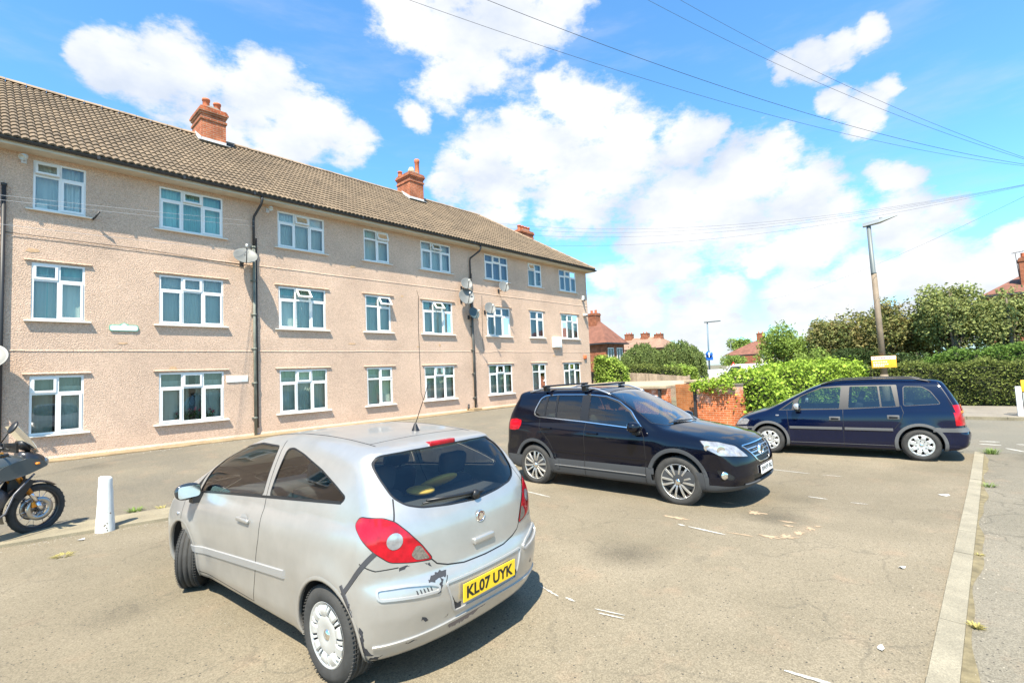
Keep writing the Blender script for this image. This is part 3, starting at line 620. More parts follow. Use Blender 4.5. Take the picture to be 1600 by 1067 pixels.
cg.build('roof_gap', mat('slate_dark', (.06, .06, .07), .8), roof)
c3, h = chimney(26.1, 27.55, 22.5, 23.9, 7, 12.15, [(26.35+.33*i, 22.8, .13, .34) for i in range(4)])
wing = MB(); wing.box(24.31, 29.5, 20.2, 26.5, -.3, 7.6); wg = wing.build('rear_wing', WALL, flats)
wr = MB(); wr.add([(24.0, 19.7, 7.6), (30, 19.7, 7.6), (30, 27, 7.6), (24.0, 27, 7.6), (22.0, 23.3, 10.9), (27.2, 23.3, 10.9)], [(0, 1, 5, 4), (1, 2, 5), (2, 3, 4, 5), (3, 0, 4)]); wr.build('rear_roof', TILE, flats)
# --- things fixed to the front ---
DISH = mat('dish_grey', (.13, .135, .13), .5, var=.12, vscale=6); DISHD = mat('dish_mesh_dark', (.05, .075, .08), .5)
def dish(x, z, r, az, el, label, dark=False, arm=.30, lnb=1):
    t = thing('satellite_dish', (x, Y0, z), label, 'satellite dish', 'satellite dishes on the flats')
    br = MB(); br.box(-.05, .05, -.02, 0, -.09, .09); br.tube([(0, -.01, 0), (0, -arm*.5, -.02), (0, -arm, .05)], .018, 8); br.tube([(0, -arm, -.02), (0, -arm, .22)], .02, 8)
    br.build('wall_bracket', BLACKI, t, world=False)
    R_ = Matrix.Translation((0, -arm-.05, .14)) @ Matrix.Rotation(rad(az), 4, 'Z') @ Matrix.Rotation(rad(el), 4, 'X')
    d_ = MB(); n = 32; vs = []
    rings = [0.001, .3, .6, .85, 1, 1.02, 1.0]; dep = [0, .02, .07, .13, .175, .172, .16]
    for rr, dd in zip(rings, dep):
        for k in range(n): tt = 6.2832*k/n; vs.append((r*rr*math.cos(tt), -dd*r*1.2, r*1.1*rr*math.sin(tt)))
    for rr, dd in zip(rings[::-1][1:], dep[::-1][1:]):
        for k in range(n): tt = 6.2832*k/n; vs.append((r*rr*.995*math.cos(tt), -dd*r*1.2+.008, r*1.1*rr*.995*math.sin(tt)))
    m_ = len(vs)//n; d_.add(vs, [(i*n+k, i*n+(k+1) % n, (i+1)*n+(k+1) % n, (i+1)*n+k) for i in range(m_-1) for k in range(n)], 0, True)
    d_.xf(R_); d_.build('reflector', DISHD if dark else DISH, t, world=False)
    a = MB(); a.tube([(0, 0, -r*1.0), (0, -r*.5, -r*1.05), (0, -r*1.35, -r*.35)], .014, 8); a.xf(R_); a.build('feed_arm', BLACKI, t, world=False)
    l = MB(); l.lathe([(.001, 0), (.03, 0), (.034, .05), (.03, .10), (.001, .1)], 12, 0, 'Z', (0, 0, 0)); l.xf(R_ @ Matrix.Translation((0, -r*1.38, -r*.38)) @ Matrix.Rotation(rad(60), 4, 'X')); l.build('receiver', mat('lnb_white', (.6, .6, .58), .5), t, world=False)
    return t
dish(5.46, 5.60, .32, -14, -40, 'grey satellite dish beside the left downpipe above the middle floor')
dish(14.42, 5.72, .25, -25, -22, 'upper grey satellite dish left of the right downpipe')
dish(14.38, 5.15, .34, -25, -20, 'largest satellite dish, the dark middle one left of the right downpipe', lnb=1)
dish(14.78, 4.45, .25, -10, -20, 'lowest dark mesh satellite dish on the right downpipe', dark=True)
dish(16.78, 5.82, .25, -22, -22, 'grey satellite dish just below a top floor window right of the downpipe')
dish(15.80, 4.74, .26, -25, -22, 'grey satellite dish overlapping the corner of a middle floor window')
dish(.22, 2.60, .31, -12, -36, 'satellite dish cut by the left edge of the picture')
# green framed name sign with rounded ends and a small crest
sg = thing('name_sign', (2.62, Y0, 3.52), 'small white wall sign with green rim and crest between the first floor windows', 'sign')
def rrect(w, h, r, n=6):
    P = []
    for cx, cz, a0 in ((w/2-r, h/2-r, 0), (-w/2+r, h/2-r, 90), (-w/2+r, -h/2+r, 180), (w/2-r, -h/2+r, 270)):
        for k in range(n+1): t = rad(a0+90*k/n); P.append((cx+r*math.cos(t), cz+r*math.sin(t)))
    return P
a = MB(); a.prism(rrect(.60, .16, .05), -.03, 0, 'Y'); a.prism([(-.11, .075), (.11, .075), (.07, .105), (.03, .115), (0, .145), (-.03, .115), (-.07, .105)], -.031, -.001, 'Y'); a.build('rim', mat('sign_green', (.12, .40, .28), .5), sg, world=False)
a = MB(); a.prism(rrect(.565, .125, .04), -.034, -.03, 'Y'); a.prism([(-.07, .07), (.07, .07), (0, .125)], -.035, -.031, 'Y'); a.build('face', mat('sign_white', (.74, .78, .74), .5), sg, world=False)
a = MB()
for zz, w in ((.018, .42), (-.022, .30)):
    x = -w/2
    while x < w/2: l_ = random.uniform(.012, .03); a.box(x, x+l_, -.0355, -.0335, zz-.009, zz+.009); x += l_+.009
a.build('lettering', mat('sign_text', (.45, .50, .48), .6), sg, world=False)
sg2 = thing('name_plate', (5.32, Y0, 2.10), 'blank looking white name plate beside the left downpipe on the ground floor', 'sign')
a = MB(); a.box(-.29, .29, -.022, 0, -.095, .095, bev=.004); a.build('plate', mat('plate_white', (.80, .80, .77), .4), sg2, world=False)
a = MB()
for sx_ in (-.27, .27): a.lathe([(.008, 0), (.006, -.004), (.001, -.005)], 8, 0, 'Y', (sx_, -.022, 0))
a.build('screw', LEAD, sg2, world=False)
ub = thing('meter_box', (21.08, Y0, 3.44), 'white utility box on the wall between two windows near the right end', 'utility box')
a = MB(); a.box(-.34, .34, -.15, 0, -.28, .28, bev=.015); a.build('case', mat('plate_white', (.8, .8, .77)), ub, world=False)
a = MB(); a.box(-.30, .30, -.158, -.15, -.24, .24, bev=.003); a.build('door', mat('plate_white', (.8, .8, .77)), ub, world=False)
def small(name, x, z, w, h, d_, m, label, cat, knob=False):
    t = thing(name, (x, Y0, z), label, cat); a = MB(); a.box(-w/2, w/2, -d_, 0, -h/2, h/2, bev=min(w, h)*.15); a.build('housing', m, t, world=False)
    if knob: b_ = MB(); b_.lathe([(.06, 0), (.07, -.03), (.05, -.08), (.001, -.1)], 14, 0, 'Z', (0, -d_-.03, -h/2+.03)); b_.build('dome', mat('cctv_dark', (.05, .05, .06), .2), t, world=False)
    return t
small('alarm_box', 23.72, 2.64, .24, .22, .09, mat('alarm_orange', (.70, .16, .05), .5), 'small orange box on the wall by the right corner of the flats', 'alarm box')
small('security_camera', 23.78, 6.05, .12, .25, .14, UPVC, 'white domed security camera below the eaves by the right corner', 'security camera', True)
small('security_camera', 23.9, 5.08, .26, .12, .16, UPVC, 'grey security camera on the string course by the right corner', 'security camera', True)
def spotcam(x, z, label):
    t = thing('flood_light', (x, Y0, z), label, 'flood light', 'flood lights under the eaves'); a = MB(); a.box(-.05, .05, -.03, 0, -.06, .06); a.tube([(0, -.02, 0), (0, -.2, .02), (0, -.26, -.02)], .015, 8); a.build('bracket', LEAD, t, world=False)
    a = MB(); a.lathe([(.001, -.05), (.05, -.05), (.062, .0), (.066, .15), (.06, .16), (.055, .12), (.001, .11)], 16, 0, 'Z'); a.xf(Matrix.Translation((0, -.28, .02)) @ Matrix.Rotation(rad(120), 4, 'X') @ Matrix.Rotation(rad(-20), 4, 'Y')); a.build('lamp_head', mat('flood_cream', (.55, .52, .44), .5), t, world=False)
spotcam(.72, 7.42, 'cream flood light under the eaves at the far left window')
spotcam(6.25, 7.42, 'cream flood light under the eaves right of the left downpipe')
tbr = thing('tap_bracket', (1.98, Y0, 6.27), 'short dark bracket sticking out below the top left window', 'bracket'); a = MB(); a.tube([(0, 0, 0), (.03, -.12, .03), (.10, -.22, .16)], .022, 8); a.build('arm', BLACKI, tbr, world=False)
# slack cables over the render
def cable(pts, r, label, m=None, name='cable', grp='cables on the wall of the flats', sag=0):
    mb = MB(); P = []
    pts = [Vector(p) for p in pts]
    if sag and len(pts) == 2:
        a_, b_ = pts; n_ = 48; P = [a_.lerp(b_, i/n_)-Vector((0, 0, sag*4*(i/n_)*(1-i/n_))) for i in range(n_+1)]
    else: P = pts
    mb.tube(P, r, 6); o = mb.build(name, m or mat('cable_black', (.03, .03, .03), .6)); return tag(o, label, 'cable', grp)
cable([(12.0, Y0-.01, 5.4), (12.08, Y0-.01, 5.15), (12.02, Y0-.01, 4.0), (12.05, Y0-.01, 1.3), (12.15, Y0-.01, 1.0)], .008, 'thin dark cable running down the render left of the third column of wide windows')
cable([(15.65, Y0-.01, 5.5), (15.62, Y0-.01, 4.6), (15.6, Y0-.01, 3.2), (15.68, Y0-.01, 3.0)], .008, 'thin cable hanging from the middle floor dish right of the downpipe')
cable([(0.4, Y0-.022, 5.66), (1.6, Y0-.022, 5.655), (3.0, Y0-.022, 5.66), (4.4, Y0-.022, 5.60), (5.4, Y0-.022, 5.56)], .007, 'dark cable laid along the upper string course at the left')
# ---------------- vehicles: analytic body surface, then features cut into it ----------------
def curve(pts, sm=.04):
    pts = sorted(pts); x = np.array([p[0] for p in pts], float); y = np.array([p[1] for p in pts], float)
    g = np.arange(x[0]-.6, x[-1]+.6, .01); v = np.interp(g, x, y)
    # extend linearly
    lo = (y[1]-y[0])/(x[1]-x[0]); hi = (y[-1]-y[-2])/(x[-1]-x[-2])
    v = np.where(g < x[0], y[0]+(g-x[0])*lo, v); v = np.where(g > x[-1], y[-1]+(g-x[-1])*hi, v)
    if sm:
        k = np.exp(-.5*(np.arange(-60, 61)*.01/sm)**2); k /= k.sum(); vp = np.pad(v, 60, mode='reflect', reflect_type='odd'); v = np.convolve(vp, k, 'valid')
    return lambda q: np.interp(q, g, v)
def smax(a, b, k):
    h = np.maximum(k-np.abs(a-b), 0)/k; return np.maximum(a, b)+h*h*k*.25
class Car:
    def __init__(c, D):
        c.D = D; c.T = curve(D['top'], D.get('tsm', .05)); c.XR = curve(D['rear'], D.get('rsm', .02)); c.XF = curve(D['front'], D.get('fsm', .03))
        c.P = curve(D['plan'], .08); c.SV = curve(D['sec'], .025); c.belt = curve(D['belt'], .1)
    def Wd(c, x, z):
        D = c.D; b = c.belt(x); u = z/b; up = np.maximum(z-b, 0)
        w = c.P(x)*c.SV(np.minimum(u, 1)) - D['th']*up-D['th2']*up*up
        for (ax, az, r, amt) in D['flare']:
            d = np.hypot(x-ax, (z-az)); w = w+amt*np.exp(-((d-r)/.10)**2)*(z > .1)
        for f in D.get('bumps', []): w = w+f(x, z)
        return w
    def F(c, x, y, z):
        D = c.D; ay = np.abs(y)
        s = (ay-c.Wd(x, z))*.94
        t = c.T(x)-D['crown'](x)*ay**2; dt = (c.T(x+.03)-c.T(x-.03))/.06
        top = (z-t)/np.sqrt(1+dt*dt)
        if 'topbump' in D: top = top-D['topbump'](x, ay)
        k2, k4 = D['rk']; kk = 1.0
        if 'rkz' in D: kk = D['rkz'](z)
        xr = c.XR(z)+kk*(k2*ay**2+k4*ay**4); dr = (c.XR(z+.03)-c.XR(z-.03))/.06
        if 'rearbump' in D: xr = xr+D['rearbump'](ay, z)
        rear = (xr-x)/np.sqrt(1+dr*dr+(k2*ay+2*k4*ay**3)**2)
        k2, k4 = D['fk']; xf = c.XF(z)-k2*ay**2-k4*ay**4; df = (c.XF(z+.03)-c.XF(z-.03))/.06
        if 'frontbump' in D: xf = xf+D['frontbump'](ay, z)
        fr = (x-xf)/np.sqrt(1+df*df+(k2*ay+2*k4*ay**3)**2)
        b = D['bottom'](x)-z
        f = smax(s, top, D.get('k_st', .12)); f = smax(f, rear, D.get('k_r', .07)); f = smax(f, fr, D.get('k_f', .09)); f = smax(f, b, .05)
        return f
    def grad(c, P, e=.004):
        x, y, z = P.T; g = np.stack([c.F(x+e, y, z)-c.F(x-e, y, z), c.F(x, y+e, z)-c.F(x, y-e, z), c.F(x, y, z+e)-c.F(x, y, z-e)], 1)
        return g/np.maximum(np.linalg.norm(g, axis=1, keepdims=True), 1e-9)
    def root(c, O, V):
        """first crossing from inside along O->V"""
        n = 70; ts = np.linspace(0.02, 1.5, n); lo = np.full(len(O), .02); hi = np.full(len(O), 1.5); done = np.zeros(len(O), bool)
        for i in range(1, n):
            Q = O+V*ts[i]; f = c.F(*Q.T); m = (~done) & (f > 0); lo[m] = ts[i-1]; hi[m] = ts[i]; done |= m
        for _ in range(22):
            mid = (lo+hi)/2; Q = O+V*mid[:, None]; f = c.F(*Q.T); lo = np.where(f <= 0, mid, lo); hi = np.where(f > 0, mid, hi)
        return O+V*((lo+hi)/2)[:, None]
    def side(c, x, z, s=1):
        """point on the flank at (x,z)"""
        x = np.atleast_1d(np.array(x, float)); z = np.atleast_1d(np.array(z, float)); lo = np.zeros_like(x)+.2; hi = np.zeros_like(x)+1.1
        for _ in range(26):
            m = (lo+hi)/2; f = c.F(x, m, z); lo = np.where(f <= 0, m, lo); hi = np.where(f > 0, m, hi)
        return np.stack([x, s*(lo+hi)/2, z], 1)
    def cast(c, axis, a, b, sgn):
        """rear/front (axis 0: a=y,b=z) or top (axis 2: a=x,b=y) surface point, coming from outside"""
        a = np.atleast_1d(np.array(a, float)); b = np.atleast_1d(np.array(b, float)); D = c.D
        if axis == 0: base = lambda t: np.stack([t, a, b], 1)
        else: base = lambda t: np.stack([a, b, t], 1)
        inn = np.full_like(a, 1.25 if axis == 0 else .6); out = inn+sgn*4.0 if axis == 0 else inn+1.4
        n = 130; prev = out.copy(); hit = out.copy(); done = np.zeros(len(a), bool)
        for i in range(n+1):
            t = out+(inn-out)*i/n; f = c.F(*base(t).T); m = (~done) & (f < 0); hit[m] = t[m]; prev[m] = (out+(inn-out)*(i-1)/n)[m]; done |= m
        lo, hi = hit, prev
        for _ in range(20):
            m = (lo+hi)/2; f = c.F(*base(m).T); lo = np.where(f < 0, m, lo); hi = np.where(f >= 0, m, hi)
        return base((lo+hi)/2)
    def mesh(c, nx=118, ny=46, nz=40):
        D = c.D; x0, x1 = D['x0'], D['x1']; z0, z1 = .14, D['H']+.02; w = D['halfw']
        X = np.linspace(x0, x1, nx+1); Y = np.linspace(-w, w, ny+1); Z = np.linspace(z0, z1, nz+1)
        idx = {}; vs = []; fs = []
        def vid(i, j, k):
            key = (i, j, k)
            if key not in idx: idx[key] = len(vs); vs.append((X[i], Y[j], Z[k]))
            return idx[key]
        for i in range(nx):
            for j in range(ny):
                fs.append((vid(i, j, nz), vid(i+1, j, nz), vid(i+1, j+1, nz), vid(i, j+1, nz))); fs.append((vid(i, j, 0), vid(i, j+1, 0), vid(i+1, j+1, 0), vid(i+1, j, 0)))
        for i in range(nx):
            for k in range(nz):
                fs.append((vid(i, 0, k), vid(i+1, 0, k), vid(i+1, 0, k+1), vid(i, 0, k+1))); fs.append((vid(i, ny, k), vid(i, ny, k+1), vid(i+1, ny, k+1), vid(i+1, ny, k)))
        for j in range(ny):
            for k in range(nz):
                fs.append((vid(0, j, k), vid(0, j, k+1), vid(0, j+1, k+1), vid(0, j+1, k))); fs.append((vid(nx, j, k), vid(nx, j+1, k), vid(nx, j+1, k+1), vid(nx, j, k+1)))
        V = np.array(vs); O = V.copy(); O[:, 0] = np.clip(V[:, 0], x0+.95, x1-1.0); O[:, 1] = V[:, 1]*.15; O[:, 2] = .60+(V[:, 2]-.6)*.10
        return c.root(O, V-O), fs
def inpoly(px, py, poly):
    n = len(poly); c_ = np.zeros(len(px), bool); j = n-1
    for i in range(n):
        xi, yi = poly[i]; xj, yj = poly[j]
        c_ ^= ((yi > py) != (yj > py)) & (px < (xj-xi)*(py-yi)/((yj-yi) if yj != yi else 1e-12)+xi); j = i
    return c_
def offs(poly, d):
    """outward offset of a simple polygon"""
    n = len(poly); A = sum(poly[i][0]*poly[(i+1) % n][1]-poly[(i+1) % n][0]*poly[i][1] for i in range(n)); s = 1 if A > 0 else -1; out = []
    for i in range(n):
        p, q, r = (np.array(poly[k % n], float) for k in (i-1, i, i+1)); a = q-p; b = r-q; a /= max(np.linalg.norm(a), 1e-9); b /= max(np.linalg.norm(b), 1e-9)
        na = np.array([a[1], -a[0]])*s; nb = np.array([b[1], -b[0]])*s; m = na+nb; m /= max(np.linalg.norm(m), 1e-9); k = d/max(m @ na, .45); out.append(tuple(q+m*k))
    return out
def rnd(poly, r=.04, n=4):
    """round the corners of a polygon"""
    m = len(poly); out = []
    for i in range(m):
        p, q, s = (np.array(poly[k % m], float) for k in (i-1, i, i+1)); rr = min(r, .45*np.linalg.norm(p-q), .45*np.linalg.norm(s-q)); a = q+(p-q)/np.linalg.norm(p-q)*rr; b = q+(s-q)/np.linalg.norm(s-q)*rr
        for k in range(n+1): t = k/n; out.append(tuple((1-t)**2*a+2*t*(1-t)*q+t*t*b))
    return out
def strip(pts, w):
    """thin closed outline along a polyline"""
    P = [np.array(p, float) for p in pts]; L_, R_ = [], []
    for i, p in enumerate(P):
        d = P[min(i+1, len(P)-1)]-P[max(i-1, 0)]; d /= np.linalg.norm(d); n = np.array([-d[1], d[0]])*w/2; L_.append(tuple(p+n)); R_.append(tuple(p-n))
    return L_+R_[::-1]
AX = {'side': ((1, 0, 0), (0, 0, 1), (0, 1, 0)), 'rear': ((0, 1, 0), (0, 0, 1), (-1, 0, 0)), 'front': ((0, 1, 0), (0, 0, 1), (1, 0, 0)), 'top': ((1, 0, 0), (0, 1, 0), (0, 0, 1)),
      'rq': ((.7071, .7071, 0), (0, 0, 1), (-.7071, .7071, 0)), 'fq': ((-.7071, .7071, 0), (0, 0, 1), (.7071, .7071, 0))}
def cut_body(car, feats, base_mat='paint'):
    """feats: dict(name, poly, proj, mirror, part, mat, off, thr). Cuts every outline into the skin and sorts the faces."""
    V, Fs = car.mesh(*car.D.get('res', (100, 38, 34))); bm = bmesh.new(); bv = [bm.verts.new(p) for p in V]
    for f in Fs:
        try: bm.faces.new([bv[i] for i in f])
        except ValueError: pass
    bmesh.ops.remove_doubles(bm, verts=bm.verts[:], dist=.0008); bmesh.ops.recalc_face_normals(bm, faces=bm.faces[:])
    jobs = []
    for ft in feats:
        for s in ((1, -1) if ft.get('mirror', ft['proj'] in ('side', 'rq', 'fq')) else (1,)):
            U, Vv, N_ = (np.array(a, float) for a in AX[ft['proj']])
            if s < 0:
                if ft['proj'] in ('side', 'rq', 'fq'): U = U*[1, -1, 1]; N_ = N_*[1, -1, 1]
                poly = [(-a, b) for a, b in ft['poly']] if ft['proj'] in ('rear', 'front') else ([(a, -b) for a, b in ft['poly']] if ft['proj'] == 'top' else ft['poly'])
            else: poly = ft['poly']
            jobs.append((ft, s, U, Vv, N_, poly))
    def centers():
        fl = bm.faces[:]; C_ = np.array([f.calc_center_median()[:] for f in fl]); N__ = np.array([f.normal[:] for f in fl]); return fl, C_, N__
    fl0, C0, N0 = centers(); alive = np.ones(len(fl0), bool); dyn = []
    for (ft, s, U, Vv, N_, poly) in jobs:
        P = np.array(poly); m = .05
        def pick(C_, NN):
            u, v = C_ @ U, C_ @ Vv
            return (u > P[:, 0].min()-m) & (u < P[:, 0].max()+m) & (v > P[:, 1].min()-m) & (v < P[:, 1].max()+m) & (NN @ N_ > ft.get('thr', .15)) & (C_ @ N_ > ft.get('near', -9))
        sel = pick(C0, N0) & alive; alive &= ~sel
        cur = [fl0[i] for i in np.nonzero(sel)[0]]; mine = list(cur)
        dyn = [f for f in dyn if f.is_valid]
        if dyn:
            for f in dyn: f.normal_update()
            s2 = pick(np.array([f.calc_center_median()[:] for f in dyn]), np.array([f.normal[:] for f in dyn])); cur += [f for f, k in zip(dyn, s2) if k]
        seen = set(cur)
        n = len(poly); U0, U1, U2 = map(float, U); V0, V1, V2 = map(float, Vv)
        def uv(f): q = f.calc_center_median(); return (q.x*U0+q.y*U1+q.z*U2, q.x*V0+q.y*V1+q.z*V2)
        if not cur: continue
        co = np.array([uv(f) for f in cur])
        for i in range(n):
            a, b = np.array(poly[i]), np.array(poly[(i+1) % n])
            if np.linalg.norm(b-a) < 1e-4: continue
            A3 = U*a[0]+Vv*a[1]; T3 = U*(b[0]-a[0])+Vv*(b[1]-a[1]); pn = np.cross(T3, N_); pn /= np.linalg.norm(pn)
            # only the faces that come near this edge
            nm = (co[:, 0] > min(a[0], b[0])-.045) & (co[:, 0] < max(a[0], b[0])+.045) & (co[:, 1] > min(a[1], b[1])-.045) & (co[:, 1] < max(a[1], b[1])+.045)
            dd = (b-a)/np.linalg.norm(b-a); nm &= np.abs((co-a) @ np.array([-dd[1], dd[0]])) < .045
            if not nm.any(): continue
            ni = np.nonzero(nm)[0]; near = [cur[k] for k in ni]
            ge = list({e for f in near for e in f.edges}); gv = list({v_ for f in near for v_ in f.verts})
            r = bmesh.ops.bisect_plane(bm, geom=near+ge+gv, dist=1e-5, plane_co=Vector(A3), plane_no=Vector(pn))
            nf = [g for g in r['geom'] if isinstance(g, bmesh.types.BMFace) and g.is_valid]
            if len(nf) == len(near): continue
            seen.update(nf); keep = np.nonzero(~nm)[0]; cur = [cur[k] for k in keep]+nf; co = np.concatenate([co[keep], np.array([uv(f) for f in nf]).reshape(-1, 2)])
        dyn = list({*dyn, *[f for f in seen if f.is_valid], *[f for f in mine if f.is_valid]})
    bm.normal_update(); fl, C_, NN = centers(); lab = np.full(len(fl), -1)
    keys = []
    for (ft, s, U, Vv, N_, poly) in jobs:
        key = (ft['part'], s if ft.get('mirror', ft['proj'] in ('side', 'rq', 'fq')) else 0, ft['mat'], ft.get('off', 0))
        if ft.get('split', True) is False: key = (ft['part'], 0, ft['mat'], ft.get('off', 0))
        if key not in keys: keys.append(key)
        u, v = C_ @ U, C_ @ Vv; m = inpoly(u, v, poly) & (NN @ N_ > ft.get('thr', .15)) & (C_ @ N_ > ft.get('near', -9))
        if ft.get('only') is not None: m &= (lab == -1)
        lab[m] = keys.index(key)
    out = {}
    for li in range(-1, len(keys)):
        ids = np.nonzero(lab == li)[0]
        if len(ids) == 0: continue
        key = ('body', 0, base_mat, 0) if li < 0 else keys[li]
        vm = {}; vs = []; fs = []
        for i in ids:
            f = fl[i]; q = []
            for v_ in f.verts:
                if v_.index not in vm or True:
                    h = v_
                    if h not in vm: vm[h] = len(vs); vs.append(h.co[:])
                    q.append(vm[h])
            fs.append(q)
        out.setdefault(key, []).append((np.array(vs), fs))
    bm.free(); return out
def car_parts(car, feats, mats, root, names=None):
    out = cut_body(car, feats); parts = {}
    for key, L_ in out.items():
        part, s, mt, off = key
        if part == 'none': continue
        parts.setdefault((part, s), []).append((mt, off, L_))
    objs = {}
    for (part, s), chunks in parts.items():
        mb = MB(); ml = []; P_all = []
        for (mt, off, L_) in chunks:
            if mt not in ml: ml.append(mt)
            for vs, fs in L_:
                N_ = car.grad(vs); mb.add((vs+N_*off), fs, ml.index(mt), True); P_all.append(N_)
        o = mb.build(part.split('#')[0], [mats[m] for m in ml], root, world=False, recalc=False)
        NN = np.concatenate(P_all)
        o.data.normals_split_custom_set_from_vertices([tuple(n) for n in NN]); objs[(part, s)] = o
    return objs
RUBBER = mat('tyre_rubber', (.035, .034, .032), .85, var=.25, vscale=12, bump=.2, bscale=150)
ALLOY = mat('alloy_silver', (.62, .61, .58), .35, .85)
CAPM = mat('wheel_cover_silver', (.55, .55, .53), .4, .5)
CHROME = mat('chrome', (.85, .85, .85), .12, 1)
BLKPL = mat('black_plastic', (.010, .010, .011), .42)
GREYPL = mat('grey_cladding', (.045, .048, .052), .6)
LINER = mat('wheel_arch_liner', (.008, .008, .008), .95)
SEAT = mat('seat_fabric', (.04, .042, .045), .9)
REDL = mat('red_lens', (.33, .002, .010), .10, spec=.6, var=.35, vscale=14)
WHL = mat('clear_lens', (.36, .36, .37), .12, .5, spec=.6, var=.35, vscale=18)
ORL = mat('amber_lens', (.75, .25, .03), .2)
PLY = mat('plate_yellow', (.80, .52, .02), .4); PLW = mat('plate_reflective', (.80, .80, .78), .4); BLK = mat('plate_black', (.01, .01, .01), .5)
CARGL = glass('car_glass', (.50, .60, .56), 1.0, 0); CARDK = glass('car_glass_dark', (.30, .36, .34), 1.0, 0)
def wheel(root, x, y, r, w, rimr, side, style, steer=0, metal=None, disc=True, wl=None):
    """wheel object with its tyre and rim as sub-parts; side=+1 left"""
    M_ = Matrix.Translation((x, y, r)) @ Matrix.Rotation(steer, 4, 'Z') @ (Matrix.Identity(4) if side > 0 else Matrix.Rotation(math.pi, 4, 'Z')) @ Matrix.Rotation(random.uniform(0, 6), 4, 'Y')
    # local: axle along Y, outer face towards +Y
    hub = MB(); hub.lathe([(.001, -.06), (.07, -.06), (.07, -.02), (.045, .01), (.045, .03)], 20, 0, 'Y'); hub.lathe([(.09, -.045), (r*.50, -.045), (r*.50, -.03), (.09, -.03)], 36, 0, 'Y', closed=True)
    hub.xf(M_); hu = hub.build('wheel', mat('brake_steel', (.22, .2, .18), .5, .7, var=.3, vscale=30), root, world=False)
    h = w/2; pr = []
    out = [(rimr-.006, h-.022), (rimr+.006, h-.008), (rimr+.012, h-.004), (rimr+.03, h), (rimr+(r-rimr)*.55, h+.006), (r-.035, h-.002), (r-.014, h-.012), (r-.004, h-.026)]
    tread = [(r, h-.034)]
    for t in (.5, .17, -.17, -.5): yy = t*(w-.06); tread += [(r, yy+.007), (r-.009, yy+.0055), (r-.009, yy-.0055), (r, yy-.007)]
    tread += [(r, -h+.034)]
    pr = out+tread+[(a, -b) for a, b in out[::-1]]+[(rimr-.02, -h+.02), (rimr-.02, h-.02)]
    ty = MB(); ty.lathe(pr, 72, 0, 'Y', closed=True)
    for k in range(72):   # sipes on the shoulder
        a = 2*math.pi*k/72
        for s_ in (-1, 1):
            c_ = Matrix.Rotation(a, 4, 'Y'); st = len(ty.v); ty.box(-.0025, .0025, s_*h*.72-.018, s_*h*.72+.018, r-.0065, r+.0015); ty.v[st:] = [tuple(c_ @ Vector(p)) for p in ty.v[st:]]
    ty.xf(M_); ty.build('tyre', RUBBER, hu, world=False)
    rm = MB(); rm.lathe([(rimr-.004, h-.012), (rimr+.006, h-.006), (rimr+.004, h-.018), (rimr-.012, h-.03), (rimr-.022, .02), (rimr-.03, -h+.02), (rimr-.016, -h+.02), (rimr-.012, .02), (rimr-.006, h-.03)], 60, 0, 'Y', closed=True)
    rm.lathe([(rimr-.028, h-.10), (.05, h-.12)], 40, 1, 'Y')
    rm.lathe([(.034, h-.014), (.030, h-.006), (.001, h-.004)], 24, 2, 'Y'); rm.lathe([(.034, h-.014), (.04, h-.05)], 24, 0, 'Y')
    R = rimr
    def spoke(a, pts_in, pts_out, y0, y1, th=.014, mi=0, mid=None):
        """tapering curved spoke between two radii, half-widths given"""
        st = len(rm.v); n = 6; vs = []
        for i in range(n+1):
            t = i/n; rr = pts_in[0]+(pts_out[0]-pts_in[0])*t; hw = pts_in[1]+(pts_out[1]-pts_in[1])*t; yy = y0+(y1-y0)*t+.012*math.sin(math.pi*t)
            vs += [(-hw, yy-.006, rr), (-hw*.7, yy+.004, rr), (hw*.7, yy+.004, rr), (hw, yy-.006, rr), (hw*.8, yy-th-.012, rr), (-hw*.8, yy-th-.012, rr)]
        rm.add(vs, [(6*i+k, 6*i+(k+1) % 6, 6*i+6+(k+1) % 6, 6*i+6+k) for i in range(n) for k in range(6)], mi, False)
        c_ = Matrix.Rotation(a, 4, 'Y'); rm.v[st:] = [tuple(c_ @ Vector(p)) for p in rm.v[st:]]
    if style == 'cover9':
        rm.lathe([(.034, h-.012), (.06, h-.006), (R*.50, h-.004), (R*.60, h-.010)], 54, 0, 'Y'); rm.lathe([(R*.90, h-.014), (R*.97, h-.006), (R*1.0, h-.004)], 54, 0, 'Y')
        n = 9
        for k in range(n):
            a = 2*math.pi*k/n
            spoke(a, (R*.56, R*.12), (R*.93, R*.21), h-.012, h-.012, .02); spoke(a+math.pi/n, (R*.62, R*.035), (R*.93, R*.055), h-.014, h-.014, .012)
    elif style == 'alloy12':
        rm.lathe([(.034, h-.016), (.065, h-.020), (.075, h-.04)], 36, 0, 'Y')
        for k in range(6):
            a = 2*math.pi*k/6
            for da in (-.22, .22): spoke(a+da, (.055, .014), (R*.97, .018), h-.022, h-.014, .02)
        for k in range(5): a = 2*math.pi*k/5+.3; rm.lathe([(.007, 0), (.007, .008), (.001, .009)], 8, 1, 'Y', (.052*math.sin(a), h-.02, .052*math.cos(a)))
    elif style == 'cover8':
        rm.lathe([(.034, h-.012), (.07, h-.004), (R*.55, h-.006)], 48, 0, 'Y'); rm.lathe([(R*.88, h-.010), (R*.97, h-.004), (R*1.0, h-.004)], 48, 0, 'Y')
        for k in range(8): spoke(2*math.pi*k/8, (R*.45, R*.20), (R*.92, R*.17), h-.012, h-.010, .016); spoke(2*math.pi*k/8, (R*.80, R*.15), (R*.93, R*.30), h-.014, h-.012, .012)
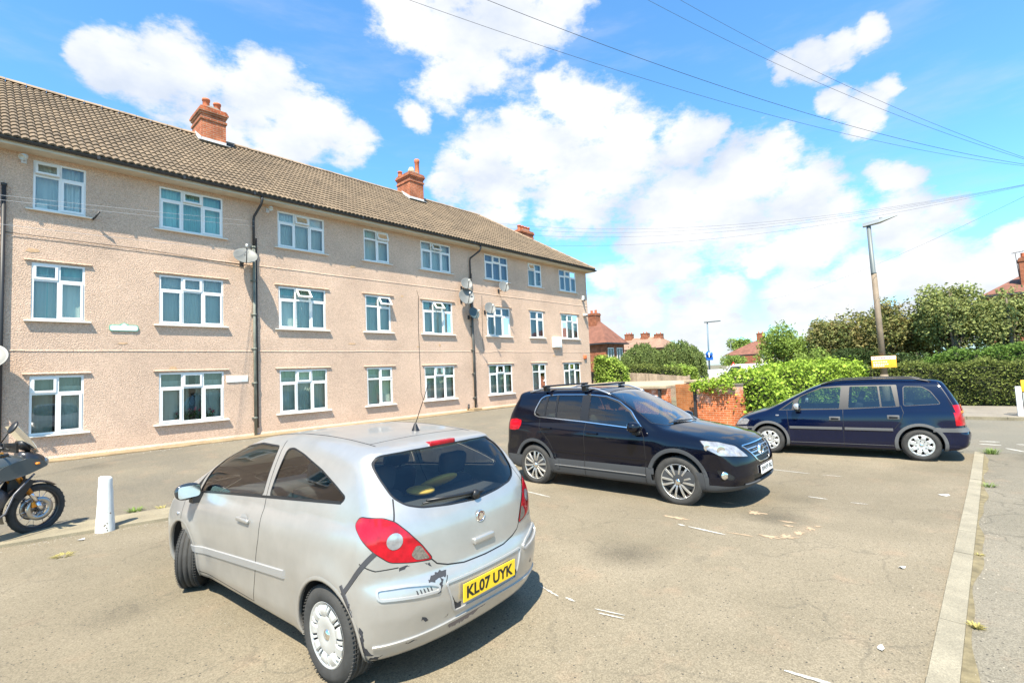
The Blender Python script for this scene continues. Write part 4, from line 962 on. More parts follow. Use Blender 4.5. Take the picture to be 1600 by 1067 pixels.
        for k in range(8): a = 2*math.pi*(k+.5)/8; rm.lathe([(.011, 0), (.010, .003), (.001, .003)], 10, 1, 'Y', (R*.42*math.sin(a), h-.005, R*.42*math.cos(a)))
    rm.xf(M_); rm.build('rim', [metal or ALLOY, LINER, CHROME], hu, world=False)
    return hu
def arch(car, root, ax, r, az, mats_, lipw=.02, zb=.2, mat_='paint', prot=.004):
    """liner behind the wheel opening and a rolled lip round it"""
    for s in (1, -1):
        a0 = math.asin(max(-1, (zb-az)/r)); A = np.linspace(a0, math.pi-a0, 40); X = ax+r*np.cos(A); Z = az+r*np.sin(A)
        P = car.side(X, Z, s); mb = MB(); vs = []
        for p in P: vs += [(p[0], p[1]-s*.001, p[2]), (p[0], s*.42, p[2])]
        mb.add(vs, [(2*i, 2*i+2, 2*i+3, 2*i+1) for i in range(len(P)-1)], 0, True)
        n0 = len(mb.v); mb.add([(ax, s*.42, az)]+[(p[0], s*.42, p[2]) for p in P], [(0, i+1, i+2) for i in range(len(P)-1)], 0)
        mb.build('wheel_arch', LINER, root, world=False, recalc=False)
        # lip
        g = car.grad(P); lp = MB(); vs = []
        for p, q, t in zip(P, g, A):
            o = np.array([math.cos(t), 0, math.sin(t)]); yv = np.array([0, s, 0.])
            vs += [p-yv*.03-o*.0, p-o*.007-yv*.012, p-o*.006+q*prot, p+o*.004+q*(prot+.001), p+o*(lipw)+q*.0005]
        lp.add(vs, [(5*i+k, 5*i+5+k, 5*i+6+k, 5*i+1+k) for i in range(len(P)-1) for k in range(4)], 0, True)
        lp.build('arch_lip', mats_[mat_], root, world=False, recalc=False)
def circ(ax, az, r, n=40): return [(ax+r*math.cos(2*math.pi*k/n), az+r*math.sin(2*math.pi*k/n)) for k in range(n)]
def onskin(car, pts3, lift=.0): P = np.array(pts3, float); return P+car.grad(P)*lift
def ribbon(car, P, w, h, dirv=None, closed=False):
    """raised strip lying on the skin along points P (w wide, h high)"""
    P = np.array(P, float); g = car.grad(P); vs = []; n = len(P); mb = MB()
    for i in range(n):
        a, b = P[(i-1) % n] if closed else P[max(i-1, 0)], P[(i+1) % n] if closed else P[min(i+1, n-1)]; d = b-a; d /= max(np.linalg.norm(d), 1e-9); s_ = np.cross(g[i], d); s_ /= max(np.linalg.norm(s_), 1e-9)
        vs += [P[i]-s_*w/2-g[i]*.003, P[i]-s_*w/2*.85+g[i]*h, P[i]+s_*w/2*.85+g[i]*h, P[i]+s_*w/2-g[i]*.003]
    R = range(n if closed else n-1); mb.add(vs, [(4*i+k, 4*((i+1) % n)+k, 4*((i+1) % n)+(k+1) % 4, 4*i+(k+1) % 4) for i in R for k in range(4)]+([] if closed else [(0, 1, 2, 3), (4*n-4, 4*n-1, 4*n-2, 4*n-3)]), 0, False)
    return mb
def dense(poly, step=.03, closed=True):
    out = []; n = len(poly)
    for i in range(n if closed else n-1):
        a, b = np.array(poly[i], float), np.array(poly[(i+1) % n], float); m = max(1, int(np.linalg.norm(b-a)/step))
        for k in range(m): out.append(tuple(a+(b-a)*k/m))
    if not closed: out.append(tuple(poly[-1]))
    return out
def interior(root, x_dash, x_fs, x_rs, w, floor=.30, seat_h=.55, top=1.22, rhd=1, third=None):
    b = MB(); b.box(x_rs-.6, x_dash+.35, -w+.03, w-.03, floor-.02, floor); b.box(x_dash-.05, x_dash+.45, -w+.06, w-.06, floor, .93, bev=.06); b.box(x_rs-.62, x_rs-.32, -w+.12, w-.12, floor, .78)
    b.build('cabin_floor', SEAT, root, world=False)
    for i, yy in enumerate((-.37, .37)):
        for (xx, nm) in ((x_fs, 'front'), (x_rs, 'rear')):
            s_ = MB(); s_.box(xx-.08, xx+.44, yy-.24, yy+.24, .40, seat_h, bev=.05)
            st = len(s_.v); s_.box(-.07, .07, yy-.23, yy+.23, 0, .58, bev=.05); s_.box(-.05, .05, yy-.13, yy+.13, .62, .80, bev=.045); s_.box(-.01, .01, yy-.06, yy-.05, .55, .65); s_.box(-.01, .01, yy+.05, yy+.06, .55, .65)
            s_.v[st:] = [tuple(Matrix.Translation((xx-.05, 0, seat_h-.06)) @ Matrix.Rotation(-rad(15), 4, 'Y') @ Vector(p)) for p in s_.v[st:]]
            s_.build('seat', SEAT, root, world=False)
    sw = MB(); n = 28; yy = -.37*rhd
    T = Matrix.Translation((x_dash-.18, yy, .88)) @ Matrix.Rotation(rad(-66), 4, 'Y'); r_ = .185
    sw.tube([T @ Vector((r_*math.cos(6.2832*k/n), r_*math.sin(6.2832*k/n), 0)) for k in range(n+1)], .014, 8); sw.tube([T @ Vector((-r_, 0, 0)), T @ Vector((r_, 0, 0))], .02, 8); sw.tube([T @ Vector((0, 0, 0)), T @ Vector((0, 0, -.3))], .03, 8)
    sw.build('steering_wheel', BLKPL, root, world=False)
def mirror_(root, x, y, z, s, shell, glassm, size=(.09, .20, .13), stalk=.07):
    L_, W_, H_ = size; m = MB(); bm = bmesh.new(); bmesh.ops.create_uvsphere(bm, u_segments=24, v_segments=14, radius=1)
    for v in bm.verts:
        p = v.co; k = 1 if p.x > 0 else .25; p.x = p.x*L_*k*1.2; p.y = (abs(p.y)**.8*(1 if p.y > 0 else -1))*W_/2; p.z = (abs(p.z)**.75*(1 if p.z > 0 else -1))*H_/2
    bmesh.ops.translate(bm, vec=(x, y+s*(W_/2+stalk*.6), z), verts=bm.verts); m.bm(bm, 0, True); o = m.build('door_mirror', shell, root, world=False)
    g = MB(); g.prism(rnd([(y+s*(W_/2+stalk*.6)+W_*.42*a, z+H_*.40*b) for a, b in ((-1, -.8), (1, -.9), (1, .9), (-1, .9))], .03), x-L_*.34, x-L_*.30, 'X'); g.build('mirror_glass', glassm, o, world=False)
    f = MB(); f.prism([(x+.05, z-H_*.2), (x-.03, z-H_*.2), (x-.03, z-H_*.75), (x+.07, z-H_*.75)], y-s*.02, y+s*(stalk+.05), 'Y'); f.build('mirror_foot', BLKPL, o, world=False)
    return o
def plate(root, c, U, V_, N_, w, h, txt, back, front=False, fs=.7):
    U, V_, N_, c = (np.array(a, float) for a in (U, V_, N_, c)); mb = MB(); P = [c+U*a*w/2+V_*b*h/2 for a, b in ((-1, -1), (1, -1), (1, 1), (-1, 1))]
    mb.add([tuple(p) for p in P]+[tuple(p+N_*.008) for p in P], [(0, 1, 2, 3), (4, 7, 6, 5), (0, 4, 5, 1), (1, 5, 6, 2), (2, 6, 7, 3), (3, 7, 4, 0)])
    o = mb.build('number_plate', back, root, world=False)
    t = MB(); ww = text_mb(t, txt, h*fs, 0, 0, 0, (1, 0, 0), (0, 1, 0), (0, 0, 1), 1.0, .001, bold=.028)
    k = w*.90/ww; t.v = [tuple(c+U*p[0]*k+V_*p[1]+N_*(.0085+p[2])) for p in t.v]; t.build('registration', BLK, o, world=False)
    return o
def arr(f): return f
CORSA = dict(x0=-.70, x1=3.36, H=1.50, halfw=.90,
  top=[(-.9, 1.31), (-.3, 1.42), (0, 1.455), (.3, 1.480), (.6, 1.492), (.95, 1.494), (1.25, 1.472), (1.5, 1.445), (1.75, 1.375), (2.05, 1.27), (2.35, 1.12), (2.60, 1.01), (2.85, .945), (3.1, .86), (3.28, .74), (3.4, .6)],
  rear=[(.0, -.45), (.18, -.50), (.24, -.575), (.34, -.615), (.48, -.648), (.58, -.652), (.63, -.640), (.68, -.612), (.80, -.600), (.92, -.585), (1.0, -.562), (1.06, -.53), (1.15, -.46), (1.25, -.37), (1.33, -.285), (1.375, -.225), (1.39, -.25), (1.425, -.245), (1.45, -.15), (1.55, .2)],
  front=[(.0, 3.15), (.18, 3.22), (.3, 3.30), (.45, 3.34), (.6, 3.34), (.7, 3.30), (.8, 3.22), (1.0, 3.1)],
  plan=[(-.7, .80), (-.45, .822), (0, .846), (.6, .852), (1.3, .852), (2.0, .855), (2.5, .862), (2.9, .862), (3.3, .81)],
  sec=[(.12, .90), (.22, .945), (.30, .975), (.45, .985), (.62, 1.0), (.75, .998), (.86, .985), (.94, .962), (1.0, .925)],
  belt=[(-.7, 1.02), (0, .995), (.6, .965), (1.2, .94), (2.2, .90), (2.6, .90), (3.3, .84)], th=.23, th2=.33,
  flare=[(0, .30, .36, .020), (2.511, .30, .36, .020)], crown=lambda x: np.interp(x, [-.5, .5, 1.4, 2.2, 2.6, 3.3], [.09, .055, .055, .055, .05, .09]),
  rk=(.13, .30), fk=(.16, .34), rkz=lambda z: np.interp(z, [.2, .6, .7, 1.4], [1.0, 1.0, 1.0, .85]), bottom=lambda x: np.interp(x, [-.7, -.4, 0, 2.5, 2.9, 3.3], [.24, .20, .17, .17, .18, .22]), k_st=.11, k_r=.07, k_f=.10, rsm=.012)
TIG = dict(res=(92, 30, 30), x0=-.95, x1=3.59, H=1.66, halfw=.95,
  top=[(-1.1, 1.50), (-.80, 1.60), (-.4, 1.635), (.2, 1.655), (.8, 1.658), (1.15, 1.64), (1.4, 1.59), (1.75, 1.43), (2.1, 1.24), (2.33, 1.105), (2.55, 1.07), (2.9, 1.02), (3.2, .955), (3.38, .87), (3.5, .75)],
  rear=[(.0, -.6), (.22, -.74), (.35, -.86), (.5, -.90), (.62, -.90), (.70, -.865), (.85, -.85), (1.05, -.835), (1.2, -.79), (1.35, -.71), (1.5, -.62), (1.58, -.64), (1.66, -.5)],
  front=[(.0, 3.26), (.2, 3.36), (.3, 3.48), (.42, 3.53), (.6, 3.52), (.8, 3.48), (.92, 3.42), (1.05, 3.25)],
  plan=[(-.95, .83), (-.6, .868), (0, .893), (.6, .898), (1.4, .898), (2.4, .898), (2.7, .896), (3.1, .885), (3.5, .84)],
  sec=[(.12, .90), (.25, .95), (.34, .975), (.45, .982), (.55, .975), (.66, .988), (.80, 1.0), (.88, .998), (.95, .975), (1.0, .94)],
  belt=[(-.9, 1.10), (0, 1.08), (1, 1.06), (2.2, 1.02), (2.6, 1.0), (3.4, .93)], th=.30, th2=.30,
  flare=[(0, .345, .42, .016), (2.604, .345, .42, .016)], crown=lambda x: np.interp(x, [-.7, .5, 1.4, 2.2, 2.6, 3.4], [.06, .05, .06, .10, .09, .13]),
  rk=(.10, .22), fk=(.06, .30), bottom=lambda x: np.interp(x, [-.9, -.5, 0, 2.6, 3.1, 3.5], [.34, .26, .23, .23, .24, .28]), k_st=.12, k_r=.09, k_f=.09)
ZAF = dict(res=(84, 26, 28), x0=-.84, x1=3.60, H=1.64, halfw=.92,
  top=[(-.9, 1.53), (-.55, 1.575), (0, 1.605), (.7, 1.63), (1.2, 1.625), (1.55, 1.58), (1.85, 1.475), (2.2, 1.30), (2.55, 1.115), (2.75, 1.02), (2.95, .965), (3.2, .885), (3.4, .78), (3.55, .64)],
  rear=[(.0, -.58), (.2, -.68), (.3, -.77), (.50, -.81), (.57, -.80), (.62, -.75), (.72, -.73), (.95, -.72), (1.08, -.69), (1.3, -.585), (1.5, -.475), (1.57, -.43), (1.65, -.3)],
  front=[(.0, 3.3), (.2, 3.40), (.32, 3.52), (.45, 3.55), (.58, 3.55), (.68, 3.50), (.8, 3.43), (.95, 3.3)],
  plan=[(-.8, .80), (-.5, .835), (0, .855), (.6, .862), (1.4, .865), (2.3, .865), (2.7, .855), (3.1, .82), (3.5, .74)],
  sec=[(.12, .92), (.25, .96), (.34, .98), (.45, .985), (.62, .998), (.75, 1.0), (.86, .992), (.94, .975), (1.0, .945)],
  belt=[(-.8, 1.03), (0, 1.01), (1, .985), (2.2, .95), (2.8, .92), (3.4, .86)], th=.26, th2=.30,
  flare=[(0, .31, .37, .014), (2.694, .31, .37, .014)], crown=lambda x: np.interp(x, [-.7, .5, 1.4, 2.2, 2.8, 3.4], [.06, .05, .06, .10, .12, .14]),
  rk=(.05, .20), fk=(.16, .45), bottom=lambda x: np.interp(x, [-.8, -.5, 0, 2.7, 3.1, 3.5], [.28, .22, .19, .19, .20, .23]), k_st=.11, k_r=.08, k_f=.10)
def ft(name, poly, proj, part, m, off=0, **k): d = dict(name=name, poly=poly, proj=proj, part=part, mat=m, off=off); d.update(k); return d
def symm(right): return [(-a, b) for a, b in right[::-1] if abs(a) > 1e-6]+list(right)   # right half -> whole outline (y,z)
def place(root, x, y, z, deg, sc=1.0): root.location = (x, y, z); root.rotation_euler.z = rad(deg); root.scale = (sc,)*3
GAP = .009
# ============ silver hatchback ============
SILVER = mat('silver_paint', (.44, .425, .40), .32, .6, coat=.4, var=.07, vscale=5)
SILVER.node_tree.nodes['Principled BSDF'].inputs['Specular IOR Level'].default_value = .6
def corsa():
    root = thing('hatchback_car', (0, 0, 0), 'silver three door hatchback seen from behind with a scraped taped rear bumper', 'car')
    M_ = {'paint': SILVER, 'gap': BLK, 'glass': glass('hatch_glass', (.85, .89, .87), .5), 'rub': BLKPL, 'red': REDL, 'clear': WHL, 'amber': ORL, 'liner': LINER, 'scrape': mat('scraped_black_plastic', (.03, .03, .035), .7), 'brown': mat('bare_grey_brown_plastic', (.20, .15, .13), .8), 'dimred': mat('speckled_dark_reflector', (.13, .11, .09), .4, var=.5, vscale=90), 'dirt': mat('dusty_silver', (.40, .39, .38), .45, .4), 'mould': mat('silver_moulding', (.42, .415, .41), .38, .5)}
    c = Car(CORSA); F_ = []
    A = lambda *a, **k: F_.append(ft(*a, **k))
    for ax in (0, 2.511): A('arch', circ(ax, .30, .345), 'side', 'none', 'liner', near=.55, thr=-.3)
    door = [(2.44, .93), (2.52, .84), (2.50, .55), (2.36, .245), (1.10, .225), (1.06, .30), (.985, .53), (.935, .73), (.937, .83), (.965, 1.03), (.985, 1.395), (1.0, 1.435), (1.3, 1.44), (1.6, 1.395), (1.9, 1.29), (2.15, 1.16)]
    A('door', door, 'side', 'door', 'paint', thr=.05)
    A('dgap', strip(dense(door[:12], .05, False), GAP), 'side', 'body', 'gap', split=False)
    fw = rnd([(2.27, .925), (2.15, 1.125), (1.98, 1.245), (1.72, 1.345), (1.40, 1.388), (1.05, 1.385), (1.035, 1.04)], .03)
    A('seal', offs(fw, .012), 'side', 'door', 'rub', -.001, thr=.05); A('win', fw, 'side', 'door_window', 'glass', -.006, thr=.05)
    tri = rnd([(2.44, .905), (2.22, 1.115), (2.315, .925)], .01); A('tri', tri, 'side', 'quarter_light', 'rub', -.002, thr=.05)
    rw = rnd([(.912, 1.048), (.885, 1.375), (.80, 1.385), (.615, 1.355), (.278, 1.272), (.05, 1.195), (-.085, 1.14), (-.05, 1.11)], .03)
    A('seal', offs(rw, .012), 'side', 'body', 'rub', -.001, thr=.05, split=False); A('win', rw, 'side', 'rear_side_window', 'glass', -.006, thr=.05)
    A('bead', [(2.30, .915), (-.06, 1.10), (-.05, 1.118), (2.29, .934)], 'side', 'body', 'rub', .002, thr=.05, split=False)
    # rear screen, tailgate shut lines
    rg = rnd(symm([(0, 1.035), (.24, 1.05), (.44, 1.072), (.53, 1.10), (.585, 1.15), (.605, 1.26), (.60, 1.33), (.54, 1.375), (.30, 1.383)]), .03)
    A('seal', offs(rg, .012), 'rear', 'body', 'rub', -.001, thr=.02, split=False); A('rglass', rg, 'rear', 'rear_window', 'glass', -.006, thr=.02)
    A('tg', strip(dense([(.592, 1.14), (.636, 1.02)], .04, False), GAP), 'rear', 'body', 'gap', mirror=True, thr=.02, split=False)
    A('tg', strip(dense([(.44, .758), (.405, .722), (.33, .695), (.20, .672), (0, .667), (-.20, .672), (-.33, .695), (-.405, .722), (-.44, .758)], .04, False), GAP), 'rear', 'body', 'gap', thr=.02, split=False)
    tl = rnd([(.372, 1.0), (.335, 1.052), (.20, 1.048), (.12, 1.015), (.044, .945), (-.03, .86), (-.098, .757), (.028, .772), (.15, .795), (.235, .86), (.315, .935)], .025)
    A('tlg', offs(tl, .006), 'rq', 'body', 'gap', split=False, thr=.1); A('tail', tl, 'rq', 'tail_light', 'red', .004, thr=.1)
    A('tl2', circ(.122, .91, .047, 20), 'rq', 'tail_light', 'clear', .007, thr=.1)
    A('tl2', rnd([(-.08, .768), (.0, .778), (.03, .812), (.0, .86), (-.028, .855)], .015), 'rq', 'tail_light', 'dimred', .006, thr=.1)
    A('hl', rnd([(-2.18, .82), (-2.0, .90), (-1.68, .90), (-1.62, .84), (-1.8, .72), (-2.1, .66)], .04), 'fq', 'headlight', 'clear', .002)
    A('grille', rnd([(-.45, .66), (.45, .66), (.36, .52), (-.36, .52)], .03), 'front', 'body', 'rub', -.004, split=False); A('ws', rnd([(2.50, 0), (2.45, .35), (2.27, .66), (2.0, .64), (1.5, .52), (1.47, 0), (1.5, -.52), (2.0, -.64), (2.27, -.66), (2.45, -.35)], .03), 'top', 'windscreen', 'glass', -.004)
    # bumper split lines
    A('bgap', strip(dense([(-.50, .756), (-.43, .756), (-.345, .80)], .05, False), .007), 'side', 'body', 'gap', thr=.1, split=False)
    # scrapes and missing paint (left rear only)
    def blot(P, r=.008, sq=.35):
        out = []
        for (a, b) in dense(P, .012): out.append((a+random.uniform(-r, r), b+random.uniform(-r, r)*1.2))
        return out
    for P, m in (([(.488, .635), (.449, .667), (.388, .680), (.345, .672), (.359, .640), (.40, .640), (.44, .628)], 'scrape'), ([(.40, .635), (.385, .63), (.41, .57), (.434, .554), (.428, .60)], 'scrape'),
                 ([(.319, .474), (.30, .45), (.261, .445), (.249, .40), (.286, .385), (.312, .42)], 'scrape'), ([(.54, .44), (.515, .445), (.492, .42), (.52, .41)], 'scrape'), ([(.388, .392), (.349, .400), (.355, .385)], 'scrape'),
                 ([(.348, .318), (.30, .345), (.186, .338), (.045, .368), (.011, .338), (.10, .318), (.178, .300), (.30, .288)], 'brown'), ([(-.245, .484), (-.335, .455), (-.325, .395), (-.285, .43)], 'scrape'),
                 ([(.540, .303), (.61, .299), (.62, .308), (.55, .312)], 'scrape'), ([(.645, .737), (.60, .765), (.574, .752), (.615, .742)], 'scrape'), ([(.50, .752), (.448, .722), (.46, .742)], 'scrape'), ([(.22, .478), (.15, .470), (.16, .46), (.21, .465)], 'scrape')):
        A('blot', blot(P), 'rear', 'body', m, .0012, thr=.1, split=False)
    for k in range(5): x = .47+.022*k; A('nick', [(x, .585), (x+.010, .588), (x+.014, .612), (x+.006, .608)], 'rear', 'body', 'scrape', .001, thr=.1, split=False)
    A('crack', strip(dense([(.352, .64), (.372, .60), (.362, .55), (.33, .50), (.293, .43)], .02, False), .006), 'rear', 'body', 'gap', thr=.1, split=False)
    for P in ([(-.352, .44), (-.378, .42), (-.372, .33), (-.40, .27), (-.36, .265), (-.345, .33), (-.356, .38)], [(-.36, .24), (-.43, .262), (-.40, .232)], [(-.245, .60), (-.275, .57), (-.30, .50), (-.27, .545)]):
        A('torn', blot(P, .006), 'side', 'body', 'scrape', .0012, mirror=False, thr=-.2, split=False)
    A('rsc', blot([(-.55, .43), (-.565, .46), (-.575, .42)], .004), 'rear', 'body', 'scrape', .001, thr=.1, split=False)
    car_parts(c, F_, M_, root)
    # recess round the plate, pad on the bumper sides
    for s in (1, -1):
        P = [(.77, .598), (.77, .655), (.62, .648), (.48, .625), (.425, .60), (.43, .572), (.56, .578)]
        pts = [c.cast(0, [s*a], [b], -1)[0] for a, b in dense(rnd(P, .03), .03)]; ribbon(c, pts, .016, .010, closed=True).build('bumper_pad', M_['mould'], root, world=False)
    pr = MB(); pts = [c.cast(0, [a], [b], -1)[0] for a, b in dense(rnd([(-.375, .60), (.375, .60), (.31, .405), (-.31, .405)], .02), .04)]; ribbon(c, pts, .014, .009, closed=True).build('plate_recess_rim', M_['mould'], root, world=False)
    # lower lip crease
    pts = c.cast(0, np.linspace(-.78, .78, 50), .335+.02*np.cos(np.linspace(-2.6, 2.6, 50)), -1); ribbon(c, pts, .018, .010).build('bumper_lip', SILVER, root, world=False)
    # side mouldings
    for s in (1, -1):
        n = 30; xs = np.linspace(.53, 2.49, n); zs = np.interp(xs, [.5, 2.5], [.565, .415]); P = c.side(xs, zs, s); rb = ribbon(c, P, .062, .010); rb.build('side_moulding', M_['mould'], root, world=False)
        (arch(c, root, 0, .345, .30, M_), arch(c, root, 2.511, .345, .30, M_)) if s > 0 else None
    # handles
    for s in (1, -1):
        h = MB(); P = c.side([1.215], [.835], s)[0]; h.lathe([(.055, .001), (.048, .002), (.001, -.0)], 20, 1, 'Y', (0, 0, 0)); h.v = [(p[0]*1.2, p[1], p[2]*.85) for p in h.v]
        h.box(-.11, .10, .012, .032, -.016, .016, bev=.012); h.box(.07, .09, 0, .02, -.012, .012); h.box(-.10, -.08, 0, .02, -.012, .012)
        h.v = [(p[0]+P[0], P[1]+s*p[1]-s*.003, p[2]+P[2]) for p in h.v]; h.build('door_handle', [SILVER, M_['dirt']], root, world=False)
    mirror_(root, 2.22, .76, .955, 1, mat('mirror_shell_black_top', (.02, .025, .03), .15, coat=1), CHROME, (.10, .21, .15)); mirror_(root, 2.22, -.76, .955, -1, mat('mirror_shell_black_top', (.02, .025, .03)), CHROME, (.10, .21, .15))
    # tailgate handle bar, badge, wiper, third brake light, aerial
    P = c.cast(0, [0.0], [.775], -1)[0]; h = MB(); h.box(P[0]-.022, P[0]+.01, -.10, .10, .752, .795, bev=.01); h.build('tailgate_handle', SILVER, root, world=False)
    b = MB(); P = c.cast(0, [0], [.92], -1)[0]; b.lathe([(.040, -.002), (.040, -.010), (.033, -.011), (.033, -.006)], 30, 0, 'X', (P[0], 0, .92)); b.lathe([(.033, -.006), (.001, -.007)], 24, 1, 'X', (P[0], 0, .92))
    b.prism([(-.022, .92-.018), (.0, .92-.026), (.022, .92-.018), (.024, .92-.002), (.008, .92+.004), (.018, .92+.018), (.002, .92+.024), (-.012, .92+.012), (-.02, .92+.018), (-.024, .92)], P[0]-.010, P[0]-.007, 'X'); b.build('badge', [CHROME, mat('badge_red_grey', (.30, .16, .15), .3, .5)], root, world=False)
    w = MB(); P0 = c.cast(0, [.0], [1.062], -1)[0]+[-.012, 0, 0]; P1 = c.cast(0, [.40], [1.10], -1)[0]+[-.018, 0, 0]; Pm = c.cast(0, [-.02], [1.075], -1)[0]+[-.03, 0, 0]
    w.lathe([(.001, -.03), (.03, -.028), (.035, 0)], 14, 0, 'X', (P0[0], 0, P0[2])); w.tube([Pm, c.cast(0, [.2], [1.088], -1)[0]+[-.025, 0, 0], P1], [.016, .011, .007], 8); w.tube([c.cast(0, [-.10], [1.065], -1)[0]+[-.01, 0, 0], c.cast(0, [.43], [1.088], -1)[0]+[-.012, 0, 0]], .006, 6); w.build('rear_wiper', BLKPL, root, world=False)
    t = MB(); P = c.cast(0, [0], [1.408], -1)[0]; t.box(P[0]-.006, P[0]+.05, -.125, .125, 1.392, 1.424, bev=.006); t.build('third_brake_light', REDL, root, world=False)
    a = MB(); P = c.cast(2, [.18], [-.08], 1)[0]; a.lathe([(.035, -.004), (.028, .012), (.012, .05), (.007, .06)], 14, 0, 'Z', tuple(P)); a.tube([P+[0, 0, .05], P+[-.17, 0, .36]], [.0035, .0025], 6); a.tube([P+[-.155, 0, .335], P+[-.175, 0, .37]], .004, 6); a.build('aerial', BLKPL, root, world=False)
    for y in (-.47, .47):
        P = c.cast(2, np.linspace(-.05, 1.35, 40), np.full(40, y), 1); ribbon(c, P, .007, .0015).build('roof_seam', BLK, root, world=False)
    P = c.cast(2, np.full(30, .02), np.linspace(-.47, .47, 30), 1); ribbon(c, P, .006, .001).build('spoiler_seam', BLK, root, world=False)
    PC = c.cast(0, [0], [.50], -1)[0]; plate(root, (PC[0]-.006, 0.0, .502), (0, -1, 0), (-.05, 0, 1), (-1, 0, -.05), .52, .112, 'KL07 UYK', PLY)
    ib = MB(); x = -.03   # small badge and maker line
    bx = MB(); P = c.side([2.60], [.70], 1)[0]; bx.lathe([(.001, .012), (.018, .010), (.022, 0)], 12, 0, 'Y', (0, 0, 0)); bx.v = [(p[0]*1.3+P[0], p[1]+P[1], p[2]*.8+P[2]) for p in bx.v]; bx.build('side_repeater', M_['clear'], root, world=False)
    st = MB(); P = c.side([2.44], [.432], 1)[0]; st.box(P[0]+.06, P[0]+.13, P[1]-.002, P[1]+.003, P[2]-.012, P[2]+.012); st.build('trim_badge', CHROME, root, world=False)
    # tape over the gap from lamp to wheel arch
    tp = c.side(np.linspace(-.425, -.215, 24), np.linspace(.858, .600, 24), 1); r = ribbon(c, tp, .034, .003); r.build('duct_tape', mat('black_tape', (.045, .045, .05), .45), root, world=False)
    tp = c.side([-.20, -.225, -.25, -.27], [.655, .62, .585, .545], 1); ribbon(c, tp, .022, .006).build('loose_tape', mat('black_tape', (.045, .045, .05)), root, world=False)
    tp = c.side(np.linspace(-.225, -.30, 8), np.linspace(.60, .49, 8), 1); ribbon(c, tp, .012, .004).build('arch_scrape', M_['scrape'], root, world=False)
    interior(root, 1.75, 1.05, .30, .72, rhd=1)
    y_ = MB(); bm = bmesh.new(); bmesh.ops.create_uvsphere(bm, u_segments=24, v_segments=12, radius=1); bmesh.ops.transform(bm, matrix=Matrix.Translation((-.02, -.13, 1.075)) @ Matrix.Rotation(rad(25), 4, 'Y') @ Matrix.Diagonal((.14, .17, .035, 1)), verts=bm.verts); y_.bm(bm, 0, True)
    bm = bmesh.new(); bmesh.ops.create_uvsphere(bm, u_segments=20, v_segments=10, radius=1); bmesh.ops.transform(bm, matrix=Matrix.Translation((-.05, .08, 1.05)) @ Matrix.Diagonal((.12, .10, .03, 1)), verts=bm.verts); y_.bm(bm, 0, True); hat = y_.build('yellow_cap', mat('yellow_cloth', (.48, .31, .05), .8), None, world=False)
    ps = MB(); ps.box(-.36, .12, -.55, .55, .99, 1.005, bev=.004); ps.build('parcel_shelf', SEAT, root, world=False)
    for s in (1, -1):
        wheel(root, 0, s*.755, .30, .185, .195, s, 'cover9', metal=CAPM); wheel(root, 2.511, s*.745, .30, .185, .195, s, 'cover9', steer=rad(-36), metal=CAPM)
    return root, hat
cr, hat = corsa(); place(cr, 2.375, 3.15, .0, 93.2); hat.matrix_world = Matrix.Translation((2.375, 3.15, 0)) @ Matrix.Rotation(rad(93.2), 4, 'Z')
tag(hat, 'yellow cap lying behind the rear window of the silver hatchback', 'cap')
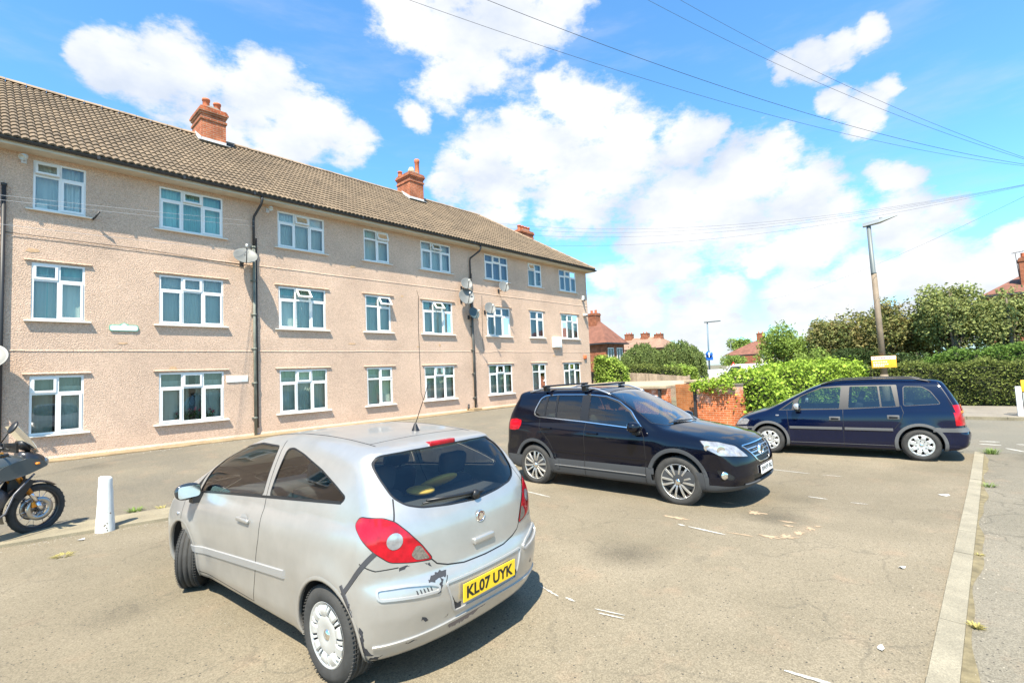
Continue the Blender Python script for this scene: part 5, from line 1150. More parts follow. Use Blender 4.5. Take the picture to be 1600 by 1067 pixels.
# ============ black compact 4x4 ============
BLACKP = mat('dark_navy_black_paint', (.002, .0025, .007), .08, .0, spec=.5)
def tiguan():
    root = thing('sport_utility_car', (0, 0, 0), 'black compact off roader with roof bars and silver spoked wheels, facing right', 'car')
    M_ = {'paint': BLACKP, 'gap': BLK, 'glass': CARGL, 'privacy': CARDK, 'rub': BLKPL, 'red': REDL, 'clear': WHL, 'liner': LINER, 'clad': GREYPL, 'chrome': CHROME}
    c = Car(TIG); F_ = []; A = lambda *a, **k: F_.append(ft(*a, **k))
    for ax in (0, 2.604):
        A('clad', circ(ax, .36, .452), 'side', 'arch_cladding#%d' % ax, 'clad', .008, near=.55, thr=-.2)
        A('arch', circ(ax, .36, .400), 'side', 'none', 'liner', near=.55, thr=-.3)
    A('sill', [(.43, .485), (2.17, .462), (2.15, .18), (.40, .18)], 'side', 'sill_cladding', 'clad', .008, thr=-.1)
    A('rb', [(-1.0, .50), (-.40, .50), (-.35, .15), (-1.0, .15)], 'side', 'body', 'clad', .003, thr=-.3, split=False); A('rb', [(-.9, .50), (.9, .50), (.9, .15), (-.9, .15)], 'rear', 'body', 'clad', .003, thr=-.1, split=False)
    A('fl', [(3.0, .345), (3.7, .345), (3.7, .1), (3.0, .1)], 'side', 'body', 'clad', .003, thr=-.3, split=False); A('fl', [(-.9, .325), (.9, .325), (.9, .1), (-.9, .1)], 'front', 'body', 'clad', .003, thr=-.1, split=False)
    A('d1', strip(dense([(1.99, 1.05), (2.08, 1.02), (2.13, .93), (2.14, .60), (2.12, .20)], .05, False), GAP), 'side', 'body', 'gap', split=False)
    A('d2', strip(dense([(1.075, 1.13), (1.06, .75), (1.04, .20)], .05, False), GAP), 'side', 'body', 'gap', split=False)
    A('d3', strip(dense([(.10, 1.17), (.12, 1.0), (.32, .80), (.46, .55), (.47, .48)], .05, False), GAP), 'side', 'body', 'gap', split=False)
    A('sw', strip(dense([(.45, .60), (2.12, .58)], .05, False), .004), 'side', 'body', 'paint', .002, split=False)
    dlo = rnd([(-.048, 1.215), (-.04, 1.30), (.034, 1.488), (.125, 1.538), (.387, 1.555), (1.036, 1.553), (1.381, 1.522), (1.604, 1.450), (1.855, 1.302), (2.098, 1.050), (1.95, 1.055), (1.0, 1.126), (.049, 1.178)], .04)
    A('dlo', dlo, 'side', 'body', 'rub', -.002, thr=.05, split=False)
    A('q', rnd([(-.02, 1.22), (-.01, 1.30), (.06, 1.475), (.145, 1.515), (.165, 1.195), (.05, 1.20)], .02), 'side', 'rear_quarter_window', 'privacy', -.006, thr=.05)
    A('r1', rnd([(.205, 1.198), (.20, 1.525), (.37, 1.538), (.43, 1.182)], .015), 'side', 'rear_door_window', 'glass', -.006, thr=.05); A('r2', rnd([(.462, 1.18), (.42, 1.54), (.915, 1.538), (.955, 1.143)], .015), 'side', 'rear_door_window', 'privacy', -.006, thr=.05)
    A('f', rnd([(1.12, 1.135), (1.08, 1.533), (1.36, 1.506), (1.59, 1.432), (1.835, 1.288), (2.02, 1.085), (1.95, 1.072)], .02), 'side', 'front_door_window', 'glass', -.006, thr=.05)
    ws = rnd([(2.46, 0), (2.39, .42), (2.18, .715), (1.97, .655), (1.60, .575), (1.38, .53), (1.34, .25), (1.33, 0), (1.34, -.25), (1.38, -.53), (1.60, -.575), (1.97, -.655), (2.18, -.715), (2.39, -.42)], .03)
    A('wsb', offs(ws, .02), 'top', 'body', 'rub', -.001, split=False); A('ws', ws, 'top', 'windscreen', 'glass', -.004)
    A('rg', rnd(symm([(0, 1.12), (.55, 1.13), (.62, 1.2), (.55, 1.46), (.3, 1.49)]), .04), 'rear', 'rear_window', 'privacy', -.003, thr=.05)
    A('bon', strip(dense([(2.28, .70), (2.62, .60), (2.97, .555), (3.21, .535), (3.38, .50)], .05, False), .008), 'top', 'body', 'gap', mirror=True, split=False)
    hl = rnd([(-1.50, .925), (-1.714, .905), (-1.93, .848), (-2.09, .705), (-1.84, .738), (-1.657, .748), (-1.536, .82)], .02)
    A('hlb', offs(hl, .008), 'fq', 'body', 'gap', split=False, thr=.05); A('hl', hl, 'fq', 'headlight', 'clear', .002, thr=.05)
    gr = rnd([(-.48, .835), (.48, .835), (.30, .64), (.20, .598), (-.20, .598), (-.30, .64)], .03)
    A('gr', gr, 'front', 'grille', 'rub', -.012, thr=.05)
    A('intake', rnd([(-.46, .455), (.46, .455), (.42, .375), (-.42, .375)], .02), 'front', 'body', 'gap', -.01, thr=.05, split=False)
    A('fog', rnd([(-1.62, .56), (-1.70, .56), (-1.83, .47), (-1.80, .42), (-1.66, .45)], .02), 'fq', 'fog_light', 'rub', -.006, thr=.05)
    A('tail', rnd([(.30, 1.105), (.44, 1.10), (.36, .935), (.24, .945), (.28, 1.03)], .02), 'side', 'none_', 'red') if False else None
    A('tail', rnd([(-.62, 1.12), (-.46, 1.135), (-.33, 1.11), (-.315, 1.03), (-.36, .955), (-.46, .935), (-.60, .94)], .02), 'side', 'tail_light', 'red', .004, thr=.1)
    A('fuel', strip(dense(rnd([(-.28, .98), (-.08, .98), (-.08, .80), (-.28, .80)], .03)+[(-.28, .96)], .03, False), .005), 'side', 'body', 'gap', split=False) if False else None
    car_parts(c, F_, M_, root)
    arch(c, root, 0, .400, .36, M_, .012, .2, 'clad'); arch(c, root, 2.604, .400, .36, M_, .012, .2, 'clad')
    for s in (1, -1):
        P = np.array(dense(dlo, .03)); pts = c.side(P[:, 0], P[:, 1], s); ribbon(c, pts, .016, .006, closed=True).build('chrome_trim', CHROME, root, world=False)
        P = c.side(np.linspace(.45, 2.13, 30), np.linspace(.395, .385, 30), s); ribbon(c, P+c.grad(P)*.008, .012, .006).build('sill_strip', mat('brushed_grey', (.3, .3, .3), .4, .5), root, world=False)
        P = c.side(np.linspace(.40, 2.3, 30), np.linspace(.625, .60, 30), s); ribbon(c, P, .03, .006).build('door_crease', BLACKP, root, world=False)
        for x, z in ((.29, 1.0), (1.225, .95)):
            h = MB(); P = c.side([x], [z], s)[0]; h.box(-.10, .10, .022, .04, -.014, .014, bev=.01); h.box(-.10, -.08, 0, .03, -.012, .012); h.box(.08, .10, 0, .03, -.012, .012); h.v = [(p[0]+P[0], P[1]+s*p[1]-s*.004, p[2]+P[2]) for p in h.v]; h.build('door_handle', BLACKP, root, world=False)
        rl = MB(); n = 30; xs = np.linspace(-.30, 1.42, n); P = c.cast(2, xs, np.full(n, s*.565), 1); lift = np.minimum(1, np.minimum(np.arange(n), n-1-np.arange(n))/5.)*.055+.004; rl.tube(P+np.stack([lift*0, lift*0, lift], 1), .016, 8); rl.build('roof_rail', mat('rail_silver', (.45, .46, .48), .3, .8), root, world=False)
        mirror_(root, 2.00, s*.83, 1.09, s, BLACKP, CHROME, (.10, .22, .16), .07)
        m2 = MB(); P = c.side([2.62], [.35], s)[0]
        rp = MB(); rp.box(2.00, 2.05, s*.94-.05, s*.94+.05, 1.035, 1.055, bev=.006); rp.build('mirror_indicator', WHL, root, world=False)
        fg = MB(); T_ = Matrix.Translation(tuple(c.side([3.255], [.485], s)[0])) @ Matrix.Rotation(s*rad(45), 4, 'Z'); fg.lathe([(.05, .004), (.042, .012), (.001, .006)], 20, 0, 'X'); fg.xf(T_); fg.build('fog_lamp', CHROME, root, world=False)
        # lamp interior: projector and reflector bowls behind the lens
        for (x, y, z, r) in ((3.22, .66, .82, .055), (3.05, .78, .845, .045)):
            T_ = Matrix.Translation(tuple(c.side([x], [z], s)[0])) @ Matrix.Rotation(s*rad(50), 4, 'Z'); q = MB(); q.lathe([(r, .006), (r*.8, .008), (r*.3, .004), (.001, .004)], 20, 0, 'X'); q.xf(T_); q.build('lamp_bowl', CHROME, root, world=False)
    for xx in (.12, .95):
        b = MB(); zt = c.cast(2, [xx], [.565], 1)[0][2]+.085; b.box(xx-.03, xx+.03, -.70, .70, zt, zt+.03, bev=.012)
        for s in (1, -1): b.prism([(s*.60-.05, zt+.004), (s*.60+.05, zt+.004), (s*.60+.035, zt-.075), (s*.60-.035, zt-.075)], xx-.045, xx+.045, 'X')
        b.build('roof_bar', BLKPL, root, world=False)
    g = MB(); P = [c.cast(0, [a], [b], 1)[0] for a, b in dense(gr, .03)]; ribbon(c, P, .018, .010, closed=True).build('grille_surround', CHROME, root, world=False)
    for z, hw in ((.785, .42), (.735, .37), (.685, .32)):
        P = c.cast(0, np.linspace(-hw, hw, 24), np.full(24, z), 1); ribbon(c, P, .020, .006).build('grille_bar', mat('grille_chrome', (.55, .56, .58), .25, .9), root, world=False)
    P = c.cast(0, [0], [.735], 1)[0]; b = MB(); b.lathe([(.078, -.02), (.078, .016), (.068, .02), (.066, .012)], 36, 0, 'X', (P[0], 0, .735)); b.lathe([(.066, .010), (.001, .010)], 24, 1, 'X', (P[0], 0, .735))
    for pts in ([(-.05, .045), (-.036, .045), (-.020, -.01), (0, .030), (.020, -.01), (.036, .045), (.05, .045), (.024, -.050), (.017, -.050), (0, -.008), (-.017, -.050), (-.024, -.050)], [(-.024, .056), (-.010, .060), (0, .030), (.010, .060), (.024, .056), (.004, .012), (-.004, .012)]):
        b.prism([(a, z+.735) for a, z in pts], P[0]+.012, P[0]+.019, 'X')
    b.build('badge', [CHROME, BLKPL], root, world=False)
    PC = c.cast(0, [0], [.485], 1)[0]; plate(root, (PC[0]+.012, 0, .492), (0, 1, 0), (-.06, 0, 1), (1, 0, .06), .52, .112, 'BW59 BLJ', PLW)
    P = c.cast(0, np.linspace(-.62, .62, 30), np.full(30, .345), 1); ribbon(c, P, .03, .02).build('splitter', GREYPL, root, world=False)
    for s in (1, -1):
        for y0 in (0,): 
            w = MB(); a = c.cast(2, [2.43], [s*.1+.25], 1)[0]+[0, 0, .02]; b_ = c.cast(2, [2.33], [s*.1-.35], 1)[0]+[0, 0, .02]; w.tube([a, b_], .008, 6); w.build('wiper', BLKPL, root, world=False)
        wheel(root, 0, s*.772, .345, .235, .238, s, 'alloy12'); wheel(root, 2.604, s*.772, .345, .235, .238, s, 'alloy12', steer=rad(2))
    interior(root, 1.85, 1.15, .30, .75, floor=.40, seat_h=.70, rhd=1)
    return root
tg = tiguan(); place(tg, 7.68, 5.75, -.09, -90.0, 1.01)
# ============ dark blue people carrier ============
BLUEP = mat('dark_blue_paint', (.0015, .0042, .021), .08, 0, spec=.5)
def zafira():
    root = thing('people_carrier_car', (0, 0, 0), 'dark blue people carrier with grey rubbing strips, parked in front of the hedge', 'car')
    M_ = {'paint': BLUEP, 'gap': BLK, 'glass': CARGL, 'rub': mat('pillar_grey_trim', (.035, .032, .03), .5), 'red': REDL, 'clear': WHL, 'amber': ORL, 'liner': LINER, 'clad': mat('faded_grey_trim', (.095, .095, .095), .6)}
    c = Car(ZAF); F_ = []; A = lambda *a, **k: F_.append(ft(*a, **k))
    for ax in (0, 2.694):
        A('clad', circ(ax, .325, .415), 'side', 'arch_cladding#%d' % ax, 'clad', .008, near=.55, thr=-.2); A('arch', circ(ax, .325, .362), 'side', 'none', 'liner', near=.55, thr=-.3)
    A('bump', [(-.9, .665), (-.20, .655), (-.20, .58), (-.9, .58)], 'side', 'body', 'clad', .004, thr=-.3, split=False); A('bump', [(-.9, .665), (.9, .665), (.9, .58), (-.9, .58)], 'rear', 'body', 'clad', .004, thr=.1, split=False)
    A('fb', [(3.0, .60), (3.7, .58), (3.7, .54), (3.0, .56)], 'side', 'body', 'clad', .004, thr=-.3, split=False)
    A('d1', strip(dense([(2.30, .97), (2.285, .63), (2.27, .23)], .05, False), GAP), 'side', 'body', 'gap', split=False)
    A('d2', strip(dense([(1.243, 1.02), (1.255, .63), (1.27, .23)], .05, False), GAP), 'side', 'body', 'gap', split=False)
    A('d3', strip(dense([(.262, 1.09), (.23, .95), (.28, .78), (.40, .62)], .05, False), GAP), 'side', 'body', 'gap', split=False)
    A('tg', strip(dense([(-.345, 1.535), (-.44, 1.33), (-.53, 1.10)], .05, False), GAP), 'side', 'body', 'gap', split=False, thr=.05)
    A('fuel', strip(dense(rnd([(-.30, .93), (-.10, .93), (-.10, .76), (-.30, .76)], .03), .05), .004), 'side', 'body', 'gap', split=False) if False else None
    dlo = rnd([(2.475, .975), (2.15, 1.215), (2.0, 1.305), (1.615, 1.478), (1.23, 1.500), (.30, 1.500), (.28, 1.065), (1.2, 1.005)], .02)
    A('dlo', dlo, 'side', 'body', 'rub', -.001, thr=.05, split=False)
    A('q', rnd([(2.42, .993), (2.165, 1.18), (2.205, .995)], .01), 'side', 'quarter_light', 'glass', -.006, thr=.05)
    A('f', rnd([(2.13, 1.01), (2.04, 1.262), (1.85, 1.36), (1.61, 1.452), (1.255, 1.470), (1.31, 1.025)], .02), 'side', 'front_door_window', 'glass', -.006, thr=.05)
    A('r', rnd([(1.145, 1.035), (1.10, 1.475), (.62, 1.478), (.60, 1.058)], .02), 'side', 'rear_door_window', 'glass', -.006, thr=.05); A('r2', rnd([(.57, 1.06), (.59, 1.478), (.39, 1.478), (.34, 1.072)], .015), 'side', 'rear_door_window', 'glass', -.006, thr=.05)
    rq = rnd([(.215, 1.085), (.19, 1.462), (-.10, 1.448), (-.22, 1.36), (-.34, 1.14), (-.33, 1.12)], .04)
    A('rs', offs(rq, .010), 'side', 'body', 'rub', -.001, thr=.05, split=False); A('rq', rq, 'side', 'rear_quarter_window', 'glass', -.006, thr=.05)
    A('tail', rnd([(-.54, 1.10), (-.80, 1.09), (-.80, .70), (-.605, .72), (-.565, .90)], .03), 'side', 'tail_light', 'red', .004, thr=-.2); A('tail', rnd([(.50, 1.08), (.9, 1.10), (.9, .71), (.60, .70)], .02), 'rear', 'tail_light', 'red', .004, mirror=True, thr=.25)
    A('t2', [(-.64, .98), (-.9, .97), (-.9, .93), (-.64, .94)], 'side', 'tail_light', 'amber', .006, thr=-.2); A('t2', [(-.66, .93), (-.9, .92), (-.9, .865), (-.66, .87)], 'side', 'tail_light', 'clear', .006, thr=-.2)
    hl = rnd([(-2.05, .745), (-1.70, .775), (-1.62, .745), (-1.66, .645), (-2.05, .60)], .02); A('hl', hl, 'fq', 'headlight', 'clear', .002, thr=.05)
    A('bz', rnd([(-1.66, .60), (-2.0, .565), (-2.1, .53), (-1.75, .52), (-1.64, .54)], .02), 'fq', 'body', 'clear', .003, thr=.05, split=False)
    A('ws', rnd([(2.70, 0), (2.60, .45), (2.45, .72), (2.1, .66), (1.65, .58), (1.58, .3), (1.57, 0), (1.58, -.3), (1.65, -.58), (2.1, -.66), (2.45, -.72), (2.60, -.45)], .03), 'top', 'windscreen', 'glass', -.004)
    A('rg', rnd(symm([(0, 1.12), (.55, 1.13), (.60, 1.2), (.52, 1.46), (.3, 1.48)]), .04), 'rear', 'rear_window', 'glass', -.003, thr=.05)
    car_parts(c, F_, M_, root)
    arch(c, root, 0, .362, .325, M_, .01, .2, 'clad'); arch(c, root, 2.694, .362, .325, M_, .01, .2, 'clad')
    for s in (1, -1):
        for a, b in ((.42, 1.235), (1.28, 2.265)):
            P = c.side(np.linspace(a, b, 24), np.full(24, .605), s); ribbon(c, P, .055, .012).build('rubbing_strip', M_['clad'], root, world=False)
        P = c.side(np.linspace(-.8, -.40, 14), np.full(14, .60), s)
        P = c.side(np.linspace(.42, 2.27, 24), np.full(24, .285), s); ribbon(c, P, .006, .006).build('sill_seam', M_['clad'], root, world=False)
        for x, z in ((.40, .855), (1.40, .812)):
            h = MB(); P = c.side([x], [z], s)[0]; h.box(-.10, .10, -.004, .016, -.042, .042, bev=.008); h.box(-.07, .07, .010, .022, -.022, .022, mi=1, bev=.006); h.v = [(p[0]+P[0], P[1]+s*p[1], p[2]+P[2]) for p in h.v]; h.build('door_handle', [M_['clad'], BLKPL], root, world=False)
        n = 36; xs = np.linspace(-.25, 1.62, n); P = c.cast(2, xs, np.full(n, s*.55), 1); lift = np.minimum(1, np.minimum(np.arange(n), n-1-np.arange(n))/5.)*.05+.004; rl = MB(); rl.tube(P+np.stack([lift*0, lift*0, lift], 1), .017, 8); rl.build('roof_rail', BLKPL, root, world=False)
        mirror_(root, 2.06, s*.80, 1.07, s, mat('mirror_silver', (.55, .58, .62), .2, .6, coat=1), CHROME, (.08, .19, .15), .06)
        rp = MB(); P = c.side([2.50], [.865], s)[0]; rp.box(P[0]-.035, P[0]+.035, P[1]-.006, P[1]+.006, P[2]-.014, P[2]+.014, bev=.005); rp.build('side_repeater', WHL, root, world=False)
        wheel(root, 0, s*.755, .31, .195, .203, s, 'cover8', metal=CAPM); wheel(root, 2.694, s*.755, .31, .195, .203, s, 'cover8', metal=CAPM)
    ex = MB(); ex.tube([(-.45, -.45, .25), (-.80, -.45, .24)], .028, 10); ex.build('exhaust', mat('rusty_pipe', (.12, .09, .07), .6), root, world=False)
    tbx = MB(); tbx.box(-.86, -.72, .40, .52, .24, .27)
    interior(root, 1.95, 1.15, .30, .74, floor=.38, seat_h=.62, rhd=1)
    return root
zf = zafira(); place(zf, 13.47, .80, -.19, 95.6)
# ---------------- foliage ----------------
def leafmat(name, col, isl=.45, tr=.35, var=.25): return mat(name, col, .75, var=var, vscale=1.1, island=isl, trans=tr, spec=.3)
def leaves(mb, P, size, up=.3, asp=.6, droop=0):
    n = len(P); A = rng.normal(size=(n, 3)); A[:, 2] = A[:, 2]*.6-droop; A /= np.linalg.norm(A, axis=1, keepdims=True)
    B = rng.normal(size=(n, 3)); B[:, 2] += up; B -= A*(A*B).sum(1, keepdims=True); B /= np.maximum(np.linalg.norm(B, axis=1, keepdims=True), 1e-6); C_ = np.cross(A, B)
    s = size*rng.uniform(.5, 1.45, (n, 1)); w = s*asp
    V = np.stack([P-A*s/2, P+C_*w/2+B*s*.08, P+A*s/2, P-C_*w/2+B*s*.08], 1).reshape(-1, 3); o = len(mb.v)
    mb.v += V.tolist(); mb.f += [(o+4*i, o+4*i+1, o+4*i+2, o+4*i+3) for i in range(n)]; mb.m += [0]*n; mb.sm += [False]*n
def lobes(c, r, n, k=.86):
    out = []
    for i in range(n):
        a = rng.normal(size=3); a /= np.linalg.norm(a); a[2] = abs(a[2])*.9-.15; out.append((np.array(c)+a*np.array(r)*k*rng.uniform(.5, 1), np.array(r)*rng.uniform(.18, .46)))
    return out
def crownpts(L_, n, shell=.55):
    P = []
    w = np.array([np.prod(l[1])**(2/3) for l in L_]); w /= w.sum(); cnt = rng.multinomial(n, w)
    for (c, r), k in zip(L_, cnt):
        d = rng.normal(size=(k, 3)); d /= np.linalg.norm(d, axis=1, keepdims=True)
        nz_ = 1+.22*np.sin(d[:, :1]*7+c[0]*3)*np.sin(d[:, 1:2]*9+c[1])+.12*np.sin(d[:, 2:]*15+c[2]*5)
        rad_ = (shell+(1-shell)*rng.random((k, 1))**.5)*nz_; P.append(c+d*r*rad_)
    return np.concatenate(P)
BARK = mat('bark', (.10, .08, .055), .9, var=.4, vscale=6)
def tree(name, x, y, z0, h, rx, ry, m, label, n=9000, leaf=.12, nl=16, crown0=.3, trunks=1, grp='trees behind the hedge', kind='tree', droop=0, shell=.55):
    t = thing(name, (x, y, z0), label, kind, grp); c = (x, y, z0+h*(crown0+(1-crown0)/2)); rz_ = h*(1-crown0)/2
    L_ = lobes(c, (rx, ry, rz_), nl)+[(np.array(c), np.array((rx, ry, rz_))*.55)]
    mb = MB(); leaves(mb, crownpts(L_, n, shell), leaf, droop=droop); mb.build('crown', m, t, recalc=False)
    tk = MB()
    for k in range(trunks):
        bx, by = x+(k-(trunks-1)/2)*.5, y+random.uniform(-.2, .2)*(trunks > 1)
        tk.tube([(bx, by, z0-.1), (bx+.05, by, z0+h*.25), (bx-.05+random.uniform(-.3, .3), by, z0+h*.6), (bx, by, z0+h*.85)], [h*.03, h*.024, h*.014, h*.005], 8)
        for q in range(7):
            (cx, cy, cz), _ = L_[random.randrange(nl)]; zz = z0+h*random.uniform(.2, .5); tk.tube([(bx, by, zz), ((bx+cx)/2, (by+cy)/2, (zz+cz)/2+.15), (cx, cy, cz)], [h*.012, h*.008, h*.003], 6)
    tk.build('trunk', BARK, t); return t
LG = leafmat('bright_leaf', (.22, .30, .06)); RG = leafmat('rusty_leaf', (.17, .17, .05), .6, var=.5); OL = leafmat('olive_leaf', (.27, .30, .10)); WI = leafmat('willow_leaf', (.16, .21, .06)); HD = leafmat('hedge_leaf', (.145, .175, .04), .6); IV = leafmat('ivy_leaf', (.27, .38, .045), .5, .3); DK = leafmat('dark_leaf', (.05, .08, .02), .5); YG = leafmat('yellow_green_leaf', (.30, .40, .07))
Z = -.19
RG2 = mat('rust_mix_leaf', (.14, .20, .05), .75, var=1, vscale=1.6, col2=(.27, .20, .07), island=.5, trans=.3)
tree('bushy_tree', 33.5, 8.0, Z, 4.7, 2.0, 2.0, LG, 'pale green bushy tree left of the rust tinged trees', 14000, .13, crown0=.02)
tree('leafy_tree', 34.0, 5.3, Z, 5.3, 1.9, 1.7, RG2, 'rust tinged tree behind the left side of the lamp post', 14000, .14, crown0=.03, nl=22)
tree('leafy_tree', 34.0, 2.9, Z, 5.65, 1.9, 1.7, RG2, 'dark rust tinged tree directly behind the lamp post', 14000, .14, crown0=.03, nl=22)
tree('leafy_tree', 35.8, 4.1, Z, 5.4, 1.6, 1.9, RG, 'dark tree filling the gap between the two rust tinged trees', 9000, .14, crown0=.02)
tree('leafy_tree', 35.5, 1.3, Z, 5.2, 1.6, 1.7, RG2, 'rust tinged tree partly hidden by the olive green trees', 11000, .14, crown0=.03, nl=22)
tree('olive_tree', 33.0, .3, Z, 6.1, 1.6, 1.7, OL, 'tallest olive green tree right of the lamp post', 13000, .14, crown0=.14, trunks=3, droop=.6, nl=26)
tree('olive_tree', 33.5, -1.9, Z, 5.5, 1.6, 1.9, OL, 'olive green tree at the right edge in front of the brick house', 13000, .14, crown0=.14, trunks=3, droop=.6, nl=26)
tree('feathery_shrub', 29.5, 5.7, Z, 2.9, 1.5, 1.2, LG, 'feathery bright shrub above the right end of the ivy', 9000, .10, crown0=.05, grp='shrubs')
tree('dense_shrub', 31.0, 4.2, Z, 2.8, 1.2, 1.5, DK, 'dark green shrub low between the ivy and the sign on the lamp post', 8000, .11, crown0=.0, grp='shrubs')
tree('dense_shrub', 31.0, 1.6, Z, 2.6, 1.2, 1.6, DK, 'dark green shrub behind the hedge right of the lamp post', 8000, .11, crown0=.0, grp='shrubs')
tree('dense_shrub', 31.5, -1.2, Z, 2.7, 1.2, 1.8, DK, 'dark green shrub under the olive trees at the right', 8000, .11, crown0=.0, grp='shrubs')
tree('garden_tree', 118, 37, 0, 8.5, 3.5, 3.5, LG, 'distant green tree behind the white rendered house', 2500, .4, grp='far garden trees')
tree('garden_tree', 75, 24.5, 0, 3.4, 2.6, 2.2, LG, 'small green tree left of the white rendered house', 2500, .25, crown0=.1, grp='far garden trees')
tree('garden_tree', 41.5, 24.4, 0, 3.3, 1.2, 1.3, YG, 'light green tree in front of the terraced roofs', 4000, .12, crown0=.05, grp='far garden trees')
def willow(x, y, h, r, label, n=30000):
    t = thing('willow_tree', (x, y, -.1), label, 'tree', 'weeping willows'); mb = MB(); P = []
    for i in range(420):
        a = rng.random()*6.283; q = math.sqrt(rng.random()); rr = r*q; top = -.1+h*(1-.32*q*q)*rng.uniform(.88, 1.02); L_ = rng.uniform(.35, .8)*h*(.5+.5*q); k = int(n/420)
        s = np.linspace(0, 1, k); px = x+math.cos(a)*(rr+.25*np.sqrt(s)); py = y+math.sin(a)*(rr+.25*np.sqrt(s)); pz = np.maximum(top-L_*s, .2); P.append(np.stack([px, py, pz], 1)+rng.normal(size=(k, 3))*.06)
    leaves(mb, np.concatenate(P), .17, asp=.42, droop=2); mb.build('crown', WI, t, recalc=False)
    tk = MB(); tk.tube([(x, y, -.2), (x+.1, y, h*.4), (x, y, h*.75)], [.18, .14, .06], 8)
    for q in range(6): a = q*1.05; tk.tube([(x, y, h*.45), (x+math.cos(a)*r*.4, y+math.sin(a)*r*.4, h*.8), (x+math.cos(a)*r*.8, y+math.sin(a)*r*.8, h*.75)], [.07, .05, .02], 6)
    tk.build('trunk', BARK, t); return t
willow(40, 20.9, 4.15, 1.9, 'weeping willow nearer the red brick house'); willow(41, 17.9, 4.15, 1.95, 'weeping willow nearer the blue round sign')
# hedges
def bank(name, pts, w, h0, h1, m, label, n, leaf, cat='hedge', grp=None, core=True, rough=.17):
    """dense clipped mass following a line; pts are (x,y,top)"""
    t = thing(name, (pts[0][0], pts[0][1], Z), label, cat, grp); P = []
    seg = np.array(pts, float); L_ = np.linalg.norm(np.diff(seg[:, :2], axis=0), axis=1); cum = np.concatenate([[0], np.cumsum(L_)])
    s = rng.random(n)*cum[-1]; x = np.interp(s, cum, seg[:, 0]); y = np.interp(s, cum, seg[:, 1]); top = np.interp(s, cum, seg[:, 2])
    i = np.clip(np.searchsorted(cum, s)-1, 0, len(L_)-1); dx = np.diff(seg[:, 0])[i]/L_[i]; dy = np.diff(seg[:, 1])[i]/L_[i]
    u = rng.random(n)*(2*1.0+1.0)  # front, top, back
    H_ = top-h0; bul = rough*(np.sin(s*2.7)+np.sin(s*6.1+1)*.6+np.sin(s*13+2)*.35)
    v = rng.random(n); side = np.where(u < 1.35, -1, np.where(u < 2.4, 0, 1)); W_ = w/2+bul*.5+.06*np.sin(v*9+s*3)
    off = np.where(side == 0, (v*2-1)*W_, side*W_*(1-.22*np.abs(v*2-1)**4)); zz = np.where(side == 0, top+bul*.5, h0+v*H_)
    P = np.stack([x-dy*off, y+dx*off, zz], 1)+rng.normal(size=(n, 3))*leaf*.75
    for e, sg in ((0, -1), (-1, 1)):
        ne = int(n*w/cum[-1]*.45); d = (seg[1]-seg[0] if e == 0 else seg[-1]-seg[-2])[:2]; d = d/np.linalg.norm(d)*sg; o_ = (rng.random(ne)*2-1)*w/2; zz_ = h0+rng.random(ne)*(seg[e, 2]-h0); b_ = .12*np.cos(o_/w*3)
        P = np.concatenate([P, np.stack([seg[e, 0]+d[0]*b_-d[1]*o_, seg[e, 1]+d[1]*b_+d[0]*o_, zz_], 1)+rng.normal(size=(ne, 3))*leaf*.6])
    mb = MB(); leaves(mb, P, leaf, up=.6, asp=.75); mb.build('foliage', m, t, recalc=False)
    if core:
        c = MB(); k = 40
        vs = []
        for j in range(k+1):
            q = cum[-1]*j/k; cx, cy, ct = (np.interp(q, cum, seg[:, a]) for a in range(3)); jj = min(int(np.clip(np.searchsorted(cum, q)-1, 0, len(L_)-1)), len(L_)-1); ax, ay = (seg[jj+1]-seg[jj])[:2]/L_[jj]; ww = w/2*.78
            vs += [(cx+ay*ww, cy-ax*ww, h0-.1), (cx+ay*ww, cy-ax*ww, ct-.14), (cx-ay*ww, cy+ax*ww, ct-.14), (cx-ay*ww, cy+ax*ww, h0-.1)]
        c.add(vs, [(4*j+a, 4*j+a+1, 4*j+5+a, 4*j+4+a) for j in range(k) for a in range(3)]+[(0, 1, 2, 3), (4*k, 4*k+3, 4*k+2, 4*k+1)]); c.build('stems', mat('hedge_inside', (.022, .026, .010), .95), t)  # solid near-black core filling the bank behind its leaves
    return t
bank('ivy', [(17.05, 5.42, 1.42), (18.4, 5.2, 1.60), (20.5, 4.7, 1.66), (23, 4.15, 1.68), (25.6, 3.75, 1.55), (26.3, 3.7, 1.2)], 1.5, -.05, 1.6, IV, 'bright green ivy mass smothering the brick wall behind the dark blue car', 15000, .10, 'ivy')
bank('ivy', [(16.85, 6.85, 1.26), (16.85, 5.7, 1.34)], .42, 1.02, 1.3, IV, 'ivy trailing over the top of the orange brick wall', 900, .085, 'ivy', core=False, rough=.06)
bank('hedge', [(26.3, 4.6, 1.50), (26.3, 2, 1.48), (26.3, 0, 1.46), (26.4, -6.5, 1.46)], 1.5, -.12, 1.5, HD, 'long clipped hedge along the far pavement', 30000, .075)
bank('hedge', [(28.0, 1.2, 1.55), (28.0, .2, 1.95), (28.1, -1.6, 2.02), (28.1, -6, 2.0)], 1.5, .9, 2.0, leafmat('privet_leaf', (.12, .20, .035), .45), 'lighter green privet standing up behind the clipped hedge', 14000, .085)
bank('climber', [(25.4, 16.2, 2.5), (25.6, 15.2, 2.3), (25.7, 14.6, 1.9)], .7, -.1, 2.4, YG, 'leafy climber beside the right corner of the flats', 5000, .12, 'climber')
bank('garden_shrubs', [(29.5, 18.6, 1.9), (30, 16.5, 2.0), (30.5, 13.5, 1.7)], 1.4, 0, 1.9, HD, 'mixed garden shrubs behind the wooden fence', 7000, .11, 'shrub')
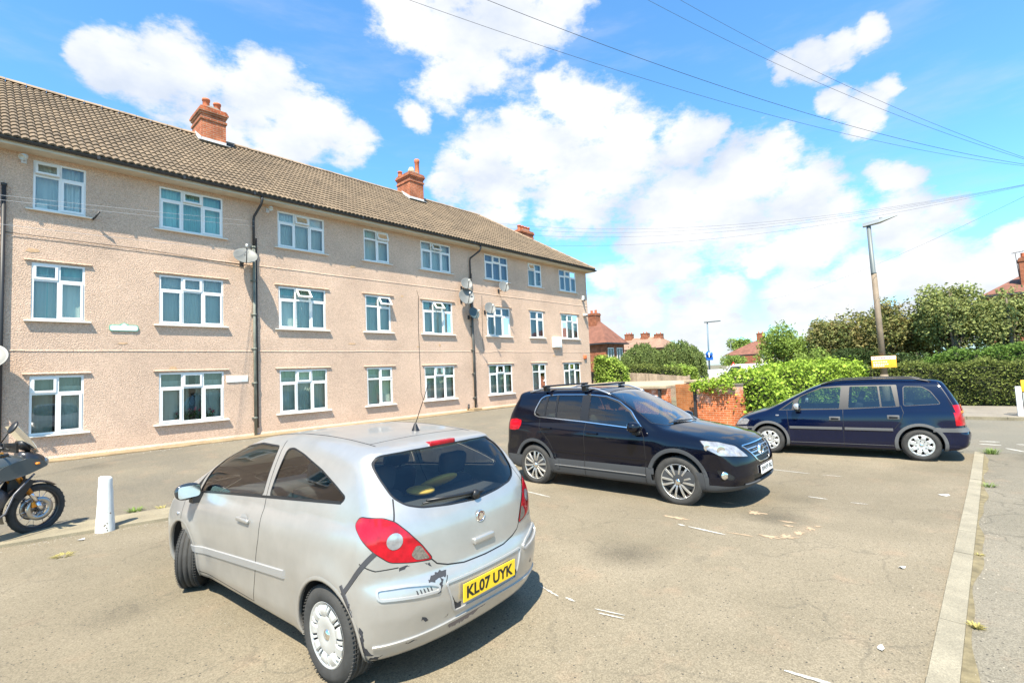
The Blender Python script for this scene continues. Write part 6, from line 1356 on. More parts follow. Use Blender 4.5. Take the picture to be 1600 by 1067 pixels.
bank('laurel_bush', [(33, 15.3, 1.75), (33, 13.6, 1.7)], 1.2, 0, 1.7, YG, 'bright yellow green bush below the right willow', 4500, .12, 'shrub')
# ---------------- walls, fence, store ----------------
BR_O = brickmat('orange_brick', (.50, .135, .045), (.42, .105, .035), (.60, .40, .26), white=.75)
BR_B = brickmat('brown_brick', (.34, .13, .045), (.28, .10, .035), (.36, .22, .12))
BR_R = brickmat('house_brick', (.27, .09, .045), (.21, .07, .035), (.35, .2, .13))
ROOFR = mat('red_tile', (.17, .07, .045), .9, var=.3, vscale=1.5); ROOFB = mat('brown_tile', (.24, .145, .10), .9, var=.25, vscale=.8)
FELT = mat('flat_roof_felt', (.36, .28, .19), .9, var=.25, vscale=1.5)
st = thing('brick_store', (16.8, 7.9, Z), 'low orange brick store with flat pale roof and dark posts', 'outbuilding')
a = MB(); a.box(16.8, 17.03, 5.3, 6.85, -.35, 1.20); a.build('end_wall', BR_O, st)
a = MB(); a.box(17.04, 26.0, 5.30, 5.52, -.35, 1.15); a.build('side_wall', BR_O, st)
a = MB(); a.box(17.45, 17.65, 6.90, 7.85, -.35, 1.22); a.build('recess_wall', BR_B, st)
a = MB(); a.box(16.8, 17.03, 7.85, 13.4, -.35, 1.10); a.build('front_wall', BR_O, st)
a = MB(); a.box(16.68, 22.6, 7.86, 13.6, 1.10, 1.21, bev=.01); a.build('flat_roof', FELT, st)
a = MB(); a.box(18.2, 23.5, 5.6, 7.84, 1.24, 1.33, bev=.01); a.build('flat_roof', FELT, st)
a = MB(); a.box(18.3, 23.4, 5.7, 7.80, -.3, 1.24); a.build('inner_wall', BR_O, st)
for y in (6.87, 8.15): a = MB(); a.box(16.72, 16.80, y-.045, y+.045, -.3, 1.20); a.build('post', BLACKI, st)
a = MB(); a.box(16.70, 16.72, 6.90, 6.99, .42, .45); a.build('latch', BLACKI, st)
a = MB(); a.box(16.76, 17.07, 5.28, 6.84, 1.20, 1.235); a.build('coping', PAVE, st)
fn = thing('board_fence', (27, 11.5, 0), 'weathered vertical board fence beyond the brick store', 'fence')
a = MB(); y = 11.3; FW = mat('weathered_board', (.33, .25, .18), .9, island=.22, var=.2, vscale=5)
while y < 17.9: tp = 1.15+(min(y, 14)-11.3)*.10+max(y-14, 0)*.06+random.uniform(-.01, .01); a.box(26.97+.012*(int(y*10) % 2), 26.99+.012*(int(y*10) % 2), y, y+.098, -.2, tp+.13); y += .10
a.build('boards', FW, fn)
a = MB(); a.box(27.01, 27.05, 11.3, 17.9, .3, .38); a.build('rail', FW, fn); a = MB(); a.box(27.01, 27.05, 11.3, 17.9, 1.0, 1.08); a.build('rail', FW, fn)
for y in (11.3, 13.4, 15.6, 17.8): a = MB(); a.box(27.01, 27.11, y, y+.1, -.2, 1.35); a.build('post', FW, fn)
# ---------------- houses ----------------
WP_ = mat('white_paint_joinery', (.75, .74, .7), .5); DG = glass('far_glass', (.25, .3, .3), 1, .02); REND = mat('cream_render', (.56, .52, .45), .9, var=.1)
def house(name, x0, x1, y0, y1, ze, zr, wall, roofm, label, wins, chims, hip=.5, z0=-.3, grp='houses beyond the flats', along='y', ov=.35, band=None):
    t = thing(name, ((x0+x1)/2, (y0+y1)/2, z0), label, 'house', grp); a = MB(); a.box(x0, x1, y0, y1, z0, ze); a.build('wall', wall, t)
    X0_, X1_, Y0_, Y1_ = x0-ov, x1+ov, y0-ov, y1+ov; r = MB(); xm, ym = (x0+x1)/2, (y0+y1)/2
    if along == 'y': hb = hip*(x1-x0)/2; R0, R1 = (xm, Y0_+hb*1.1, zr), (xm, Y1_-hb*1.1, zr)
    else: hb = hip*(y1-y0)/2; R0, R1 = (X0_+hb*1.1, ym, zr), (X1_-hb*1.1, ym, zr)
    c = [(X0_, Y0_, ze), (X1_, Y0_, ze), (X1_, Y1_, ze), (X0_, Y1_, ze)]
    vs = c+[R0, R1]; f = [(0, 1, 4), (1, 2, 5, 4), (2, 3, 5), (3, 0, 4, 5)] if along == 'y' else [(0, 1, 5, 4), (1, 2, 5), (2, 3, 4, 5), (3, 0, 4)]
    r.add(vs, f+[(0, 3, 2, 1)]); r.build('roof', roofm, t)
    g = MB(); g.box(X0_-.05, X1_+.05, Y0_-.05, Y1_+.05, ze-.14, ze-.02); g.build('gutter', BLACKI, t)
    for (face, u, z, w, h, n) in wins:
        f_ = MB(); p = MB(); th = .05
        def bx(m_, a0, a1, b0, b1, d0, d1):
            if face == 'x0': m_.box(x0-d1, x0-d0, a0, a1, b0, b1)
            else: m_.box(a0, a1, y0-d1, y0-d0, b0, b1)
        bx(f_, u-w/2, u+w/2, z, z+.07, 0, th); bx(f_, u-w/2, u+w/2, z+h-.07, z+h, 0, th)
        for i in range(n+1): q = u-w/2+(w-.07)*i/n; bx(f_, q, q+.07, z+.07, z+h-.07, 0, th)
        bx(f_, u-w/2-.1, u+w/2+.1, z-.08, z-.001, 0, .1); W_ = f_.build('window', WP_, t); bx(p, u-w/2+.01, u+w/2-.01, z+.01, z+h-.01, .005, .02); p.build('pane', mat('far_window_dark', (.05, .065, .07), .08), W_)
    for (cx, cy, w, l, zb, zt, np_) in chims:
        a = MB(); a.box(cx-w/2, cx+w/2, cy-l/2, cy+l/2, zb, zt-.25); a.box(cx-w/2-.05, cx+w/2+.05, cy-l/2-.05, cy+l/2+.05, zt-.25, zt-.1); a.box(cx-w/2, cx+w/2, cy-l/2, cy+l/2, zt-.1, zt); ch = a.build('chimney', BR_R, t)
        for k in range(np_): q = MB(); q.lathe([(.14, 0), (.12, .3), (.14, .34), (.1, .34), (.1, .1)], 10, 0, 'Z', (cx, cy-l/2+l*(k+.5)/np_, zt)); q.build('chimney_pot', TERRA, ch)
    return t
house('brick_house', 42, 45.6, 25.8, 34, 4.5, 6.9, BR_R, ROOFR, 'red brick house with red hipped roof showing past the corner of the flats', [('y0', 42.9, 2.5, 1.1, 1.5, 2), ('y0', 44.6, 2.5, 1.1, 1.5, 2), ('x0', 29.5, 2.6, 1.3, 1.4, 2)], [(43.8, 28.1, .9, 1.0, 5.5, 7.75, 2)], hip=1.0)
house('terraced_houses', 90, 99, 42.6, 68, 5.6, 8.15, BR_R, ROOFB, 'long row of terraced roofs with three brick chimneys in the distance', [('x0', y, 3.2, 1.6, 1.3, 2) for y in (45, 49, 53, 57)], [(94.2, 56.0, 1.2, 1.6, 7.5, 9.0, 3), (94.2, 51.9, 1.2, 1.6, 7.5, 9.1, 3), (94.2, 48.2, 1.2, 1.6, 7.5, 9.0, 2), (94.2, 45.2, 1.2, 1.6, 6.5, 8.6, 2)], hip=.6)
house('brick_house', 70, 74, 41.3, 46, 4.3, 5.4, BR_R, ROOFB, 'low red brick house between the nearer brick house and the terrace', [('x0', 42, 2.5, 1.4, 1.2, 2)], [(72, 43.4, 1, 1.3, 5, 6.5, 3)], hip=.6)
house('rendered_house', 108, 118, 26.6, 37, 3.6, 6.5, REND, ROOFR, 'cream rendered house with red roof beyond the parked white van', [('x0', 34.6, 1.2, 1.5, 1.6, 2), ('x0', 31.6, 1.2, 1.8, 1.6, 3), ('x0', 28.5, 1.2, 1.5, 1.6, 2)], [(113, 31.2, 1.2, 1.4, 5.5, 8.1, 2)], hip=.9, grp='houses across the junction')
a = MB(); a.box(107.7, 108-.001, 30.2, 33.6, -.3, 3.4); a.build('bay_front', BR_R, bpy.data.objects['rendered_house'])
house('brick_house', 45, 53, -9.5, -1.6, 5.6, 7.2, BR_R, ROOFR, 'red brick house behind the olive trees at the right edge', [('x0', -3.3, 3.2, 1.6, 1.3, 3), ('x0', -3.3, .9, 1.6, 1.3, 3)], [(46.6, -3.75, .9, 1.0, 6.0, 7.95, 2)], hip=.55, grp='houses across the junction')
an = thing('roof_aerial', (46.3, -3.2, 7.0), 'thin television aerial beside the chimney at the right edge', 'aerial'); a = MB(); a.tube([(46.3, -3.2, 6.7), (46.3, -3.12, 8.35)], .02, 6); a.build('mast', BLACKI, an); a = MB(); a.tube([(46.3, -2.95, 8.32), (46.3, -3.9, 8.40)], .015, 6)
for k in range(6): a.tube([(46.0, -3.05-.14*k, 8.33+.01*k), (46.6, -3.05-.14*k, 8.33+.01*k)], .008, 5)
a.build('rods', BLACKI, an)
# ---------------- street furniture ----------------
COLM = mat('lamp_column_tan', (.19, .145, .10), .7, var=.2, vscale=4); COLG = mat('lamp_column_grey', (.12, .14, .14), .5)
lp = thing('street_lamp', (24.2, 2.3, -.1), 'tall tapered street lamp in front of the hedge with a yellow notice on it', 'street lamp', 'street lamps')
a = MB(); a.tube([(24.2, 2.3, -.12), (24.2, 2.3, 1.2)], [.13, .13], 14); a.tube([(24.2, 2.3, 1.2), (24.2, 2.33, 5.2)], [.115, .095], 14); a.build('column', COLM, lp)
a = MB(); a.tube([(24.2, 2.33, 5.2), (24.2, 2.345, 5.26), (24.2, 2.36, 7.15)], [.105, .085, .075], 12); a.build('upper_column', COLG, lp)
a = MB(); a.tube([(24.2, 2.36, 7.12), (24.2, 2.36, 7.24)], .06, 10); a.add([(24.08, 2.55, 7.15), (24.32, 2.55, 7.15), (24.34, 2.0, 7.20), (24.06, 2.0, 7.20), (24.16, 1.42, 7.36), (24.24, 1.42, 7.36), (24.08, 2.55, 7.28), (24.32, 2.55, 7.28), (24.33, 2.0, 7.33), (24.07, 2.0, 7.33), (24.17, 1.42, 7.40), (24.23, 1.42, 7.40)], [(0, 3, 2, 1), (3, 4, 5, 2), (6, 7, 8, 9), (9, 8, 11, 10), (0, 6, 9, 3), (3, 9, 10, 4), (1, 2, 8, 7), (2, 5, 11, 8), (0, 1, 7, 6), (4, 10, 11, 5)]); a.build('lantern', mat('lantern_grey', (.30, .32, .33), .4), lp)
a = MB(); a.tube([(24.2, 1.95, 7.32), (24.2, 1.95, 7.40)], .05, 10); a.build('photocell', COLG, lp)
ns = thing('notice_board', (24.08, 2.2, 1.7), 'white and orange notice fixed to the street lamp', 'sign'); a = MB(); a.box(24.05, 24.08, 1.87, 2.66, 1.46, 1.92, bev=.008); a.build('board', mat('notice_orange', (.85, .42, .03), .5), ns)
a = MB(); a.box(24.042, 24.049, 1.88, 2.65, 1.78, 1.91); a.build('white_band', mat('plate_white', (.8, .8, .77)), ns)
a = MB()
for zz, w in ((1.69, .42), (1.60, .48), (1.53, .36)):
    y = 2.60
    while y > 2.60-w: l_ = random.uniform(.03, .07); a.box(24.043, 24.0495, y-l_, y, zz-.02, zz+.02); y -= l_+.022
a.build('lettering', mat('plate_white', (.8, .8, .77)), ns)
a = MB(); y = 2.58
while y > 2.0: l_ = random.uniform(.03, .06); a.box(24.036, 24.0418, y-l_, y, 1.83, 1.87); y -= l_+.02
a.build('heading', mat('notice_red', (.55, .12, .06), .5), ns)
sp = thing('white_post', (21.6, -1.19, -.1), 'short white post at the far kerb by the right edge', 'post'); a = MB(); a.box(21.53, 21.67, -1.26, -1.13, -.1, .80, bev=.015); a.build('post', mat('white_paint_post', (.8, .8, .78), .5), sp)
sb = thing('yellow_sign', (21.9, -1.42, -.1), 'yellow topped sign panel standing behind the white post', 'sign'); a = MB(); a.box(21.86, 21.90, -1.95, -1.28, .62, .98, bev=.01); a.build('yellow_panel', mat('sign_yellow', (.85, .45, .03), .5), sb); a = MB(); a.box(21.87, 21.89, -1.95, -1.30, .08, .60); a.build('grey_panel', mat('sign_grey_face', (.35, .37, .35), .5), sb)
for y in (-1.32, -1.90): a = MB(); a.box(21.91, 21.96, y-.03, y+.03, -.1, .95); a.build('leg', COLG, sb)
l2 = thing('street_lamp', (60, 22.5, -.1), 'distant grey street lamp carrying a round blue sign', 'street lamp', 'street lamps'); a = MB(); a.tube([(60, 22.6, -.1), (60, 22.45, 6.95)], [.11, .07], 10); a.build('column', mat('far_lamp_blue', (.10, .16, .20), .5), l2); a = MB(); a.box(59.85, 60.15, 20.9, 22.8, 6.95, 7.08, bev=.03); a.build('lantern', COLG, l2)
b2 = thing('round_sign', (59.8, 22.4, 2.9), 'blue sign with a white upward arrow on the distant lamp', 'sign'); a = MB(); a.lathe([(.001, 0), (.42, 0), (.42, -.04), (.001, -.04)], 28, 0, 'X', (59.85, 22.42, 3.1)); a.box(59.81, 59.85, 22.0, 22.84, 2.4, 2.85); a.build('disc', mat('sign_blue', (.01, .10, .42), .4), b2)
a = MB(); a.prism([(22.42-.05, 2.75), (22.42+.05, 2.75), (22.42+.05, 3.15), (22.42+.16, 3.15), (22.42, 3.38), (22.42-.16, 3.15), (22.42-.05, 3.15)], 59.79, 59.805, 'X'); a.build('arrow', mat('plate_white', (.8, .8, .77)), b2)
l3 = thing('street_lamp', (110, 36.5, 0), 'farthest street lamp before the rendered house', 'street lamp', 'street lamps'); a = MB(); a.tube([(110, 36.55, 0), (110, 36.5, 6.5)], [.1, .06], 8); a.build('column', COLG, l3); a = MB(); a.box(109.9, 110.1, 35.6, 36.8, 6.5, 6.62); a.build('lantern', COLG, l3)
ts = thing('warning_sign', (47, 15.5, 1.9), 'red bordered triangular warning sign above the ivy', 'sign'); a = MB(); a.prism([(15.85, 1.38), (15.05, 1.38), (15.45, 2.05)], 46.9, 46.93, 'X'); a.build('red_border', mat('sign_red', (.55, .02, .02), .5), ts); a = MB(); a.prism([(15.70, 1.46), (15.20, 1.46), (15.45, 1.88)], 46.885, 46.899, 'X'); a.build('white_face', mat('plate_white', (.8, .8, .77)), ts); a = MB(); a.tube([(46.97, 15.45, -.2), (46.97, 15.45, 2.0)], .04, 8); a.build('post', COLG, ts)
# parked vehicles far off
def boxcar(name, x, y, deg, L_, W_, H_, hood, m, label, cat):
    """small distant vehicle with body, glasshouse, windows and wheels"""
    t = thing(name, (x, y, -.15), label, cat, 'vehicles parked far off', rad(deg)); a = MB(); zb = .28; zh = H_*.58
    prof = [(-L_/2, zb), (-L_/2-.03, zh), (-L_/2+.12, H_*.97), (-L_/2+.3, H_), (L_/2-hood-.75, H_), (L_/2-hood-.3, H_*.93), (L_/2-hood+.35, zh+.05), (L_/2-.25, zh-.08), (L_/2, zh-.3), (L_/2+.02, zb)]
    bm = bmesh.new(); vs = [bm.verts.new((u, -W_/2, z)) for u, z in prof]; f = bm.faces.new(vs); r = bmesh.ops.extrude_face_region(bm, geom=[f]); bmesh.ops.translate(bm, vec=(0, W_, 0), verts=[v for v in r['geom'] if isinstance(v, bmesh.types.BMVert)])
    for v in bm.verts:
        if v.co.z > zh+.02: v.co.y *= .86
    bmesh.ops.bevel(bm, geom=bm.edges[:], offset=.06, segments=3, affect='EDGES', profile=.6); bmesh.ops.recalc_face_normals(bm, faces=bm.faces[:]); a.bm(bm, 0, True); a.build('body', m, t, world=False)
    for s in (1, -1):
        g = MB(); y_ = s*W_/2*.935; g.prism([(L_/2-hood-.05, zh+.10), (L_/2-hood-.42, H_*.90), (0.1, H_*.92), (.1, zh+.06)], y_-.03, y_+.03, 'Y'); g.build('side_window', mat('far_window_dark', (.05, .065, .07), .08), t, world=False)
        for xx in (-L_*.31, L_*.31):
            w = MB(); w.lathe([(.001, .1), (.18, .1), (.2, .11), (.31, .10), (.33, .06), (.33, -.1), (.001, -.1)], 24, 0, 'Y', (xx, s*(W_/2-.09), .33)); w.build('wheel', RUBBER, t, world=False)
    g = MB(); x1, x2 = L_/2-hood-.24, L_/2-hood+.30; g.add([(x1, -W_*.38, H_*.915), (x1, W_*.38, H_*.915), (x2+.02, W_*.42, zh+.10), (x2+.02, -W_*.42, zh+.10)], [(0, 1, 2, 3)]); g.v = [(p[0]+.05, p[1], p[2]+.03) for p in g.v]; g.build('windscreen', mat('far_window_dark', (.05, .065, .07), .08), t, world=False)
    return t
WV = mat('white_van_paint', (.78, .79, .80), .25, coat=.6)
boxcar('white_van', 44.5, 13.5, 78, 4.6, 1.9, 1.95, .9, WV, 'white van with its roof showing above the ivy', 'van')
boxcar('white_car', 47, 18.2, 60, 4.3, 1.8, 1.55, 1.1, WV, 'white parked car below the blue sign', 'car')
boxcar('grey_car', 56, 17.6, 185, 4.3, 1.8, 1.5, 1.1, mat('far_grey_paint', (.25, .27, .3), .3), 'grey parked car between the ivy and the rendered house', 'car')
fw = thing('garden_wall', (58, 22, 0), 'low garden wall and railing across the far junction', 'wall'); a = MB(); a.box(62, 62.3, 17, 25, -.3, .75); a.build('wall', BR_B, fw); a = MB(); a.box(62.1, 62.2, 17, 25, 1.0, 1.1); a.build('rail', WP_, fw)
wt = thing('leaning_board', (38, 15.6, 0), 'pale timber post standing in the yellow green bush', 'post'); a = MB(); a.box(32.1, 32.2, 14.32, 14.47, 0, 1.65); a.build('post', FW, wt)
# things standing inside the windows
fl = thing('potted_geraniums', (4.2, 16.10, .98), 'pink flowering geraniums standing inside the wide ground floor window beside the name plate', 'plant'); P = np.stack([rng.uniform(3.75, 4.75, 700), rng.uniform(16.08, 16.15, 700), 1.0+rng.beta(2, 3, 700)*.30], 1); a = MB(); leaves(a, P, .035, up=.6); a.build('foliage', mat('geranium_leaf', (.10, .20, .04), .8, island=.4, trans=.3), fl, recalc=False)
P = np.concatenate([np.array([x, 16.075, z])+rng.normal(size=(22, 3))*(.02, .008, .02) for x, z in ((3.8, 1.22), (3.92, 1.28), (4.1, 1.30), (4.35, 1.26), (4.47, 1.31), (4.62, 1.27), (4.7, 1.20))]); a = MB(); leaves(a, P, .03); a.build('flowers', mat('geranium_pink', (.70, .06, .16), .7, island=.3), fl, recalc=False)
pc = thing('paper_sheet', (1.05, 16.08, 6.36), 'white sheet leaning inside the lower left of the far left top floor window', 'paper'); a = MB(); a.box(.95, 1.14, 16.075, 16.08, 6.355, 6.50); a.build('sheet', mat('plate_white', (.8, .8, .77)), pc)
# bollards
BOL = mat('bollard_white', (.64, .64, .60), .6, var=.06, vscale=9, bump=.2, bscale=25)
def bollard(x, y, z, label, h=.74):
    t = thing('bollard', (x, y, z), label, 'bollard', 'white bollards'); a = MB(); a.lathe([(.001, h), (.055, h-.002), (.072, h-.012), (.078, h-.035), (.079, h-.12), (.085, h-.20), (.088, h-.35), (.097, .25), (.105, .08), (.112, -.05)], 32, 0, 'Z'); a.v = [(p[0]*(1+.02*math.sin(p[2]*17)), p[1], p[2]-.012*p[0]/.08*(p[2] > .7)) for p in a.v]; a.build('post', BOL, t, world=False)
    for k in range(12):
        aa = random.uniform(3.4, 5.2); hh = abs(random.gauss(0, .10)); r = .108-.05*hh+.0012; s = random.uniform(.005, .014)
        c = Vector((r*math.cos(aa), r*math.sin(aa), hh)); u = Vector((-math.sin(aa), math.cos(aa), 0)); w = Vector((0, 0, 1)); m = MB(); m.add([tuple(c+u*s*math.cos(q)*random.uniform(.5, 1)+w*s*1.3*math.sin(q)*random.uniform(.5, 1)) for q in np.linspace(0, 5.2, 6)], [tuple(range(6))]); m.build('paint_chip', mat('chip_brown', (.13, .10, .06), .9), t, world=False)
    return t
bollard(1.25, 8.80, 0.0, 'white bollard between the motorcycle and the silver hatchback')
bollard(7.95, 7.25, -.10, 'white bollard half hidden behind the tail of the black off roader', .80)
# overhead wires
pl = thing('telegraph_pole', (30, -3.6, Z), 'timber telegraph pole just outside the right edge where the wires meet', 'pole'); a = MB(); a.tube([(30, -3.6, -.3), (30, -3.6, 9.6)], [.14, .09], 10); a.build('post', BARK, pl)
HUB = Vector((30, -3.55, 9.25)); WIRE = mat('cable_black', (.03, .03, .03), .6)
def wire(p, q, sag, r, label): return cable([p, q], r, label, name='overhead_wire', grp='overhead wires', sag=sag)
wire((5.47, 9, 10.49), HUB, .75, .005, 'lowest of the four overhead wires that fan up to the top left')
wire((7.04, 9, 11.68), HUB, .75, .007, 'second lowest of the four overhead wires that fan up to the top left')
wire((14.99, 9, 16.61), HUB, .7, .006, 'third of the four overhead wires, leaving the top edge near the middle')
wire((16.96, 9, 18.08), HUB, .7, .006, 'steepest overhead wire, farthest right along the top edge')
for q, l in (((21.86, 26, 13.08), 'topmost of the level wires passing above the roof of the flats'), ((22.4, 26, 12.83), 'second of the level wires passing above the roof of the flats'), ((22.4, 26, 12.4), 'third of the level wires passing above the roof of the flats'), ((22.4, 26, 11.6), 'lowest of the level wires passing above the roof of the flats')):
    wire(q, HUB-Vector((0, 0, .35)), 1.5, .0045, l)
wire((80, 23.4, 11.3), HUB-Vector((0, 0, .4)), 1.2, .006, 'faint wire dropping towards the distant street lamps')
GW = mat('cable_pale_grey', (.42, .42, .42), .5)
for (A_, B_, l) in (((.28, 13, 5.69), (5.8, 15.85, 6.95), 'upper faint wire crossing in front of the left top floor windows'), ((.28, 13, 5.60), (5.8, 15.85, 6.80), 'middle faint wire crossing in front of the left top floor windows'), ((.28, 13, 5.14), (5.8, 15.85, 5.98), 'lower faint wire crossing just below the left top floor windows')):
    A_, B_ = Vector(A_), Vector(B_); cable([A_-(B_-A_)*.8, B_], .0035, l, GW, name='overhead_wire', grp='wires to the flats', sag=.05)
# ---------------- motorcycle ----------------
def motorcycle():
    t = thing('motorcycle', (.62, 9.6, .0), 'black adventure motorcycle with gold forks, cut by the left edge of the picture', 'motorcycle')
    BK = mat('bike_black', (.02, .02, .023), .3, coat=.3); FR = mat('bike_frame_grey', (.10, .10, .11), .4, .5); GO = mat('fork_gold', (.62, .28, .05), .3, .8); ST = mat('fork_steel', (.6, .6, .65), .15, 1); DC = mat('disc_steel', (.45, .43, .4), .3, .9); AL = mat('tank_grey', (.09, .10, .10), .3, .3, coat=.4)
    B = lambda mb, n, m, p=t: mb.build(n, m, p, world=False)
    def whl(x, R, w):
        ty = MB(); ty.lathe([(R-.075, w*.30), (R-.055, w*.46), (R-.02, w*.42), (R-.004, w*.22), (R, 0), (R-.004, -w*.22), (R-.02, -w*.42), (R-.055, -w*.46), (R-.075, -w*.30), (R-.09, 0)], 56, 0, 'Y', (x, 0, R), closed=True)
        for k in range(30):
            c_ = Matrix.Translation((x, 0, R)) @ Matrix.Rotation(k*6.2832/30, 4, 'Y')
            for s in (1, -1): st = len(ty.v); ty.box(-.003, .003, s*.012, s*w*.40, R-.016, R+.0005); ty.v[st:] = [tuple(c_ @ Vector((p[0]+s*p[1]*.5, p[1], p[2]-abs(p[1])*.15))) for p in ty.v[st:]]
        wh = MB(); wh.lathe([(R-.075, .035), (R-.085, .04), (R-.10, .02), (R-.10, -.02), (R-.085, -.04), (R-.075, -.035)], 48, 0, 'Y', (x, 0, R)); wh.lathe([(.001, .06), (.035, .06), (.045, .05), (.045, -.05), (.035, -.06), (.001, -.06)], 20, 0, 'Y', (x, 0, R))
        W_ = B(wh, 'wheel', BK); ty.build('tyre', RUBBER, W_, world=False)
        sp = MB()
        for k in range(28):
            a0 = 6.2832*k/28; a1 = a0+(.35 if k % 2 else -.35); s = 1 if k % 4 < 2 else -1; sp.tube([(x+.04*math.sin(a0), s*.05, R+.04*math.cos(a0)), (x+(R-.09)*math.sin(a1), s*.01, R+(R-.09)*math.cos(a1))], .0022, 5)
        sp.build('spokes', ST, W_, world=False)
        for s in (1, -1):
            d = MB(); d.lathe([(.09, .002), (.155, .002), (.155, -.002), (.09, -.002)], 48, 0, 'Y', (x, s*.07, R), closed=True)
            for k in range(8): a0 = 6.2832*k/8; d.tube([(x+.04*math.sin(a0), s*.06, R+.04*math.cos(a0)), (x+.10*math.sin(a0+.3), s*.07, R+.10*math.cos(a0+.3))], .006, 5)
            d.build('brake_disc', DC, W_, world=False)
        return W_
    whl(0, .335, .11); whl(-1.52, .32, .15)
    up = Vector((-.50, 0, .866)); ax = Vector((0, 0, .335))
    for s in (1, -1):
        y = Vector((0, s*.11, 0)); a = MB(); a.tube([ax+y+Vector((.0, 0, -.02)), ax+y+up*.12], .03, 12); a.tube([ax+y+up*.10, ax+y+up*.34], .027, 12); B(a, 'fork_leg', [ST])
        a = MB(); a.tube([ax+y+up*.27, ax+y+up*.95], .034, 14); B(a, 'fork_tube', GO)
        a = MB(); a.box(-.12, -.055, s*.10-.016, s*.10+.016, .37, .45, bev=.012); B(a, 'brake_caliper', GO if s < 0 else FR)
        a = MB(); g = ax+y+up*.40; a.tube([ax+y+Vector((-.06, 0, .1)), ax+y+Vector((-.12, -s*.01, .25)), ax+y+up*.5+Vector((-.03, 0, 0)), ax+y+up*.9], .006, 6); B(a, 'brake_hose', BLKPL)
    a = MB(); n = 26; vs = []
    for i in range(n+1):
        th = rad(-62+150*i/n) if False else rad(62-150*i/n+(-18)); R = .375+.02*math.sin(i/n*3.14)
        for k in range(7): v_ = (k-3)/3; vs.append((-.0+R*math.sin(th)+(-.03), v_*.075, .335+(R-.03*v_*v_)*math.cos(th)))
    a.add(vs, [(7*i+k, 7*i+7+k, 7*i+8+k, 7*i+1+k) for i in range(n) for k in range(6)], 0, True); B(a, 'front_mudguard', BK)
    # triple clamps, handlebar, levers, mirror
    top = ax+up*.93; a = MB(); a.box(top.x-.03, top.x+.07, -.15, .15, top.z-.03, top.z+.01, bev=.012); c2_ = ax+up*.70; a.box(c2_.x-.03, c2_.x+.06, -.14, .14, c2_.z-.02, c2_.z+.02, bev=.012); B(a, 'fork_clamp', BK)
    hb = top+Vector((-.06, 0, .10)); a = MB(); a.tube([hb+Vector((-.10, .42, .0)), hb+Vector((-.04, .25, .03)), hb+Vector((0, .1, .0)), hb+Vector((0, -.1, 0)), hb+Vector((-.04, -.25, .03)), hb+Vector((-.10, -.42, .0))], .012, 8); B(a, 'handlebar', BLKPL)
    for s in (1, -1):
        a = MB(); a.tube([hb+Vector((-.06, s*.30, .02)), hb+Vector((-.10, s*.43, 0))], .019, 10); a.box(hb.x-.05, hb.x+.0, s*.24-.03, s*.24+.03, hb.z-.01, hb.z+.06, bev=.012); B(a, 'hand_grip', BLKPL)
        a = MB(); a.tube([hb+Vector((-.02, s*.24, .02)), hb+Vector((-.02, s*.42, -.02))], .007, 6); B(a, 'brake_lever', BLKPL)
        a = MB(); a.add([tuple(hb+Vector((.05, s*.20, -.05))), tuple(hb+Vector((.05, s*.47, -.07))), tuple(hb+Vector((.03, s*.49, .06))), tuple(hb+Vector((.06, s*.20, .05))), tuple(hb+Vector((.03, s*.20, -.05))), tuple(hb+Vector((.02, s*.47, -.07))), tuple(hb+Vector((.01, s*.49, .06))), tuple(hb+Vector((.04, s*.20, .05)))], [(0, 1, 2, 3), (4, 7, 6, 5), (0, 4, 5, 1), (1, 5, 6, 2), (2, 6, 7, 3), (3, 7, 4, 0)]); B(a, 'hand_guard', BLKPL)
        a = MB(); a.tube([hb+Vector((-.02, s*.22, .03)), hb+Vector((.04, s*.27, .17)), hb+Vector((.05, s*.30, .21))], .007, 6); bm = bmesh.new(); bmesh.ops.create_uvsphere(bm, u_segments=18, v_segments=10, radius=1); bmesh.ops.transform(bm, matrix=Matrix.Translation(hb+Vector((.06, s*.33, .25))) @ Matrix.Rotation(rad(30), 4, 'Y') @ Matrix.Diagonal((.025, .06, .085, 1)), verts=bm.verts); a.bm(bm, 0, True); B(a, 'mirror', BLKPL)
        a = MB(); a.box(.02-.16, .06-.16, s*.20-.035, s*.20+.035, .955, .985, bev=.01); B(a, 'indicator', ORL)
    # headlight, screen, cowl
    a = MB(); n = 10; vs = []
    for i in range(n+1):
        q = i/n; cx = .02-.24*q-.03*q*q; cz = 1.10+.40*q; hw = .10+.05*math.sin(q*2.6)
        for k in range(7): v_ = (k-3)/3; vs.append((cx-.05*v_*v_, v_*hw, cz-.01*abs(v_)))
    a.add(vs, [(7*i+k, 7*i+7+k, 7*i+8+k, 7*i+1+k) for i in range(n) for k in range(6)], 0, True); B(a, 'windscreen', glass('bike_screen', (.30, .29, .27), 1, .05))
    # tank, side panels, seat, engine, frame
    def hull(sec, name, m):
        mb = MB(); vs = []; K = 14
        for (x, zc, hw, hh, p) in sec:
            for k in range(K): th = 6.2832*k/K; cx, sx = math.cos(th), math.sin(th); vs.append((x, hw*abs(cx)**p*(1 if cx > 0 else -1), zc+hh*abs(sx)**p*(1 if sx > 0 else -1)))
        m_ = len(sec); mb.add(vs, [(i*K+k, i*K+(k+1) % K, (i+1)*K+(k+1) % K, (i+1)*K+k) for i in range(m_-1) for k in range(K)]+[tuple(range(K))[::-1], tuple(range((m_-1)*K, m_*K))], 0, True); return B(mb, name, m)
    hull([(.075, .965, .045, .05, .8), (.04, .975, .085, .085, .8), (-.04, .99, .115, .115, .8), (-.14, 1.02, .13, .12, .8), (-.22, 1.04, .10, .10, .8)], 'nose_cowl', BK)
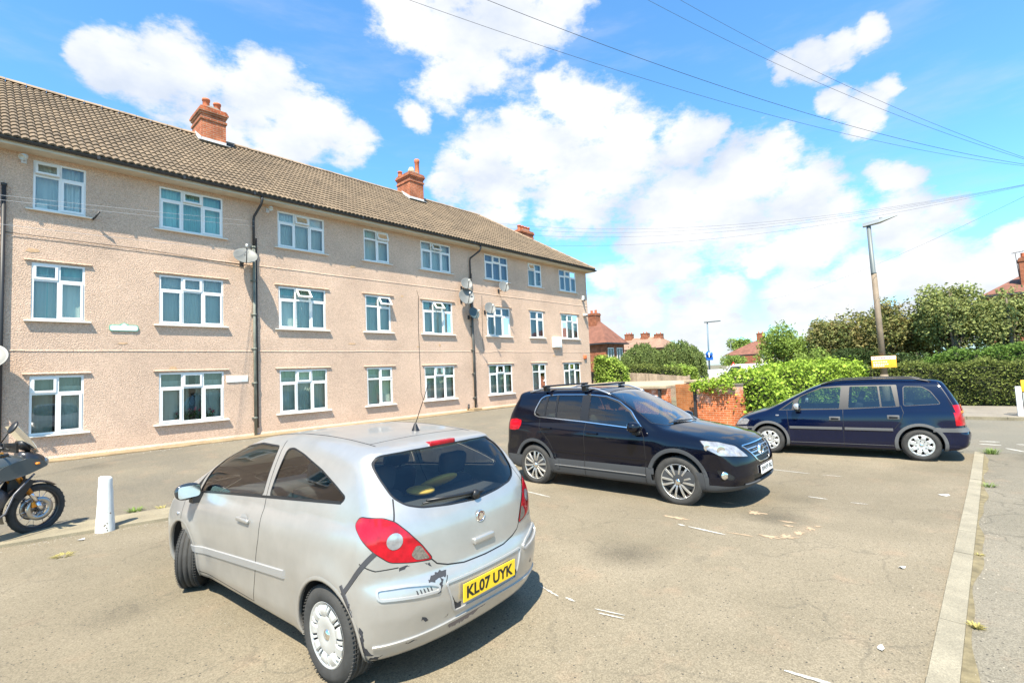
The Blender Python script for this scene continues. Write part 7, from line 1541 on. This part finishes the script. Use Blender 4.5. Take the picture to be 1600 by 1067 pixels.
    hull([(.125, .955, .012, .015, .8), (.105, .96, .055, .05, .8), (.07, .965, .075, .065, .8), (.03, .97, .08, .07, .8)], 'headlight', mat('headlamp_glass', (.30, .32, .33), .1, .5))
    hull([(-.10, 1.12, .03, .02, .8), (-.12, 1.18, .07, .05, .8), (-.18, 1.22, .09, .06, .8), (-.22, 1.24, .08, .05, .8)], 'instrument_panel', BLKPL)
    hull([(-.14, .98, .08, .06, .8), (-.24, .97, .17, .13, .8), (-.42, .98, .20, .17, .8), (-.62, .97, .18, .15, .8), (-.80, .93, .12, .09, .8)], 'fuel_tank', AL)
    hull([(-.72, .90, .13, .05, .7), (-.95, .88, .15, .05, .7), (-1.2, .90, .14, .05, .7), (-1.5, .96, .11, .05, .7), (-1.62, .98, .07, .03, .7)], 'seat', BLKPL)
    hull([(-.36, .58, .10, .06, .7), (-.46, .56, .17, .17, .7), (-.66, .52, .20, .20, .7), (-.88, .50, .18, .17, .7), (-1.0, .48, .10, .08, .7)], 'engine', FR)
    for s in (1, -1):
        a = MB(); a.prism(rnd([(.02, .93), (-.05, 1.0), (-.22, 1.06), (-.50, .98), (-.62, .84), (-.44, .80), (-.22, .84)], .05), s*.185, s*.205, 'Y'); B(a, 'side_fairing', AL)
        a = MB(); a.prism([(-.12, .74), (-.24, .80), (-.36, .58), (-.28, .52)], s*.16, s*.175, 'Y'); B(a, 'radiator_cowl', BLKPL)
        a = MB(); a.tube([(-.16, s*.22, .84), (-.40, s*.26, .62), (-.48, s*.25, .40), (-.62, s*.22, .30)], .013, 8); B(a, 'crash_bar', FR)
        a = MB(); a.tube([(-.25, s*.12, 1.0), (-.5, s*.16, .78), (-.9, s*.15, .60), (-1.0, s*.12, .42)], .022, 8); a.tube([(-1.0, s*.10, .42), (-1.52, s*.11, .32)], [.03, .022], 8); a.tube([(-.8, s*.1, .86), (-1.5, s*.1, .92)], .016, 8); B(a, 'frame', FR)
        a = MB(); a.tube([(-.9, s*.18, .33), (-.9, s*.30, .33)], .018, 8); B(a, 'foot_peg', BLKPL)
    a = MB(); a.tube([(-.4, .12, .42), (-.6, .18, .28), (-1.0, .2, .36), (-1.55, .22, .70)], [.03, .03, .05, .06], 10); B(a, 'exhaust', FR)
    a = MB(); a.tube([(-.85, -.12, .30), (-.95, -.26, .02)], .012, 6); B(a, 'side_stand', BLKPL)
    a = MB(); a.box(-.26, -.20, -.13, .13, .58, .86, bev=.01); B(a, 'radiator', mat('radiator_black', (.03, .03, .03), .7))
    return t
mo = motorcycle(); mo.rotation_euler = (rad(0), 0, rad(27))
